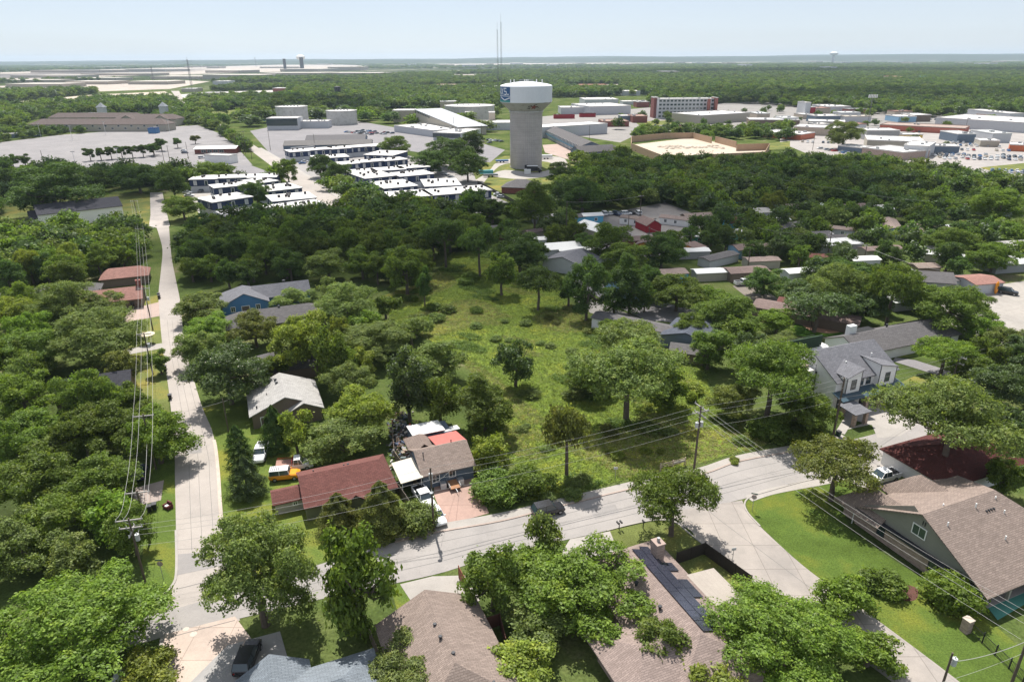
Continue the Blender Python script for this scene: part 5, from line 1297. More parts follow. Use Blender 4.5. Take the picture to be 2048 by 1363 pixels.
lot((1900, 300), (2040, 303), 1, 9, 3.6, 80, 'car in the single row before the orange store, far right', 'cars before the orange store')
lot((1270, 262), (1330, 258), 1, 12, 4, 85, 'car behind the trees of the sandy lot', 'cars behind the sandy lot')
# ------------------------------------------------------------------ water tower
def water_tower():
    b = P(1052, 334); R = 9.5; RT = 15.0
    t = thing('water_tower', 'tall water tower with a white tank on a fluted concrete column', 'water tower', (b.x, b.y, 0), 0)
    FOOT.append((b.x, b.y, 11, 11, 0))
    mc, nt, out = new_mat('tower_concrete'); L = nt.links
    tc = node(nt, 'ShaderNodeTexCoord'); ob = tc.outputs['Object']
    sx = node(nt, 'ShaderNodeSeparateXYZ'); L.new(ob, sx.inputs[0])
    at = node(nt, 'ShaderNodeMath', operation='ARCTAN2'); L.new(sx.outputs[1], at.inputs[0]); L.new(sx.outputs[0], at.inputs[1])
    m1 = node(nt, 'ShaderNodeMath', operation='MULTIPLY'); L.new(at.outputs[0], m1.inputs[0]); m1.inputs[1].default_value = 48
    s1 = node(nt, 'ShaderNodeMath', operation='SINE'); L.new(m1.outputs[0], s1.inputs[0])
    m2 = node(nt, 'ShaderNodeMath', operation='MULTIPLY'); L.new(sx.outputs[2], m2.inputs[0]); m2.inputs[1].default_value = 2.6
    s2 = node(nt, 'ShaderNodeMath', operation='SINE'); L.new(m2.outputs[0], s2.inputs[0])
    c1 = ramp(nt, s2.outputs[0], [(0, (.88, .88, .88)), (.5, (1, 1, 1)), (.93, (.97, .97, .97)), (1, (.72, .72, .72))])
    c2 = ramp(nt, noise(nt, ob, .12, 5, .7), [(.35, (.40, .37, .355)), (.65, (.50, .46, .445))])
    bs = node(nt, 'ShaderNodeBsdfPrincipled'); bs.inputs['Roughness'].default_value = .9
    L.new(mixc(nt, 1, c2, c1, 'MULTIPLY'), bs.inputs['Base Color'])
    bp = node(nt, 'ShaderNodeBump'); bp.inputs['Strength'].default_value = .5; bp.inputs['Distance'].default_value = .2; L.new(s1.outputs[0], bp.inputs['Height']); L.new(bp.outputs[0], bs.inputs['Normal']); L.new(bs.outputs[0], out.inputs[0])
    zt = 31.5
    MB().lathe([(R + .15, -.5), (R + .15, .6), (R, .7), (R, zt)], 64).build('column', mc, t, smooth=False)
    MB().lathe([(R, zt), (R + .5, zt + .1), (R + .5, zt + .7), (R + .1, zt + .8)], 64).build('collar', mat((.5, .49, .48), 'membrane', var=.05), t)
    MB().lathe([(R + .1, zt + .75), (R + .8, zt + 1.3), (RT - .7, zt + 4.9), (RT, zt + 5.6)], 64).build('cone', mat((.36, .36, .34), 'membrane', var=.06), t)
    wm = mat((.70, .72, .76), 'painted', rough=.5, var=.05, nsc=.15)
    tk = MB().lathe([(RT, zt + 5.6), (RT, zt + 14.2), (RT - .4, zt + 14.6), (RT - 3, zt + 15.3), (5, zt + 16.3), (0, zt + 16.6)], 64).build('tank', wm, t)
    ra = MB()
    for i in range(40):
        a = 2 * math.pi * i / 40; ra.tube((4 * math.cos(a), 4 * math.sin(a), zt + 16.3), (4 * math.cos(a), 4 * math.sin(a), zt + 17.4), .05, n=4)
        b2 = 2 * math.pi * (i + 1) / 40
        ra.tube((4 * math.cos(a), 4 * math.sin(a), zt + 17.4), (4 * math.cos(b2), 4 * math.sin(b2), zt + 17.4), .05, n=4)
    ra.build('railing', STEEL, tk)
    for x, y in ((-1, 0), (1, 1), (0, -1.5), (6, 3), (-7, 4), (9, -2), (-9, -3)): MB().tube((x, y, zt + 15.5), (x, y, zt + 17.6), .25, n=6).build('vent', WHITE, tk)
    # painted emblem panel wrapping round the left side of the tank
    ga = math.atan2(-b.y, -b.x)
    def arc(a0, a1, z0, z1, m, nm, off=.03, n=24):
        mb = MB()
        for i in range(n):
            p, q = a0 + (a1 - a0) * i / n, a0 + (a1 - a0) * (i + 1) / n
            r = RT + off; mb.face([(r * math.cos(p), r * math.sin(p), z0), (r * math.cos(q), r * math.sin(q), z0), (r * math.cos(q), r * math.sin(q), z1), (r * math.cos(p), r * math.sin(p), z1)])
        return mb.build(nm, m, tk)
    aR = ga - rad(37); aL = ga - rad(100)     # smaller angle = further left of the tank as seen here
    arc(aL, aR, zt + 5.8, zt + 13.9, mat((.03, .10, .24), 'emblem_blue', var=.05), 'painted_panel')
    arc(aL, aR, zt + 5.8, zt + 6.9, mat((.06, .28, .26), 'emblem_teal', var=.05), 'painted_band', .05)
    arc(aL, aR, zt + 8.9, zt + 9.2, wm, 'painted_line', .06)
    # letters on the panel, made of bars laid on the cylinder: X S (with the end of a letter before and after)
    def stroke(u0, z0, u1, z1, w=.45, m=wm):
        mb = MB(); n = 8; r = RT + .08
        du, dz = u1 - u0, z1 - z0; l = math.hypot(du, dz); nu, nz = -dz / l * w / 2, du / l * w / 2
        for i in range(n):
            pts = []
            for (tt, s) in ((i / n, -1), ((i + 1) / n, -1), ((i + 1) / n, 1), (i / n, 1)):
                u = u0 + du * tt + nu * s; z = z0 + dz * tt + nz * s; a = aR - u / RT; pts.append((r * math.cos(a), r * math.sin(a), z))
            mb.face(pts[::-1])
        return mb
    zb, ztp = zt + 9.6, zt + 13.4
    def letter(segs):
        m_ = MB()
        for s in segs:
            q = stroke(*s, .6); 
            for f in q.f: m_.face([q.v[i] for i in f])
        m_.build('painted_letter', wm, tk)
    # u grows to the left from the panel's right edge
    letter([(1.0, zb + .4, 2.2, zb + .4)])
    letter([(2.9, ztp - .3, 5.0, ztp - .3), (5.0, ztp - .3, 5.0, (zb + ztp) / 2), (5.0, (zb + ztp) / 2, 2.9, (zb + ztp) / 2), (2.9, (zb + ztp) / 2, 2.9, zb + .3), (2.9, zb + .3, 5.0, zb + .3)])
    letter([(6.0, ztp, 8.9, zb), (6.0, zb, 8.9, ztp)])
    letter([(10.0, zb, 11.6, ztp), (11.6, ztp, 13.2, zb), (10.6, zb + 1.3, 12.8, zb + 1.3)])
    letter([(.2, zt + 8.2, 4.5, zt + 6.9), (4.5, zt + 6.9, 9, zt + 8.4)])
    # star with a galloping horse-like swirl on the cone
    cn = math.atan2(-b.y, -b.x) + rad(20)
    mb = MB(); cc = []
    for i in range(10):
        a = math.pi / 2 + i * math.pi / 5; rr = 1.9 if i % 2 == 0 else .85
        u, z = rr * math.cos(a) * 1.1, zt + 3.2 + rr * math.sin(a) * .85
        k = (z - zt - 1.3) / 3.6; rad_ = R + .8 + (RT - .7 - R - .8) * k + .12
        cc.append((rad_ * math.cos(cn + u / 12), rad_ * math.sin(cn + u / 12), z))
    k = (3.2 - 1.3) / 3.6; r0 = R + .8 + (RT - .7 - R - .8) * k + .14; ctr = (r0 * math.cos(cn), r0 * math.sin(cn), zt + 3.2)
    for i in range(10): mb.face([ctr, cc[i], cc[(i + 1) % 10]])
    mb.build('painted_star', mat((.2, .06, .05), 'emblem_red'), t)
    mb = MB()
    for (u0, z0, u1, z1) in ((-3.4, -.9, 1.8, -.2), (-3.2, .2, -1.2, .7), (1.6, .2, 3.2, -.6), (-2.4, -1.4, -1.8, -.5), (1.2, -1.3, 1.6, -.2), (-.5, .8, 1.2, 1.3)):
        pts = []
        for (u, z) in ((u0, z0), (u1, z1), (u1, z1 + .4), (u0, z0 + .4)):
            z = zt + 3.2 + z; k = (z - zt - 1.3) / 3.6; r = R + .8 + (RT - .7 - R - .8) * k + .2
            pts.append((r * math.cos(cn + u / 12), r * math.sin(cn + u / 12), z))
        mb.face(pts)
    mb.build('painted_figure', mat((.05, .045, .05), 'emblem_dark'), t)
    MB().box(-1, 1, -R - .1, -R + .3, 0, 2.6).build('door', DTRIM, t)
water_tower()

# ------------------------------------------------------------------ larger far buildings
def block(name, label, a, b, D, h, wall='conc', roof=None, z0=0, par=.5, ang=None, cat='building', win=None, group=None, o=.0, rooftop=0, wcol=None):
    """flat building: a, b = photo points of the near roof edge (left, right) at height h"""
    A = P(*a, h); B = P(*b, h); L = (B - A).xy.length; L = abs(B.x - A.x) if abs(b[0] - a[0]) < 70 and a[1] < 262 else L
    an = ang if ang is not None else 3.0 if abs(b[0] - a[0]) < 70 and a[1] < 262 else math.degrees(math.atan2(B.y - A.y, B.x - A.x))
    t = begin(name, label, cat, a, h, L, D, an, group)
    MB().box(0, L, 0, D, -.3, h).build('wall', WM[wall] if isinstance(wall, str) else wall, t)
    r = MB(); flat_vol(r, 0, L, 0, D, h + .01, o + .1, .2, par); ro = r.build('roof', roof or FLATW, t)
    for i in range(rooftop):
        x, y = random.uniform(1, L - 3), random.uniform(1, max(1.5, D - 3)); s = random.uniform(1, 2.4)
        MB().box(x, x + s, y, y + s, h + .2, h + 1.3).build('roof_unit', STEEL, ro)
    if win:
        st, n, ww, hh = win; 
        for k in range(st):
            for i in range(n):
                u = (i + .5) * L / n; M4 = Matrix.Translation((u, 0, (k + .38) * h / st))
                MB().box(-ww / 2, ww / 2, -.06, .02, 0, hh, M4).build('window', wcol or GLASS, t)
    return t
def drum(name, label, c, r, h, m, cat='building'):
    q = P(*c); t = thing(name, label, cat, (q.x, q.y, 0)); FOOT.append((q.x, q.y, r, r, 0))
    MB().lathe([(r, -.2), (r, h), (r + .3, h + .01), (r + .3, h + .8), (r - .3, h + .8), (r - .3, h + .3), (0, h + .5)], 48).build('wall', m, t)
    MB().lathe([(r - .4, h + .32), (0, h + .7)], 48).build('roof', FLATW, t)
    for k in range(5): MB().box(-r * .5 + k * r * .22, -r * .5 + k * r * .22 + 1.2, -1, .2, h + .5, h + 1.4).build('roof_unit', STEEL, t)
    return t
STAIN = mat((.5, .49, .46), 'membrane', var=.12, nsc=.12)
SST = WM['sandst']
drum('drum_hall', 'stained pale concrete drum-shaped hall, far left of two', (587, 248), 15.5, 16.5, STAIN)
drum('drum_hall', 'smaller stained pale drum-shaped hall right of the first', (685, 248), 15, 12.5, STAIN)
drum('drum_hall', 'broad pale drum-shaped hall beside the stone wedge building', (940, 246), 25, 16.5, STAIN)
block('glass_front_building', 'white box building with a dark glass front below the drum halls', (532, 238), (592, 238), 22, 10, 'lgrey', win=(1, 14, 2.2, 7))
block('annex', 'low white annex behind the first drum hall', (527, 224), (560, 224), 30, 9, 'lgrey')
block('low_link', 'low grey link between the two drum halls', (600, 244), (660, 242), 18, 6, 'lgrey', rooftop=6)
def wedge():
    A = P(832, 228, 12); B = P(918, 262, 4); L = (B - A).xy.length; an = math.degrees(math.atan2(B.y - A.y, B.x - A.x))
    t = begin('stone_wedge_building', 'long stone-coloured wedge building sloping down to the right between the drums', 'building', (832, 228), 12, L, 26, an)
    MB().prism([(0, 0), (L, 0), (L, 26), (0, 26)], -.2, 0.0).build('plinth', SST, t)
    w = MB(); w.face([(0, 0, 0), (L, 0, 0), (L, 0, 7), (0, 0, 16)]); w.face([(L, 26, 0), (0, 26, 0), (0, 26, 16), (L, 26, 7)]); w.face([(0, 26, 0), (0, 0, 0), (0, 0, 16), (0, 26, 16)]); w.face([(L, 0, 0), (L, 26, 0), (L, 26, 7), (L, 0, 7)])
    w.build('wall', WM['beige'], t)
    r = MB(); r.face([(-1, -1, 16.3), (L + 1, -1, 7.1), (L + 1, 27, 7.1), (-1, 27, 16.3)]); r.face([(-1, -1, 15.6), (-1, 27, 15.6), (L + 1, 27, 6.4), (L + 1, -1, 6.4)]); r.face([(-1, -1, 15.6), (L + 1, -1, 6.4), (L + 1, -1, 7.1), (-1, -1, 16.3)]); r.face([(-1, 27, 15.6), (-1, -1, 15.6), (-1, -1, 16.3), (-1, 27, 16.3)])
    r.build('roof', STEEL, t)
    for i in range(8): MB().box(2 + i * 4, 4.6 + i * 4, -.1, .02, 13.2 - i * .42, 15 - i * .42).build('window', GLASS, t)
wedge()
block('stone_block', 'stone-coloured flat block at the left end of the wedge building', (785, 222), (832, 220), 24, 11, 'sandst')
block('stone_block', 'stone-coloured tower block in front of the broad drum hall, left corner', (930, 226), (946, 226), 14, 13, 'sandst')
block('stone_block', 'stone-coloured tower block in front of the broad drum hall, right corner', (978, 226), (990, 226), 14, 13, 'sandst')
block('white_office', 'low white office with rooftop units, left of the water tower', (788, 252), (866, 262), 40, 5, 'lgrey', rooftop=8)
block('white_glazed_office', 'white office wing with tall dark windows beside the low white office', (866, 266), (920, 268), 40, 5.5, 'lgrey', win=(1, 7, 4, 3.4), rooftop=4)
block('white_warehouse', 'plain white warehouse just left of the water tower', (962, 247), (1022, 246), 30, 6, 'lgrey')
block('white_warehouse', 'long white warehouse just right of the water tower', (1085, 256), (1215, 248), 26, 8, 'lgrey')
house('dark_hall', 'dark timber hall with a metal and blue-striped roof, far left of centre', (610, 282), 4, 44, 22, 4, 3.2, 'x', 0, 0, 'slate', mat((.075, .07, .075), 'ribs', var=.25), 6, cat='hall')
house('dark_metal_hall', 'low dark hall with a grey metal roof in front of the timber hall', (566, 290), 4, 62, 18, 3.6, 2.4, 'x', 0, 0, 'slate', mat((.095, .088, .085), 'ribs', var=.25), 8, cat='hall')
block('pale_fence_wall', 'long pale grey metal fence wall in front of the dark halls', (582, 296), (712, 284), .4, 3, 'lgrey', cat='wall', par=0)
# the long school with pinkish roofs; cloud shade is worked into their darker colour
house('school', 'long school with a pinkish-brown roof beyond the big parking lot', (56, 250), 6, 128, 18, 6.5, 4.2, 'x', 8, 8, 'beige', 'school', -1.5, cat='school', wins=[('F', 6 + i * 6, 2 + 2.2 * (i % 2), 2, 1.6) for i in range(20)])
house('school_wing', 'rear wing of the pinkish-roofed school', (96, 236), 6, 96, 16, 6.5, 4, 'x', 6, 6, 'beige', 'school', -2, cat='school')
house('school_wing', 'right wing of the pinkish-roofed school with small gables', (228, 240), 6, 62, 18, 7, 4, 'x', 6, 6, 'beige', 'school', -2, cat='school', vol=[(8, 22, -4, 8, 7, 3.6, 'y', 0, 3), (42, 56, -4, 8, 7, 3.6, 'y', 0, 3)])
for x, y, w in ((208, 232, 'left'), (331, 230, 'right')):
    q = P(x, y + 8); t = thing('cupola_tower', 'small grey-roofed cupola tower on the school, %s one' % w, 'tower', (q.x, q.y, 0)); 
    MB().box(-3.5, 3.5, -3.5, 3.5, 0, 14).build('wall', WM['lgrey'], t); r = MB(); roof_vol(r, -3.5, 3.5, -3.5, 3.5, 14, 4, 'x', 3.4, 3.4, .6); r.build('roof', STEEL, t)
# shop with white canopies
house('canopied_shop', 'roadside shop with a wide white gabled canopy roof', (388, 296), 4, 28, 12, 3.6, 1.0, 'x', 0, 0, 'redbrick', METW, 6, cat='shop', wins=[('F', 6 + i * 4, .8, 3, 1.8) for i in range(4)], o=1.6)
block('pump_canopy', 'white flat fuel canopy in front of the roadside shop', (408, 311), (458, 313), 8, 4.5, WM['white'], cat='canopy')
# motel
t = house('motel', 'long two-storey grey-roofed motel with blue railings right of the water tower', None, 0, 13, 118, 6.4, 2.4, 'y', 0, 0, 'slate', 'mid', 9, cat='motel', world=tuple(P(1163, 311)), o=1.2)
for i in range(26): 
    f = MB().box(-.08, .0, 3 + i * 4.3, 5.2 + i * 4.3, 3.6, 5.6).build('window', WM['white'], t); MB().box(-.08, 0, 3 + i * 4.3, 5.2 + i * 4.3, .4, 2.6).build('window', WM['white'], t)
    MB().box(-1.5, -1.3, 2 + i * 4.3, 2.2 + i * 4.3, 0, 6.4).build('post', WHITE, t)
MB().box(-1.6, -.1, 0, 116, 3.0, 3.2).box(-1.6, -1.5, 0, 116, 3.2, 4.0).build('walkway', mat((.09, .2, .28), 'rail'), t)
house('motel_wing', 'front wing of the motel with a grey gable roof', (1160, 306), 5, 30, 14, 5.5, 3, 'x', 0, 4, 'slate', 'mid', 20, cat='motel')
# hospital
t = block('hospital', 'five-storey white and brick hospital block, upper right', (1318, 199), (1434, 199), 20, 19.5, 'lgrey', ang=3, par=.6, win=(5, 15, 2.6, 1.9), cat='hospital', rooftop=5)
block('hospital_tower', 'brick corner tower at the left end of the hospital', (1309, 196), (1317, 196), 15, 20.6, 'redbrick', par=.6, cat='hospital')
block('hospital_pier', 'brick pier near the right end of the hospital front', (1417, 198), (1422, 198), 3, 20, 'redbrick', cat='hospital', par=.2)
block('hospital_end', 'brick end wall at the right of the hospital', (1434, 196), (1437, 196), 18, 21, 'redbrick', cat='hospital', par=.2)
block('hospital_annex', 'low pale annex right of the hospital', (1402, 232), (1500, 226), 40, 8, 'beige', rooftop=3)
# sand lot fence
def lot_fence():
    q = P(1262, 300); t = thing('timber_fence', 'tall tan timber fence ringing the sandy lot right of the motel', 'fence', (q.x, q.y, 0))
    for seg in ([(1262, 300), (1262, 285), (1330, 278), (1385, 277)], [(1385, 277), (1423, 287)], [(1430, 285), (1472, 296)], [(1472, 302), (1538, 300), (1528, 318)], [(1528, 318), (1330, 328), (1262, 300)]):
        mb = MB(); ribbon(mb, [(P(*p) - q).xy for p in seg], .25, 0, 4.6); mb.build('fence_panel', mat((.42, .29, .19), 'siding', var=.12), t)
lot_fence()
def mound():
    q = P(1380, 295); mb = MB()
    for i in range(60):
        x, y = random.uniform(-22, 22), random.uniform(-9, 9); s = random.uniform(.5, 1.5)
        mb.lathe([(s * 1.6, 0), (s, s * .6), (0, s)], 6, cx=x, cy=y)
    tag(mb.build('sand_heap', SAND, loc=(q.x, q.y, .05)), 'scattered heaps of sand and stone in the fenced sandy lot', 'sand', kind='stuff')
mound()
# commercial strips on the right
for nm, lab, a, b, D, h, wl_, rf in [
 ('beige_shop', 'long beige shop building with a pale roof left of the lone pale tree', (1588, 254), (1682, 258), 26, 6, 'sandst', None),
 ('beige_back_shop', 'beige building just behind the long beige shop', (1616, 243), (1690, 245), 22, 6.5, 'beige', None),
 ('red_shop', 'low shop with a red-orange fascia and pale roof', (1524, 264), (1602, 270), 24, 4, mat((.5, .16, .09), 'painted'), None),
 ('brick_store', 'low red brick store right of the long white warehouse', (1206, 244), (1265, 247), 26, 4.5, 'redbrick', mat((.3, .2, .16), 'membrane')),
 ('brown_workshop', 'dark brown workshop with a white roof nearest the wood on the right', (1725, 296), (1806, 306), 26, 4.5, 'brick', None),
 ('brown_workshop_wing', 'low dark wing left of the brown workshop', (1676, 292), (1722, 297), 14, 3.5, 'slate', None),
 ('white_workshop', 'white hall with a row of small windows behind the brown workshop', (1808, 291), (1858, 294), 30, 7, 'lgrey', None),
 ('big_pale_roof', 'broad pale-roofed store behind the brown workshop', (1735, 281), (1850, 285), 34, 6, 'beige', None),
 ('canopy_lot', 'white flat canopy on posts beside the dealer lot', (1836, 292), (1920, 294), 14, 4.2, 'slate', None),
 ('two_tone_store', 'white two-storey store with a dark front between the shops', (1735, 262), (1800, 262), 20, 7, 'grey', None),
 ('yellow_shop', 'shop with a yellow fascia beside the white two-storey store', (1778, 270), (1846, 270), 12, 3.6, mat((.6, .42, .1), 'painted'), None),
 ('long_red_store', 'very long low store with red doors and tan roof, upper right', (1760, 250), (1930, 258), 30, 4.5, mat((.42, .13, .09), 'painted'), mat((.33, .25, .21), 'membrane')),
 ('long_white_warehouse', 'very long white warehouse with dark door lines, upper right', (1872, 236), (2060, 247), 60, 8, 'lgrey', None),
 ('white_hall', 'large white hall at the right edge behind the long warehouse', (2020, 228), (2070, 230), 60, 9, 'lgrey', None),
 ('orange_store', 'orange-walled store at the right edge of the dealer lot', (2020, 290), (2060, 292), 18, 4, mat((.55, .15, .06), 'painted'), None),
 ('grey_store', 'small grey store in the middle of the dealer lot', (1962, 282), (2000, 283), 16, 4, 'beige', None),
 ('blue_store', 'low blue-grey store, upper right', (1798, 234), (1850, 236), 24, 5, 'lightblue', None),
 ('tan_store', 'tan timber-fronted store right of the blue-grey one, upper right', (1830, 231), (1880, 233), 24, 6, 'wood', None),
 ('red_store', 'bright red store with a white sign tower, upper right', (1614, 215), (1645, 217), 24, 7, 'red', None),
 ('white_tower_store', 'pale blue and white tall store behind the bright red one', (1612, 206), (1630, 207), 20, 15, 'lgrey', None),
 ('strip_mall', 'low strip of shops with a flat white roof, right of the hospital annex', (1500, 240), (1600, 241), 24, 5, 'wood', None),
 ('green_grey_store', 'grey-green store with a tall front, upper right middle', (1632, 233), (1690, 234), 20, 6, 'slate', None),
 ('pale_store', 'pale store beside the grey-green one', (1696, 234), (1720, 234), 18, 5, 'beige', None),
 ('white_sheds', 'group of white roofed sheds, top right of centre', (1655, 214), (1712, 215), 40, 6, 'lgrey', None),
 ('white_plant', 'large white factory hall right of the water tower', (1180, 214), (1262, 212), 60, 9, 'lgrey', None),
 ('tall_white_plant', 'white factory hall behind the large one, right of the tower', (1170, 200), (1236, 199), 50, 10, 'lgrey', None),
 ('white_plant_left', 'low white factory building with small windows just right of the tank', (1122, 216), (1190, 214), 30, 7, 'lgrey', None),
 ('red_containers', 'row of dark red containers on the grass right of the tower', (1108, 231), (1150, 231), 6, 3.5, 'red', mat((.25, .03, .04), 'ribs')),
 ('dark_containers', 'second row of dark maroon containers right of the first', (1160, 228), (1192, 228), 6, 3.5, 'red', mat((.14, .03, .03), 'ribs')),
 ('beige_house_far', 'cream two-storey house behind the stone wedge building', (880, 204), (930, 203), 20, 9, 'sandst', None),
 ('red_roof_plant', 'low building with a reddish roof in the far woods right of the tank', (1160, 170), (1215, 170), 40, 7, 'beige', mat((.42, .2, .14), 'membrane')),
 ('far_white_store', 'white store in the woods right of the tank', (1244, 183), (1282, 183), 40, 7, 'lgrey', None),
 ('far_grey_store', 'row of pale warehouses left of the tank', (948, 174), (1004, 174), 50, 9, 'lgrey', None),
 ('far_pink_store', 'pinkish-roofed row of buildings left of the pale warehouses', (868, 170), (940, 170), 50, 7, 'beige', mat((.5, .36, .3), 'membrane')),
 ('blue_roof_far', 'low building with a bright blue roof in the far right woods', (1855, 154), (1880, 154), 60, 9, 'lightblue', mat((.1, .45, .65), 'membrane')),
 ('salmon_far', 'salmon-roofed school in the far right woods, left part', (1796, 154), (1824, 154), 90, 10, 'beige', mat((.5, .3, .22), 'membrane')),
 ('salmon_far', 'salmon-roofed school in the far right woods, right part', (1895, 158), (1912, 158), 60, 9, 'beige', mat((.5, .3, .22), 'membrane')),
 ('tan_far', 'pale tan building on a green clearing in the far woods, right of centre', (1326, 143), (1362, 143), 100, 14, 'sandst', None),
 ('white_far', 'small white building high in the far right woods', (1662, 134), (1678, 134), 120, 16, 'lgrey', None),
 ('grey_house_left', 'white metal shed roof in the trees beyond the school', (170, 228), (200, 226), 12, 5, 'lgrey', None),
 ('white_store_left', 'long white warehouse beyond the left road', (425, 163), (478, 161), 60, 9, 'lgrey', None),
 ('red_store_left', 'low red-fronted building right of the left road', (545, 177), (592, 175), 40, 7, 'redbrick', None),
 ('white_store_far_left', 'white building among trees right of the left road', (492, 171), (520, 170), 40, 8, 'lgrey', None),
 ('motel_far_left', 'long low pale building beside the far end of the left road', (362, 178), (410, 176), 40, 6, 'beige', None),
 ('dark_store_left', 'small dark-walled store beside the far end of the left road', (440, 190), (462, 190), 30, 7, 'slate', None),
 ('white_wing_left', 'pale low building left of the dark-walled store', (405, 186), (436, 186), 30, 6, 'beige', None),
 ('parking_shade', 'row of white shade roofs at the far left edge of the big lot', (10, 270), (82, 265), 8, 3, 'slate', None),
 ('blue_tent', 'blue shelter at the far edge of the big lot', (295, 258), (310, 258), 8, 4, 'blue', mat((.05, .12, .3), 'membrane')),
 ('brown_roof_edge', 'brown flat roof at the left edge beside the road', (-10, 350), (52, 345), 14, 4, 'beige', mat((.24, .17, .15), 'membrane')),
]:
    block(nm, lab, a, b, D, h, wl_, rf, cat='building', rooftop=2 if D < 40 else 4)
# industrial belt on the left horizon: rows of big pale warehouses
WH = ['pale', 'tan']
for i, (x0, x1, y, D, h, lab) in enumerate([(10, 120, 168, 90, 8, 'far left, nearest row, leftmost'), (130, 215, 163, 90, 8, 'far left, nearest row, right of the leftmost'), (140, 232, 156, 80, 8, 'far left, second row, right'), (0, 110, 160, 80, 8, 'far left, second row, left edge'), (20, 150, 151, 120, 9, 'far left, third row, left edge'), (160, 300, 147, 120, 9, 'far left, third row, middle'),
    (255, 335, 163, 80, 8, 'far left by the distant road'), (300, 400, 153, 120, 9, 'left of the tall lattice mast'), (405, 520, 150, 150, 14, 'right of the lattice mast, left part of the long plant'), (520, 640, 146, 150, 16, 'long plant below the far water tower'), (640, 755, 146, 150, 15, 'right end of the long plant'),
    (410, 480, 141, 160, 12, 'behind the long plant, left'), (250, 330, 139, 200, 12, 'behind the third row, middle distance'), (60, 200, 141, 200, 12, 'far left horizon belt, left'), (560, 640, 138, 200, 14, 'behind the long plant, under the far water tower'), (655, 720, 134, 200, 20, 'behind the right end of the long plant')]):
    block('warehouse', 'huge pale warehouse, ' + lab, (x0, y), (x1, y), D, h, 'sandst' if i % 2 else 'beige', mat((.46, .42, .37), 'membrane', nsc=.02), cat='warehouse', group='distant warehouses on the left', par=0)
for i in range(26):
    x = 820 + i * 48 + random.uniform(-14, 14); y = random.uniform(124.5, 130.5) - (x - 1024) * .004
    block('distant_building', 'tiny pale building on the hazy plain near the horizon', (x, y), (x + random.uniform(12, 34), y), 160, random.uniform(10, 22), 'beige' if i % 2 else 'lgrey', mat((.5, .47, .43), 'membrane', nsc=.02), group='tiny buildings near the horizon', par=0)
for i in range(14):
    x = 20 + i * 56 + random.uniform(-20, 20); y = random.uniform(127, 134)
    block('distant_building', 'tiny pale building on the left horizon plain', (x, y), (x + random.uniform(16, 44), y), 160, random.uniform(10, 16), 'beige', mat((.5, .47, .43), 'membrane', nsc=.02), group='tiny buildings on the left plain', par=0)
# far towers and masts
def far_tank(px, h, r, lab):
    q = P(*px); t = thing('distant_water_tower', lab, 'water tower', (q.x, q.y, 0))
    MB().lathe([(r * .35, 0), (r * .35, h * .7)], 16).build('column', STAIN, t); MB().lathe([(r * .35, h * .66), (r, h * .75), (r * 1.05, h * .9), (r * .5, h), (0, h * 1.02)], 20).build('tank', WHITE, t)
far_tank((604, 140), 90, 26, 'distant white water tower standing over the long plant on the horizon')
far_tank((1665, 126), 120, 45, 'distant white water tower on the horizon at the right')
for px, h, r, lab in (((571, 143), 66, 8, 'distant dark silo left of the far white water tower'), ((605, 142), 74, 11, 'dark silo just below the far white water tower'), ((677, 200), 20, 5, 'dark round tank rising from the woods left of centre')):
    q = P(*px); t = thing('silo', lab, 'silo', (q.x, q.y, 0)); MB().lathe([(r, 0), (r, h), (0, h + 1)], 20).build('drum', mat((.05, .05, .06), 'painted'), t)
def mast(px, h, w, lab, arms=0):
    q = P(*px); t = thing('lattice_mast', lab, 'mast', (q.x, q.y, 0)); mb = MB(); n = int(h / (w * 2.2)) + 2
    leg = [Vector((w * math.cos(a), w * math.sin(a), 0)) for a in (0, 2.09, 4.19)]
    for k in range(n):
        s0, s1 = 1 - .5 * k / n, 1 - .5 * (k + 1) / n; z0, z1 = h * k / n, h * (k + 1) / n
        for i in range(3):
            a = Vector((*leg[i].xy * s0, z0)); b = Vector((*leg[i].xy * s1, z1)); c = Vector((*leg[(i + 1) % 3].xy * s1, z1))
            mb.tube(a, b, w * .1, n=4, caps=False); mb.tube(a, c, w * .06, n=4, caps=False); mb.tube(b, c, w * .06, n=4, caps=False)
    mb.build('lattice', mat((.16, .16, .17), 'metal'), t)
    MB().tube((0, 0, h), (0, 0, h * 1.1), w * .08).build('antenna', STEEL, t)
    for k in range(arms): MB().box(-w * 4, w * 4, -w * .2, w * .2, h * (.7 + .12 * k), h * (.71 + .12 * k)).build('arm', STEEL, t)
mast((996, 205), 99, 1.5, 'slender lattice mast behind the left of the water tank, thinner of two')
mast((1003, 203), 110, 1.6, 'taller lattice mast rising just behind the left edge of the water tank')
mast((383, 172), 62, 3, 'lattice pylon standing above the left industrial belt', 3)
mast((308, 166), 45, 2.5, 'lattice pylon left of the taller one in the industrial belt', 3)
mast((512, 133), 90, 6, 'tiny lattice mast on the horizon left of the far water tower')
mast((1735, 250), 26, .7, 'cellular mast with a ring of panels among the shops on the right')
q = P(1735, 250); t = thing('antenna_ring', 'white panel antennas on top of the cellular mast', 'antenna', (q.x, q.y, 26))
MB().box(-4, 4, -.3, .3, -.5, .3).build('bar', STEEL, t)
for k in range(6): MB().box(-4 + k * 1.5, -3.2 + k * 1.5, -.6, -.2, -1.5, 1.5).build('panel', WHITE, t)

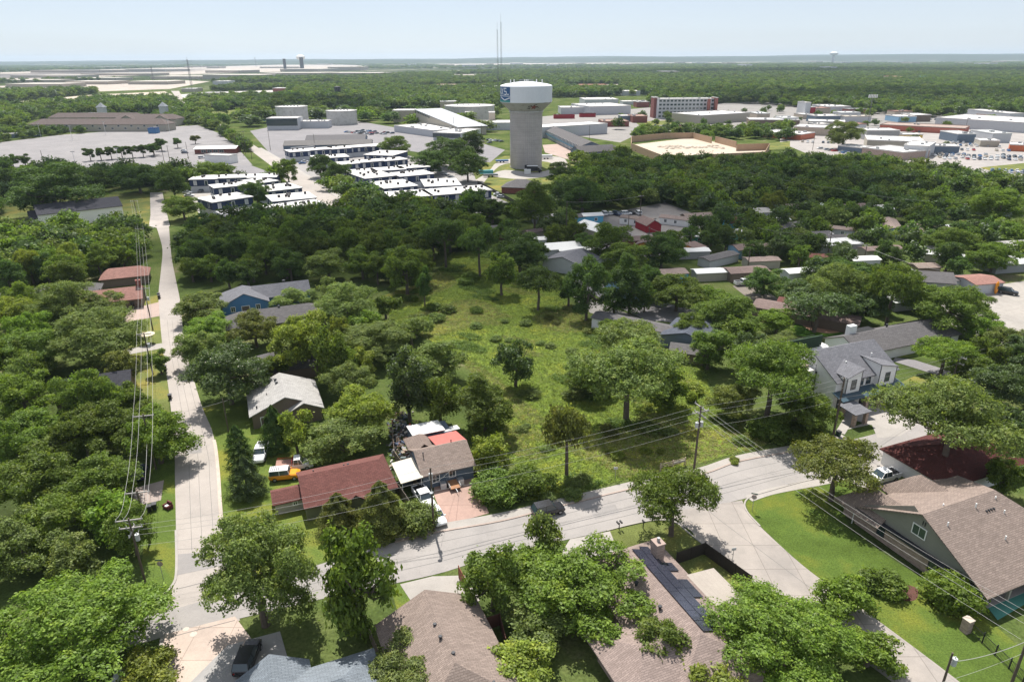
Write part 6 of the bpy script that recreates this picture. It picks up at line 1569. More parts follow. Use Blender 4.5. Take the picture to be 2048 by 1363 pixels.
# more of the shops, sheds and halls of the far right strip
def strip_fill():
    rf = [(FLATW, 'white'), (mat((.5, .45, .38), 'membrane', var=.1), 'tan'), (mat((.36, .35, .34), 'membrane', var=.1), 'grey'), (METW, 'ribbed pale'), (mat((.33, .2, .16), 'membrane', var=.1), 'brownish')]
    wl = [('lgrey', 'pale'), ('beige', 'beige'), ('sandst', 'cream'), ('redbrick', 'brick'), ('slate', 'dark')]
    rows = [(1300, 2050, 236, 7, 'behind the hospital annex row'), (1450, 2050, 226, 6, 'below the dark far woods'), (1560, 2040, 216, 5, 'at the wood edge'), (1700, 2040, 272, 4, 'among the dealer lots'), (1460, 1760, 276, 3, 'near the red-fascia shop'), (1110, 1300, 236, 4, 'right of the water tower'), (1150, 1300, 206, 4, 'behind the white factory halls'), (1440, 1700, 246, 5, 'left of the lone pale tree')]
    used = set()
    for x0, x1, y, n, where in rows:
        for i in range(n):
            x = x0 + (x1 - x0) * (i + .5) / n + random.uniform(-18, 18); yy = y + random.uniform(-4, 4)
            q = P(x, yy)
            if any(abs(q.x - f[0]) < f[2] + 14 and abs(q.y - f[1]) < f[3] + 12 for f in FOOT): continue
            R_, rn = random.choice(rf); W_, wn_ = random.choice(wl); w = random.uniform(22, 60)
            pos = 'left end' if i == 0 else 'right end' if i == n - 1 else 'middle' if n < 4 else ['', 'second', 'third', 'fourth', 'fifth', 'sixth'][min(i, 5)] + ' from left'
            block('commercial_building', 'low %s-walled building, %s roof, %s, %s' % (wn_, rn, where, pos), (x, yy), (x + w, yy), random.uniform(14, 30), random.uniform(4, 6.5), W_, R_, rooftop=3, cat='building')
strip_fill()
# ------------------------------------------------------------------ poles and wires
POLEW = mat((.10, .078, .06), 'pole_wood', var=.3, nsc=1.5)
GREYW = mat((.30, .28, .26), 'weathered_wood', var=.15, nsc=2)
WIRE = mat((.36, .35, .33), 'wire', rough=.6, metal=.0, var=.05)
CER = mat((.55, .56, .56), 'ceramic', rough=.3)
def pole(px, h, label, arms=(), r=.16, trans=(), ang=0, lean=(0, 0), name='utility_pole', world=None):
    """arms: (height, half length, bearing)"""
    q = Vector(world) if world else P(*px); t = thing(name, label, 'utility pole', (q.x, q.y, 0)); top = Vector((lean[0], lean[1], h))
    MB().tube((0, 0, -.3), top, r, r * .68, 10).build('pole_shaft', POLEW, t)
    ends = []
    for z, w, a in arms:
        c = top * (z / h); M4 = Matrix.Translation(c) @ Matrix.Rotation(rad(a), 4, 'Z')
        ar = MB().box(-w, w, -.07, .07, -.07, .07, M4).build('crossarm', GREYW, t)
        for k in (-.93, -.35, .93):
            p = M4 @ Vector((k * w, 0, 0)); MB().tube(p + Vector((0, 0, .07)), p + Vector((0, 0, .32)), .06, .04, 6).build('insulator', CER, ar)
            ends.append(q + (p + Vector((0, 0, .33))))
        for s in (-1, 1): MB().tube(M4 @ Vector((s * w * .5, 0, 0)), M4 @ Vector((0, 0, -.6)), .02, n=4).build('brace', STEEL, ar)
    for z, a in trans:
        c = top * (z / h) + Vector((math.cos(rad(a)), math.sin(rad(a)), 0)) * .42
        k = MB().tube(c, c + Vector((0, 0, .85)), .26, n=12).build('transformer', mat((.45, .46, .46), 'painted', rough=.5), t)
        MB().tube(c + Vector((0, 0, .85)), c + Vector((0, 0, 1.1)), .05, n=6).build('bushing', CER, k)
    return q, ends, q + top
def wire(a, b, label, sag=.6, r=.015, name='power_line', group=None):
    a, b = Vector(a), Vector(b); n = 16; pts = []
    for i in range(n + 1):
        t = i / n; p = a.lerp(b, t); p.z -= sag * 4 * t * (1 - t); pts.append(p - a)
    mb = MB()
    for p, q in zip(pts, pts[1:]): mb.tube(p, q, r, n=5, caps=False)
    o = mb.build(name, WIRE, loc=a); return tag(o, label, 'wire', group)
def top_xyz(px, base):
    """height at which a photo point lies above a ground point"""
    q = P(*base)
    for z in np.arange(2, 30, .05):
        if Q(q.x, q.y, z)[1] < px[1]: return z
    return 30
# left line along the side street
L1 = []
for (b, tp, lab, hw_) in [((291, 1165), (281, 1040), 'corner utility pole with double crossarm and fuses near the crossroads', 1.5), ((300, 1085), (287, 985), 'utility pole beside the brown driveway on the left line', 1.5), ((312, 938), (300, 832), 'utility pole in the left line beside the pinkish shrub', 1.5),
                     ((306, 748), (295, 668), 'utility pole in the left line above the two dark bins', 1.4), ((306, 660), (296, 577), 'utility pole in the left line by the salmon-roofed house', 1.3), ((288, 500), (282, 458), 'utility pole near the end of the left line', 1.3), ((276, 440), (275, 402), 'farthest utility pole of the left line beside the drive', 1.3)]:
    h = top_xyz(tp, b); _, e, top = pole(b, h + .3, lab, [(h, hw_, 12)] + ([(h - 1.6, 1.3, -75), (h - 1.1, 1.3, 12)] if b[0] == 291 else []), trans=[(h - 3, 20)] if b[0] in (291, 306) else ()); L1.append((e, top, h))
names = ['nearest span', 'second span', 'third span', 'fourth span', 'fifth span', 'farthest span']
side = ['left', 'middle', 'right']
for i in range(len(L1) - 1):
    for k in range(3):
        wire(L1[i][0][k], L1[i + 1][0][k], '%s wire of the left pole line, %s from the crossroads' % (side[k], names[i]), sag=.7, r=.02)
    wire(L1[i][1] - Vector((0, 0, 3.0)), L1[i + 1][1] - Vector((0, 0, 3.0)), 'lower cable of the left pole line, %s' % names[i], sag=.8, r=.024)
# main road line
hA = top_xyz((866, 935), (868, 1062)); pA = pole((868, 1062), hA, 'utility pole with a street lamp at the brick driveway', [], r=.17, trans=[(hA - 2, 100)])
hB = top_xyz((1398, 812), (1388, 938)); pB = pole((1388, 938), hB, 'main road utility pole with transformers and doubled crossarms at the meadow corner', [(hB - .2, 1.5, 112), (hB - 1.0, 1.5, 22), (hB - 1.5, 1.4, 112)], trans=[(hB - 3.6, 200), (hB - 3.6, 20)], r=.19)
hC = top_xyz((1675, 755), (1664, 882)); pC = pole((1664, 882), hC, 'tall brown utility pole standing by the white duplex', [(hC - .3, .5, 112)], r=.2)
hD = top_xyz((1912, 708), (1902, 760)); pD = pole((1902, 772), hD + 1, 'utility pole with crossarms behind the very wide tree', [(hD + .7, 1.6, 112), (hD + .1, 1.6, 22), (hD - .6, 1.4, 112)])
hE = top_xyz((2042, 1240), (2010, 1400)); pE = pole((2010, 1400), hE, 'brown utility pole at the bottom right corner of the lawn', [(hE - .5, .9, 22)], r=.17)
hF = top_xyz((1892, 1305), (1878, 1390)); pF = pole((1878, 1390), hF, 'short utility pole with a small transformer at the bottom right road edge', [], r=.14, trans=[(hF - 1.6, 0)])
pG = pole(None, 11, 'utility pole beyond the left bottom trees', [(10.7, 1.4, 112)], world=(L1[0][1].x - 38, L1[0][1].y - 16, 0))
pole((457, 862), top_xyz((455, 797), (459, 862)), 'short grey utility pole on the side lawn under the magnolia', [], r=.12)
A, B, Cc, D, E, Fp = pA[2], pB[2], pC[2], pD[2], pE[2], pF[2]
K = L1[0][1]
for i, (dz, lab) in enumerate([(-.2, 'top'), (-.9, 'second'), (-1.6, 'third'), (-3.2, 'lowest')]):
    off = Vector((.25 * (i - 1), -.3 * (i - 1), dz))
    g = lambda v, n: '%s wire of the main road line between %s' % (lab, n)
    wire(A + off, B + off, g(0, 'the driveway pole and the meadow corner pole'), .7)
    wire(A + off, K + Vector((.6, 0, dz - .8)), g(0, 'the crossroads and the driveway pole'), .8)
    wire(B + off, Cc + off, g(0, 'the meadow corner pole and the duplex pole'), .6)
    wire(Cc + off, D + off, g(0, 'the duplex pole and the wide tree'), .6)
    wire(D + off, D + off + Vector((46, 22, .5)), g(0, 'the wide tree and the right edge'), .6)
for i, (dx, lab) in enumerate([(-1.3, 'leftmost'), (-.5, 'second'), (.5, 'third'), (1.3, 'rightmost')]):
    o = Vector((dx * .9, dx * .43, -.9))
    wire(B + o, E + Vector((dx * .95, dx * .45, -.6 - (1.2 if i == 0 else 0))), '%s of four wires crossing the mown lawn towards the bottom right' % lab, .9, .014)
wire(E + Vector((0, 0, -2.6)), Fp + Vector((0, 0, -1.2)), 'slack cable between the two bottom right poles', .5, r=.03)
wire(E + Vector((0, 0, -4.2)), Fp + Vector((-6, -2, -3)), 'thin cable below the slack one at the bottom right', .6)
wire(A + Vector((0, 0, -2.6)), P(905, 935, 3.2), 'service wire from the driveway pole to the shingled cottage', .3, .015)
wire(P(455, 800, 5), P(300, 835, 8), 'wire crossing the side street from the short grey pole', .3, .02)
# street lamp on the driveway pole
def street_lamp():
    q = P(868, 1062); t = thing('street_lamp', 'street lamp arm fixed to the driveway pole', 'street lamp', (q.x, q.y, hA - 3.2))
    MB().tube((0, 0, 0), (.2, -1.6, .6), .04).build('lamp_arm', STEEL, t); MB().lathe([(.05, .1), (.28, 0), (.3, -.12), (0, -.18)], 12).build('lamp_head', STEEL, t).location = (.2, -1.8, .6)
street_lamp()
# distant poles seen over woods and lots
for i, (b, tp, lab) in enumerate([((1280, 432), (1281, 390), 'distant pole beside the gravel lot back row'), ((1132, 480), (1133, 402), 'distant pole left of the sky-blue cabins'), ((1297, 482), (1297, 452), 'distant pole in front of the red barn'), ((1256, 462), (1257, 430), 'distant pole beside the round bush in the gravel lot'),
      ((1380, 505), (1380, 470), 'distant pole by the ochre shed'), ((1495, 540), (1497, 500), 'distant pole at the pale blue mobile home'), ((1512, 470), (1514, 452), 'distant pole above the pale blue mobile home'), ((1655, 512), (1656, 464), 'distant pole by the grey mobile home'), ((1728, 520), (1729, 488), 'distant pole carrying wires above the umbrella tree'), ((1700, 400), (1700, 378), 'distant pole in the far wood belt'),
      ((92, 344), (84, 301), 'leaning pole on the road below the big lot'), ((328, 322), (326, 294), 'pole right of the parking lot tree row'), ((340, 324), (336, 291), 'second pole right of the parking lot tree row'), ((377, 318), (374, 284), 'pole beside the two cars near the canopied shop'), ((473, 302), (469, 268), 'pole on the left verge of the long far road'), ((488, 310), (484, 270), 'pole at the crossing behind the canopied shop'), ((492, 306), (487, 262), 'taller pole at the crossing behind the canopied shop'), ((504, 318), (500, 280), 'pole at the corner of the far crossing'), ((541, 300), (541, 262), 'pole on the right verge of the far road'),
      ((658, 372), (659, 345), 'short pole on the bank of the far road'), ((630, 298), (629, 268), 'pole by the low dark hall'), ((908, 268), (910, 235), 'pole beside the stone wedge building'), ((963, 280), (963, 250), 'pole left of the water tower'), ((1178, 290), (1178, 250), 'pole among the bright lots right of the tower'), ((1625, 300), (1624, 262), 'pole by the red-fascia shop'), ((1800, 250), (1800, 218), 'pole among the upper right shops'), ((1930, 262), (1930, 232), 'pole before the long white warehouse')]):
    h = top_xyz(tp, b); pole(b, h, lab, [(h - .4, 1.2, 20)] if i in (0, 7, 8, 12, 16) else (), r=.17)
for a, b, lab in (((1281, 392, 9), (1133, 404, 9), 'faint wire over the sky-blue cabins'), ((1297, 455, 7), (1380, 472, 7), 'faint wire over the orange and ochre sheds'), ((1514, 455, 8), (1656, 468, 8), 'faint wire over the pale blue mobile home'), ((1656, 468, 8), (1729, 490, 9), 'faint wire from the grey mobile home pole'), ((1729, 490, 9), (1880, 540, 9), 'faint wire over the umbrella tree'), ((1700, 380, 9), (1860, 402, 9), 'faint wire over the far wood belt'), ((1700, 380, 9), (1500, 345, 9), 'faint wire running left over the far wood belt')):
    wire(P(*a), P(*b), lab, .8, .03)

# lamp masts of the big parking lot
for i, (x, y, tpy) in enumerate([(82, 262, 255), (145, 268, 260), (212, 258, 246), (340, 255, 232), (154, 330, 310), (240, 322, 300)]):
    h = 11; q = P(x, y + 12); t = thing('lot_lamp', 'tall white lamp mast in the big parking lot, number %s from the left' % ['one', 'three', 'four', 'six', 'two', 'five'][i], 'lamp post', (q.x, q.y, 0))
    MB().tube((0, 0, 0), (0, 0, h), .14, .1, 8).build('mast', WHITE, t); MB().box(-1.2, 1.2, -.25, .25, h, h + .3).build('lamp_head', STEEL, t)

# ------------------------------------------------------------------ street things
def sign(px, label, h=2.3, kind='stop', ang=0, name='street_sign'):
    q = P(*px); t = thing(name, label, 'sign', (q.x, q.y, 0), rad(ang))
    MB().tube((0, 0, 0), (0, 0, h + .3), .035, n=6).build('post', STEEL, t)
    if kind == 'stop':
        for d, m_, nm in ((0, mat((.45, .03, .03), 'sign_red', rough=.4), 'sign_plate'), (.02, mat((.40, .33, .30), 'sign_back', rough=.5), 'sign_back')):
            mb = MB(); pts = [(.38 * math.cos(rad(22.5 + 45 * i)), -.06 + d if d else -.08, h + .38 * math.sin(rad(22.5 + 45 * i))) for i in range(8)]
            mb.face(pts); mb.face([(x, y + .015, z) for x, y, z in pts][::-1]); pl = mb.build(nm, m_, t)
        cu = bpy.data.curves.new('lettering', 'FONT'); cu.body = 'STOP'; cu.size = .28; cu.align_x = 'CENTER'; cu.align_y = 'CENTER'
        cu.materials.append(WHITE); oc = bpy.data.objects.new('lettering', cu); me = bpy.data.meshes.new_from_object(oc); o = bpy.data.objects.new('lettering', me); C.objects.link(o); o.parent = t; o.location = (0, -.1, h); o.rotation_euler = (math.pi / 2, 0, 0)
        MB().box(-.45, .45, -.02, .02, h + .5, h + .68).build('street_name_blade', mat((.03, .08, .05), 'sign_green'), t)
    elif kind == 'blade':
        MB().box(-.3, .3, -.02, .02, h, h + .4).build('sign_plate', CER, t)
    return t
sign((327, 1158), 'stop sign seen from behind on the corner grass by the crossroads pole', 2.4, 'stop', 180)
sign((1504, 1022), 'stop sign with a street name blade at the tip of the mown lawn', 2.4, 'stop', 160)
sign((1462, 1138), 'small pale sign on a thin post beside the concrete side street', 3.0, 'blade', 10)
sign((1818, 918), 'thin signpost at the kerb near the very wide tree, left of the mailbox', 2.2, 'blade', 20)
sign((1740, 920), 'thin signpost at the far kerb in front of the yellow-olive oak', 3.0, 'blade', 20)
sign((1230, 960), 'small white sign in the tall grass by the sidewalk', 2.0, 'blade', 0)
def mailbox(px, label, n=1, ang=22):
    q = P(*px); t = thing('mailbox', label, 'mailbox', (q.x, q.y, 0), rad(ang)); MB().box(-.05, .05, -.05, .05, 0, 1.1).build('post', BLACK, t)
    for k in range(n):
        x = (k - (n - 1) / 2) * .5
        mb = MB(); mb.box(x - .11, x + .11, -.28, .28, 1.1, 1.24); 
        for i in range(6):
            a, b = math.pi * i / 6, math.pi * (i + 1) / 6
            mb.face([(x + .11 * math.cos(a), -.28, 1.24 + .11 * math.sin(a)), (x + .11 * math.cos(b), -.28, 1.24 + .11 * math.sin(b)), (x + .11 * math.cos(b), .28, 1.24 + .11 * math.sin(b)), (x + .11 * math.cos(a), .28, 1.24 + .11 * math.sin(a))])
        for y in (-.28, .28): mb.face([(x + .11 * math.cos(math.pi * i / 6), y, 1.24 + .11 * math.sin(math.pi * i / 6)) for i in range(7)][::(1 if y > 0 else -1)])
        mb.build('box', BLACK, t)
mailbox((1238, 1058), 'pair of black mailboxes on one post at the small kerbside lawn', 2)
mailbox((1286, 1056), 'pale mailbox post on the small kerbside lawn', 1)
mailbox((1800, 912), 'black mailbox at the kerb by the very wide tree', 1)
def bin_(px, label, m=BLACK, ang=20):
    q = P(*px); t = thing('wheelie_bin', label, 'trash bin', (q.x, q.y, 0), rad(ang))
    mb = MB(); loft(mb, [[(-.25, -.27, .08), (.25, -.27, .08), (.25, .27, .08), (-.25, .27, .08)], [(-.31, -.36, .98), (.31, -.36, .98), (.31, .36, .98), (-.31, .36, .98)]]); mb.build('bin_body', m, t)
    MB().box(-.34, .34, -.4, .4, .98, 1.06).build('lid', mat((.07, .07, .075), 'lid'), t)
    for s in (-1, 1): MB().tube((s * .3, .3, .12), (s * .36, .3, .12), .12, n=10).build('wheel', TYRE, t)
GRN = mat((.02, .06, .035), 'bin_green')
for px, lab in (((318, 593), 'dark bin at the left kerb above the salmon house drive, upper one'), ((319, 597), 'dark bin at the left kerb above the salmon house drive, lower one'), ((324, 737), 'dark bin under the small round tree, left one'), ((331, 740), 'dark bin under the small round tree, right one'), ((341, 798), 'dark bin at the left kerb across from the magnolia'), ((300, 1022), 'dark bin beside the second left-line pole, left one'), ((310, 1018), 'dark bin beside the second left-line pole, right one')):
    bin_(px, lab)
bin_((1813, 905), 'dark green bin at the kerb beside the black mailbox', GRN); bin_((1676, 872), 'dark green bin on the sidewalk by the duplex pole', GRN)
def armchair():
    q = P(336, 1016); t = thing('armchair', 'dark red discarded armchair on the left verge', 'armchair', (q.x, q.y, 0), rad(-30)); m = mat((.10, .02, .02), 'fabric')
    MB().box(-.4, .4, -.4, .4, .12, .45).build('seat', m, t); MB().box(-.45, .45, .3, .5, .12, 1.0).build('backrest', m, t)
    for s in (-1, 1): MB().box(s * .5 - .1, s * .5 + .1, -.4, .5, .12, .65).build('armrest', m, t)
    MB().box(-.25, .2, -.3, .15, .46, .56).build('cushion', WHITE, t)
armchair()
def canopy_oval():
    q = P(297, 686); t = thing('patio_parasol', 'flat cream parasol standing on the left lawn under the wires', 'parasol', (q.x, q.y, 0))
    MB().tube((0, 0, 0), (0, 0, 2.3), .05, n=8).build('pole', STEEL, t); MB().lathe([(1.75, 2.2), (1.7, 2.28), (.5, 2.42), (0, 2.45)], 24).build('canopy', mat((.62, .52, .38), 'canvas', var=.05), t)
    MB().lathe([(.35, 0), (.35, .1), (0, .12)], 12).build('base', STEEL, t)
canopy_oval()
# wooden fences
def fence(pts, label, m=WOOD, h=1.8, name='wooden_fence', cat='fence', step=2.4, thin=.05, post_m=None, world=False):
    w = [P(*p) for p in pts]; o0 = w[0].copy(); t = thing(name, label, cat, (o0.x, o0.y, 0))
    for a, b in zip(w, w[1:]):
        d = (b - a); n = max(1, round(d.length / step)); 
        for i in range(n):
            p, q = a + d * i / n - o0, a + d * (i + 1) / n - o0
            mb = MB(); ribbon(mb, [p.xy, q.xy], thin, .05, h); mb.box(-.001, .001, -.001, .001, 0, .001); mb.build('panel', m, t)
            MB().box(p.x - .06, p.x + .06, p.y - .06, p.y + .06, 0, h + .08).build('post', post_m or m, t)
    return t
DKF = mat((.045, .036, .03), 'siding', var=.3)
fence([(1352, 1128), (1408, 1108), (1500, 1175), (1478, 1196), (1440, 1204)], 'dark wooden privacy fence round the little lawn behind the solar roof', DKF, 1.9)
fence([(765, 955), (800, 990), (826, 1030)], 'grey wooden fence between the red-brown house and the junk yard', mat((.16, .13, .11), 'siding', var=.2), 1.8)
fence([(918, 1154), (940, 1196)], 'reddish wooden fence at the right of the bottom white driveway', mat((.26, .09, .05), 'siding', var=.2), 1.8)
fence([(734, 1262), (765, 1340)], 'weathered fence between the two bottom roofs', mat((.22, .17, .14), 'siding', var=.2), 1.8)
fence([(965, 1262), (1000, 1250), (1012, 1300)], 'dark reddish fence right of the tan roof', mat((.12, .05, .035), 'siding', var=.2), 1.8)
fence([(243, 612), (270, 618), (276, 596)], 'dark fence by the salmon-roofed house', DKF, 1.7)
fence([(1660, 690), (1700, 668), (1760, 664)], 'low fence behind the playground', mat((.2, .15, .12), 'siding'), 1.2)
fence([(785, 870), (790, 920), (838, 985)], 'leaning plank fence along the left of the junk yard', mat((.2, .16, .13), 'siding', var=.3), 1.7)
def iron_fence():
    a, b = P(1938, 1262), P(2075, 1392); o0 = a.copy(); t = thing('iron_fence', 'black iron railing fence running from the brick pillar', 'fence', (a.x, a.y, 0)); d = b - a; n = int(d.length / .14)
    mb = MB()
    for i in range(n):
        p = d * i / n; mb.box(p.x - .012, p.x + .012, p.y - .012, p.y + .012, .1, 1.35)
    mb.build('pickets', BLACK, t)
    mb = MB(); u = d.normalized()
    for z in (.2, 1.25): ribbon(mb, [(0, 0), d.xy], .04, z, z + .045)
    mb.build('rail', BLACK, t)
    for i in range(6): p = d * i / 5; MB().box(p.x - .05, p.x + .05, p.y - .05, p.y + .05, 0, 1.6).build('post', BLACK, t)
iron_fence()
q = P(1930, 1262); t = thing('brick_pillar', 'square brick pillar with a pale cap at the end of the iron fence', 'pillar', (q.x, q.y, 0), rad(GRID))
MB().box(-.42, .42, -.42, .42, 0, 1.75).build('shaft', WM['brick'], t); MB().box(-.47, .47, -.47, .47, 1.75, 1.85).build('cap', WM['sandst'], t)
# old timber sign frame by the meadow
def board():
    q = P(1345, 936); t = thing('timber_sign', 'weathered timber sign frame standing at the meadow edge by the sidewalk', 'sign', (q.x, q.y, 0), rad(22)); m = mat((.42, .34, .26), 'weathered', var=.3, nsc=3)
    for x in (-2.3, 0, 2.3): MB().box(x - .07, x + .07, -.07, .07, 0, 1.5).build('post', m, t)
    MB().box(0.1, 2.3, -.04, .04, .7, 1.1).build('board', mat((.45, .45, .42), 'painted', var=.25), t)
    for z in (.75, 1.05, 1.35): MB().box(-2.35, 2.35, -.11, -.07, z, z + .1).build('rail', m, t)
board()
# utility trailer, appliances and clutter in front of the cottage
def trailer():
    q = P(906, 972); t = thing('utility_trailer', 'rusty open utility trailer with mesh gate on the brick driveway', 'trailer', (q.x, q.y, .05), rad(112)); m = mat((.35, .17, .08), 'rust', var=.35)
    MB().box(-1.5, 1.5, -.8, .8, .5, .58).build('bed', m, t)
    mb = MB()
    for y in (-.8, .8): mb.box(-1.5, 1.5, y - .03, y + .03, .58, .63); mb.box(-1.5, 1.5, y - .03, y + .03, .95, 1.0)
    for x in (-1.5, -.5, .5, 1.5):
        for y in (-.8, .8): mb.box(x - .03, x + .03, y - .03, y + .03, .58, 1.0)
    mb.build('rails', STEEL, t)
    mb = MB()
    for y in np.linspace(-.75, .75, 9): mb.box(1.48, 1.52, y - .02, y + .02, .6, 1.9)
    mb.box(1.48, 1.52, -.8, .8, 1.86, 1.92); mb.build('gate', BLACK, t)
    for s in (-1, 1): MB().tube((0, s * .82, .32), (0, s * 1.0, .32), .32, n=12).build('wheel', TYRE, t)
    MB().box(-2.5, -1.5, -.05, .05, .45, .55).build('drawbar', STEEL, t)
trailer()
for px, lab in (((887, 976), 'white box appliance left of the rusty trailer'), ((922, 968), 'white box appliance right of the rusty trailer')):
    q = P(*px); t = thing('appliance', lab, 'appliance', (q.x, q.y, .05), rad(20)); MB().box(-.4, .4, -.4, .4, .05, 1.0).build('cabinet', WHITE, t); MB().box(-.36, .36, -.43, -.4, .15, .8).build('door', CER, t); MB().box(-.4, .4, -.4, .4, 1.0, 1.05).build('top', STEEL, t)
def junk():
    cols = [(.4, .4, .4), (.22, .12, .09), (.07, .09, .14), (.5, .48, .44), (.05, .05, .05), (.28, .2, .14), (.12, .15, .15), (.08, .075, .07), (.35, .29, .23)]
    ms = [mat(c, 'scrap', var=.2) for c in cols]; q0 = P(815, 900)
    mb = MB()
    for (cx, cy, n) in ((805, 865, 90), (812, 890, 90), (818, 915, 80), (800, 845, 50), (826, 938, 40)):
        c = P(cx, cy) - q0
        for i in range(n):
            s = random.uniform(.1, .45); M4 = Matrix.Translation((c.x + random.gauss(0, 1.5), c.y + random.gauss(0, 1.6), random.uniform(.1, .9))) @ Matrix.Rotation(random.uniform(0, 3), 4, Vector(unit(1)[0]))
            mb.box(-s, s, -s * .6, s * .6, -s * .25, s * .25, M4, mi=random.randrange(len(ms)))
    o = mb.build('junk_heap', ms, loc=(q0.x, q0.y, 0)); tag(o, 'sprawling heap of scrap and household junk in the yard left of the cottage', 'junk heap', kind='stuff')
junk()
q = P(822, 878); t = thing('canoe', 'upright red canoe leaning by the metal roof in the junk yard', 'canoe', (q.x, q.y, 0))
MB().lathe([(0, 0), (.28, .5), (.38, 1.6), (.28, 2.7), (0, 3.2)], 10).build('hull', PAINT['red'], t); MB().box(-.1, .1, -.42, -.36, .8, 2.4).build('seat', WHITE, t)
q = P(1990, 588); t = thing('kayak', 'bright orange kayak standing upright in the sandy yard near the right edge', 'kayak', (q.x, q.y, 0), rad(10))
MB().lathe([(0, 0), (.35, .5), (.5, 1.8), (.35, 3.2), (0, 3.8)], 10).build('hull', PAINT['orange'], t); MB().box(-.2, .2, -.55, -.45, 1.6, 2.4).build('cockpit', BLACK, t)
# truck and trailers at the water tower
q = P(1066, 345); t = thing('box_truck', 'dark box truck with a white-roofed body parked at the foot of the water tower', 'truck', (q.x, q.y, .05), rad(-4))
MB().box(-3.5, 2.8, -1.3, 1.3, .9, 3.6).build('box_body', BLACK, t); MB().box(-3.5, 2.8, -1.3, 1.3, 3.6, 3.7).build('box_roof', WHITE, t)
mb = MB(); loft(mb, [[(2.9, -1.1, .5), (2.9, 1.1, .5), (2.9, 1.05, 2.6), (2.9, -1.05, 2.6)], [(4.0, -1.1, .5), (4.0, 1.1, .5), (3.8, 1.0, 2.5), (3.8, -1.0, 2.5)], [(5.0, -1.05, .5), (5.0, 1.05, .5), (5.0, 1.0, 1.4), (5.0, -1.0, 1.4)]]); mb.build('cab', PAINT['black'], t)
for x in (-2.4, 3.8):
    for s in (-1, 1): MB().tube((x, s * 1.0, .5), (x, s * 1.3, .5), .5, n=12).build('wheel', TYRE, t)
q = P(1055, 348); t = thing('white_tank_box', 'white square equipment box in front of the box truck', 'equipment box', (q.x, q.y, .05)); MB().box(-1.8, 1.8, -1, 1, .1, 2.4).build('cabinet', WHITE, t); MB().box(-1.9, 1.9, -1.1, 1.1, 2.4, 2.5).build('lid', WHITE, t)
for px, m_, lab in (((972, 350), 'teal', 'teal-topped trailer on the tower driveway'), ((981, 354), 'grey', 'long low grey trailer beside the teal one'), ((1004, 325), 'blue', 'blue trailer left of the tower foot'), ((1092, 318), 'white', 'white trailer right of the tower foot')):
    q = P(*px); t = thing('cargo_trailer', lab, 'trailer', (q.x, q.y, .05), rad(8)); MB().box(-4, 4, -1.2, 1.2, .7, 1.6 if m_ in ('grey', 'blue') else 2.6).build('load_bed', PAINT[m_], t)
    for x in (-1, 1):
        for s in (-1, 1): MB().tube((x, s * 1.0, .4), (x, s * 1.25, .4), .4, n=10).build('wheel', TYRE, t)
    MB().box(4, 5.4, -.08, .08, .6, .75).build('drawbar', STEEL, t)
# chain link fence beside the brick bungalow
fence([(955, 368), (1000, 392), (1060, 425)], 'long dark fence along the lane below the water tower', mat((.06, .055, .05), 'mesh'), 1.8, step=4)
# swing set and playground pieces
q = P(1645, 652); t = thing('swing_set', 'dark metal swing set on the round playground', 'swing set', (q.x, q.y, 0), rad(10))
mb = MB()
for x in (-3.5, 3.5):
    for y in (-1.2, 1.2): mb.tube((x, y, 0), (x, 0, 2.6), .07, n=6)
mb.tube((-3.5, 0, 2.6), (3.5, 0, 2.6), .07, n=6); mb.build('frame', BLACK, t)
for x in (-2, 0, 2):
    s = MB().box(x - .25, x + .25, -.1, .1, .5, .55).build('seat', BLACK, t); MB().tube((x - .24, 0, .55), (x - .24, 0, 2.6), .02, n=4).tube((x + .24, 0, .55), (x + .24, 0, 2.6), .02, n=4).build('chain', STEEL, s)
# clipped grass ring at the pole, patio slab
sheet('patio', [(1384, 1152), (1408, 1144), (1450, 1194), (1440, 1216), (1420, 1216)], .06, CONC, excl=False)
sheet('mulch_bed', smooth([(1798, 1180), (1815, 1170), (1835, 1178), (1832, 1198), (1808, 1200), (1798, 1180)]), .03, mat((.09, .035, .025), 'mulch', var=.3, nsc=2), excl=False)
sheet('patio', [(1960, 1195), (2060, 1150), (2080, 1190), (1995, 1240)], .06, mat((.07, .24, .19), 'painted', var=.15), excl=False)
for px, s in (((429, 1197), .5), ((372, 1258), .35), ((387, 1268), .4)):
    q = P(*px); sheet('manhole_cover', [(q.x + s * math.cos(k * math.pi / 8), q.y + s * math.sin(k * math.pi / 8)) for k in range(16)], .06, mat((.5, .44, .38), 'concrete'), world=True, excl=False)
# ------------------------------------------------------------------ woods: scattered trees between everything placed above
def scatter(poly, sp, jitter=.5):
    """world points inside a photo-pixel ground polygon, about sp metres apart"""
    w = [P(*p) for p in poly]
    x0, x1 = min(q.x for q in w), max(q.x for q in w); y0, y1 = min(q.y for q in w), max(q.y for q in w)
    X, Y = np.meshgrid(np.arange(x0, x1, sp), np.arange(y0, y1, sp * .87))
    X = X + (np.arange(X.shape[0]) % 2)[:, None] * sp / 2
    X = (X + RNG.uniform(-jitter, jitter, X.shape) * sp).ravel(); Y = (Y + RNG.uniform(-jitter, jitter, Y.shape) * sp).ravel()
    k = inpoly(X, Y, [(q.x, q.y) for q in w])
    return X[k], Y[k]
def clear(X, Y, margin=1.5):  # away from paving and footprints
    px, py = Q(X, Y, np.zeros_like(X)); k = np.ones(len(X), bool)
    for e in EXCL: k &= ~inpoly(px, py, e)
    for (x, y, hx, hy, a) in FOOT:
        dx, dy = X - x, Y - y; u = dx * math.cos(a) + dy * math.sin(a); v = -dx * math.sin(a) + dy * math.cos(a)
        k &= ~((np.abs(u) < hx + margin) & (np.abs(v) < hy + margin))
    return k
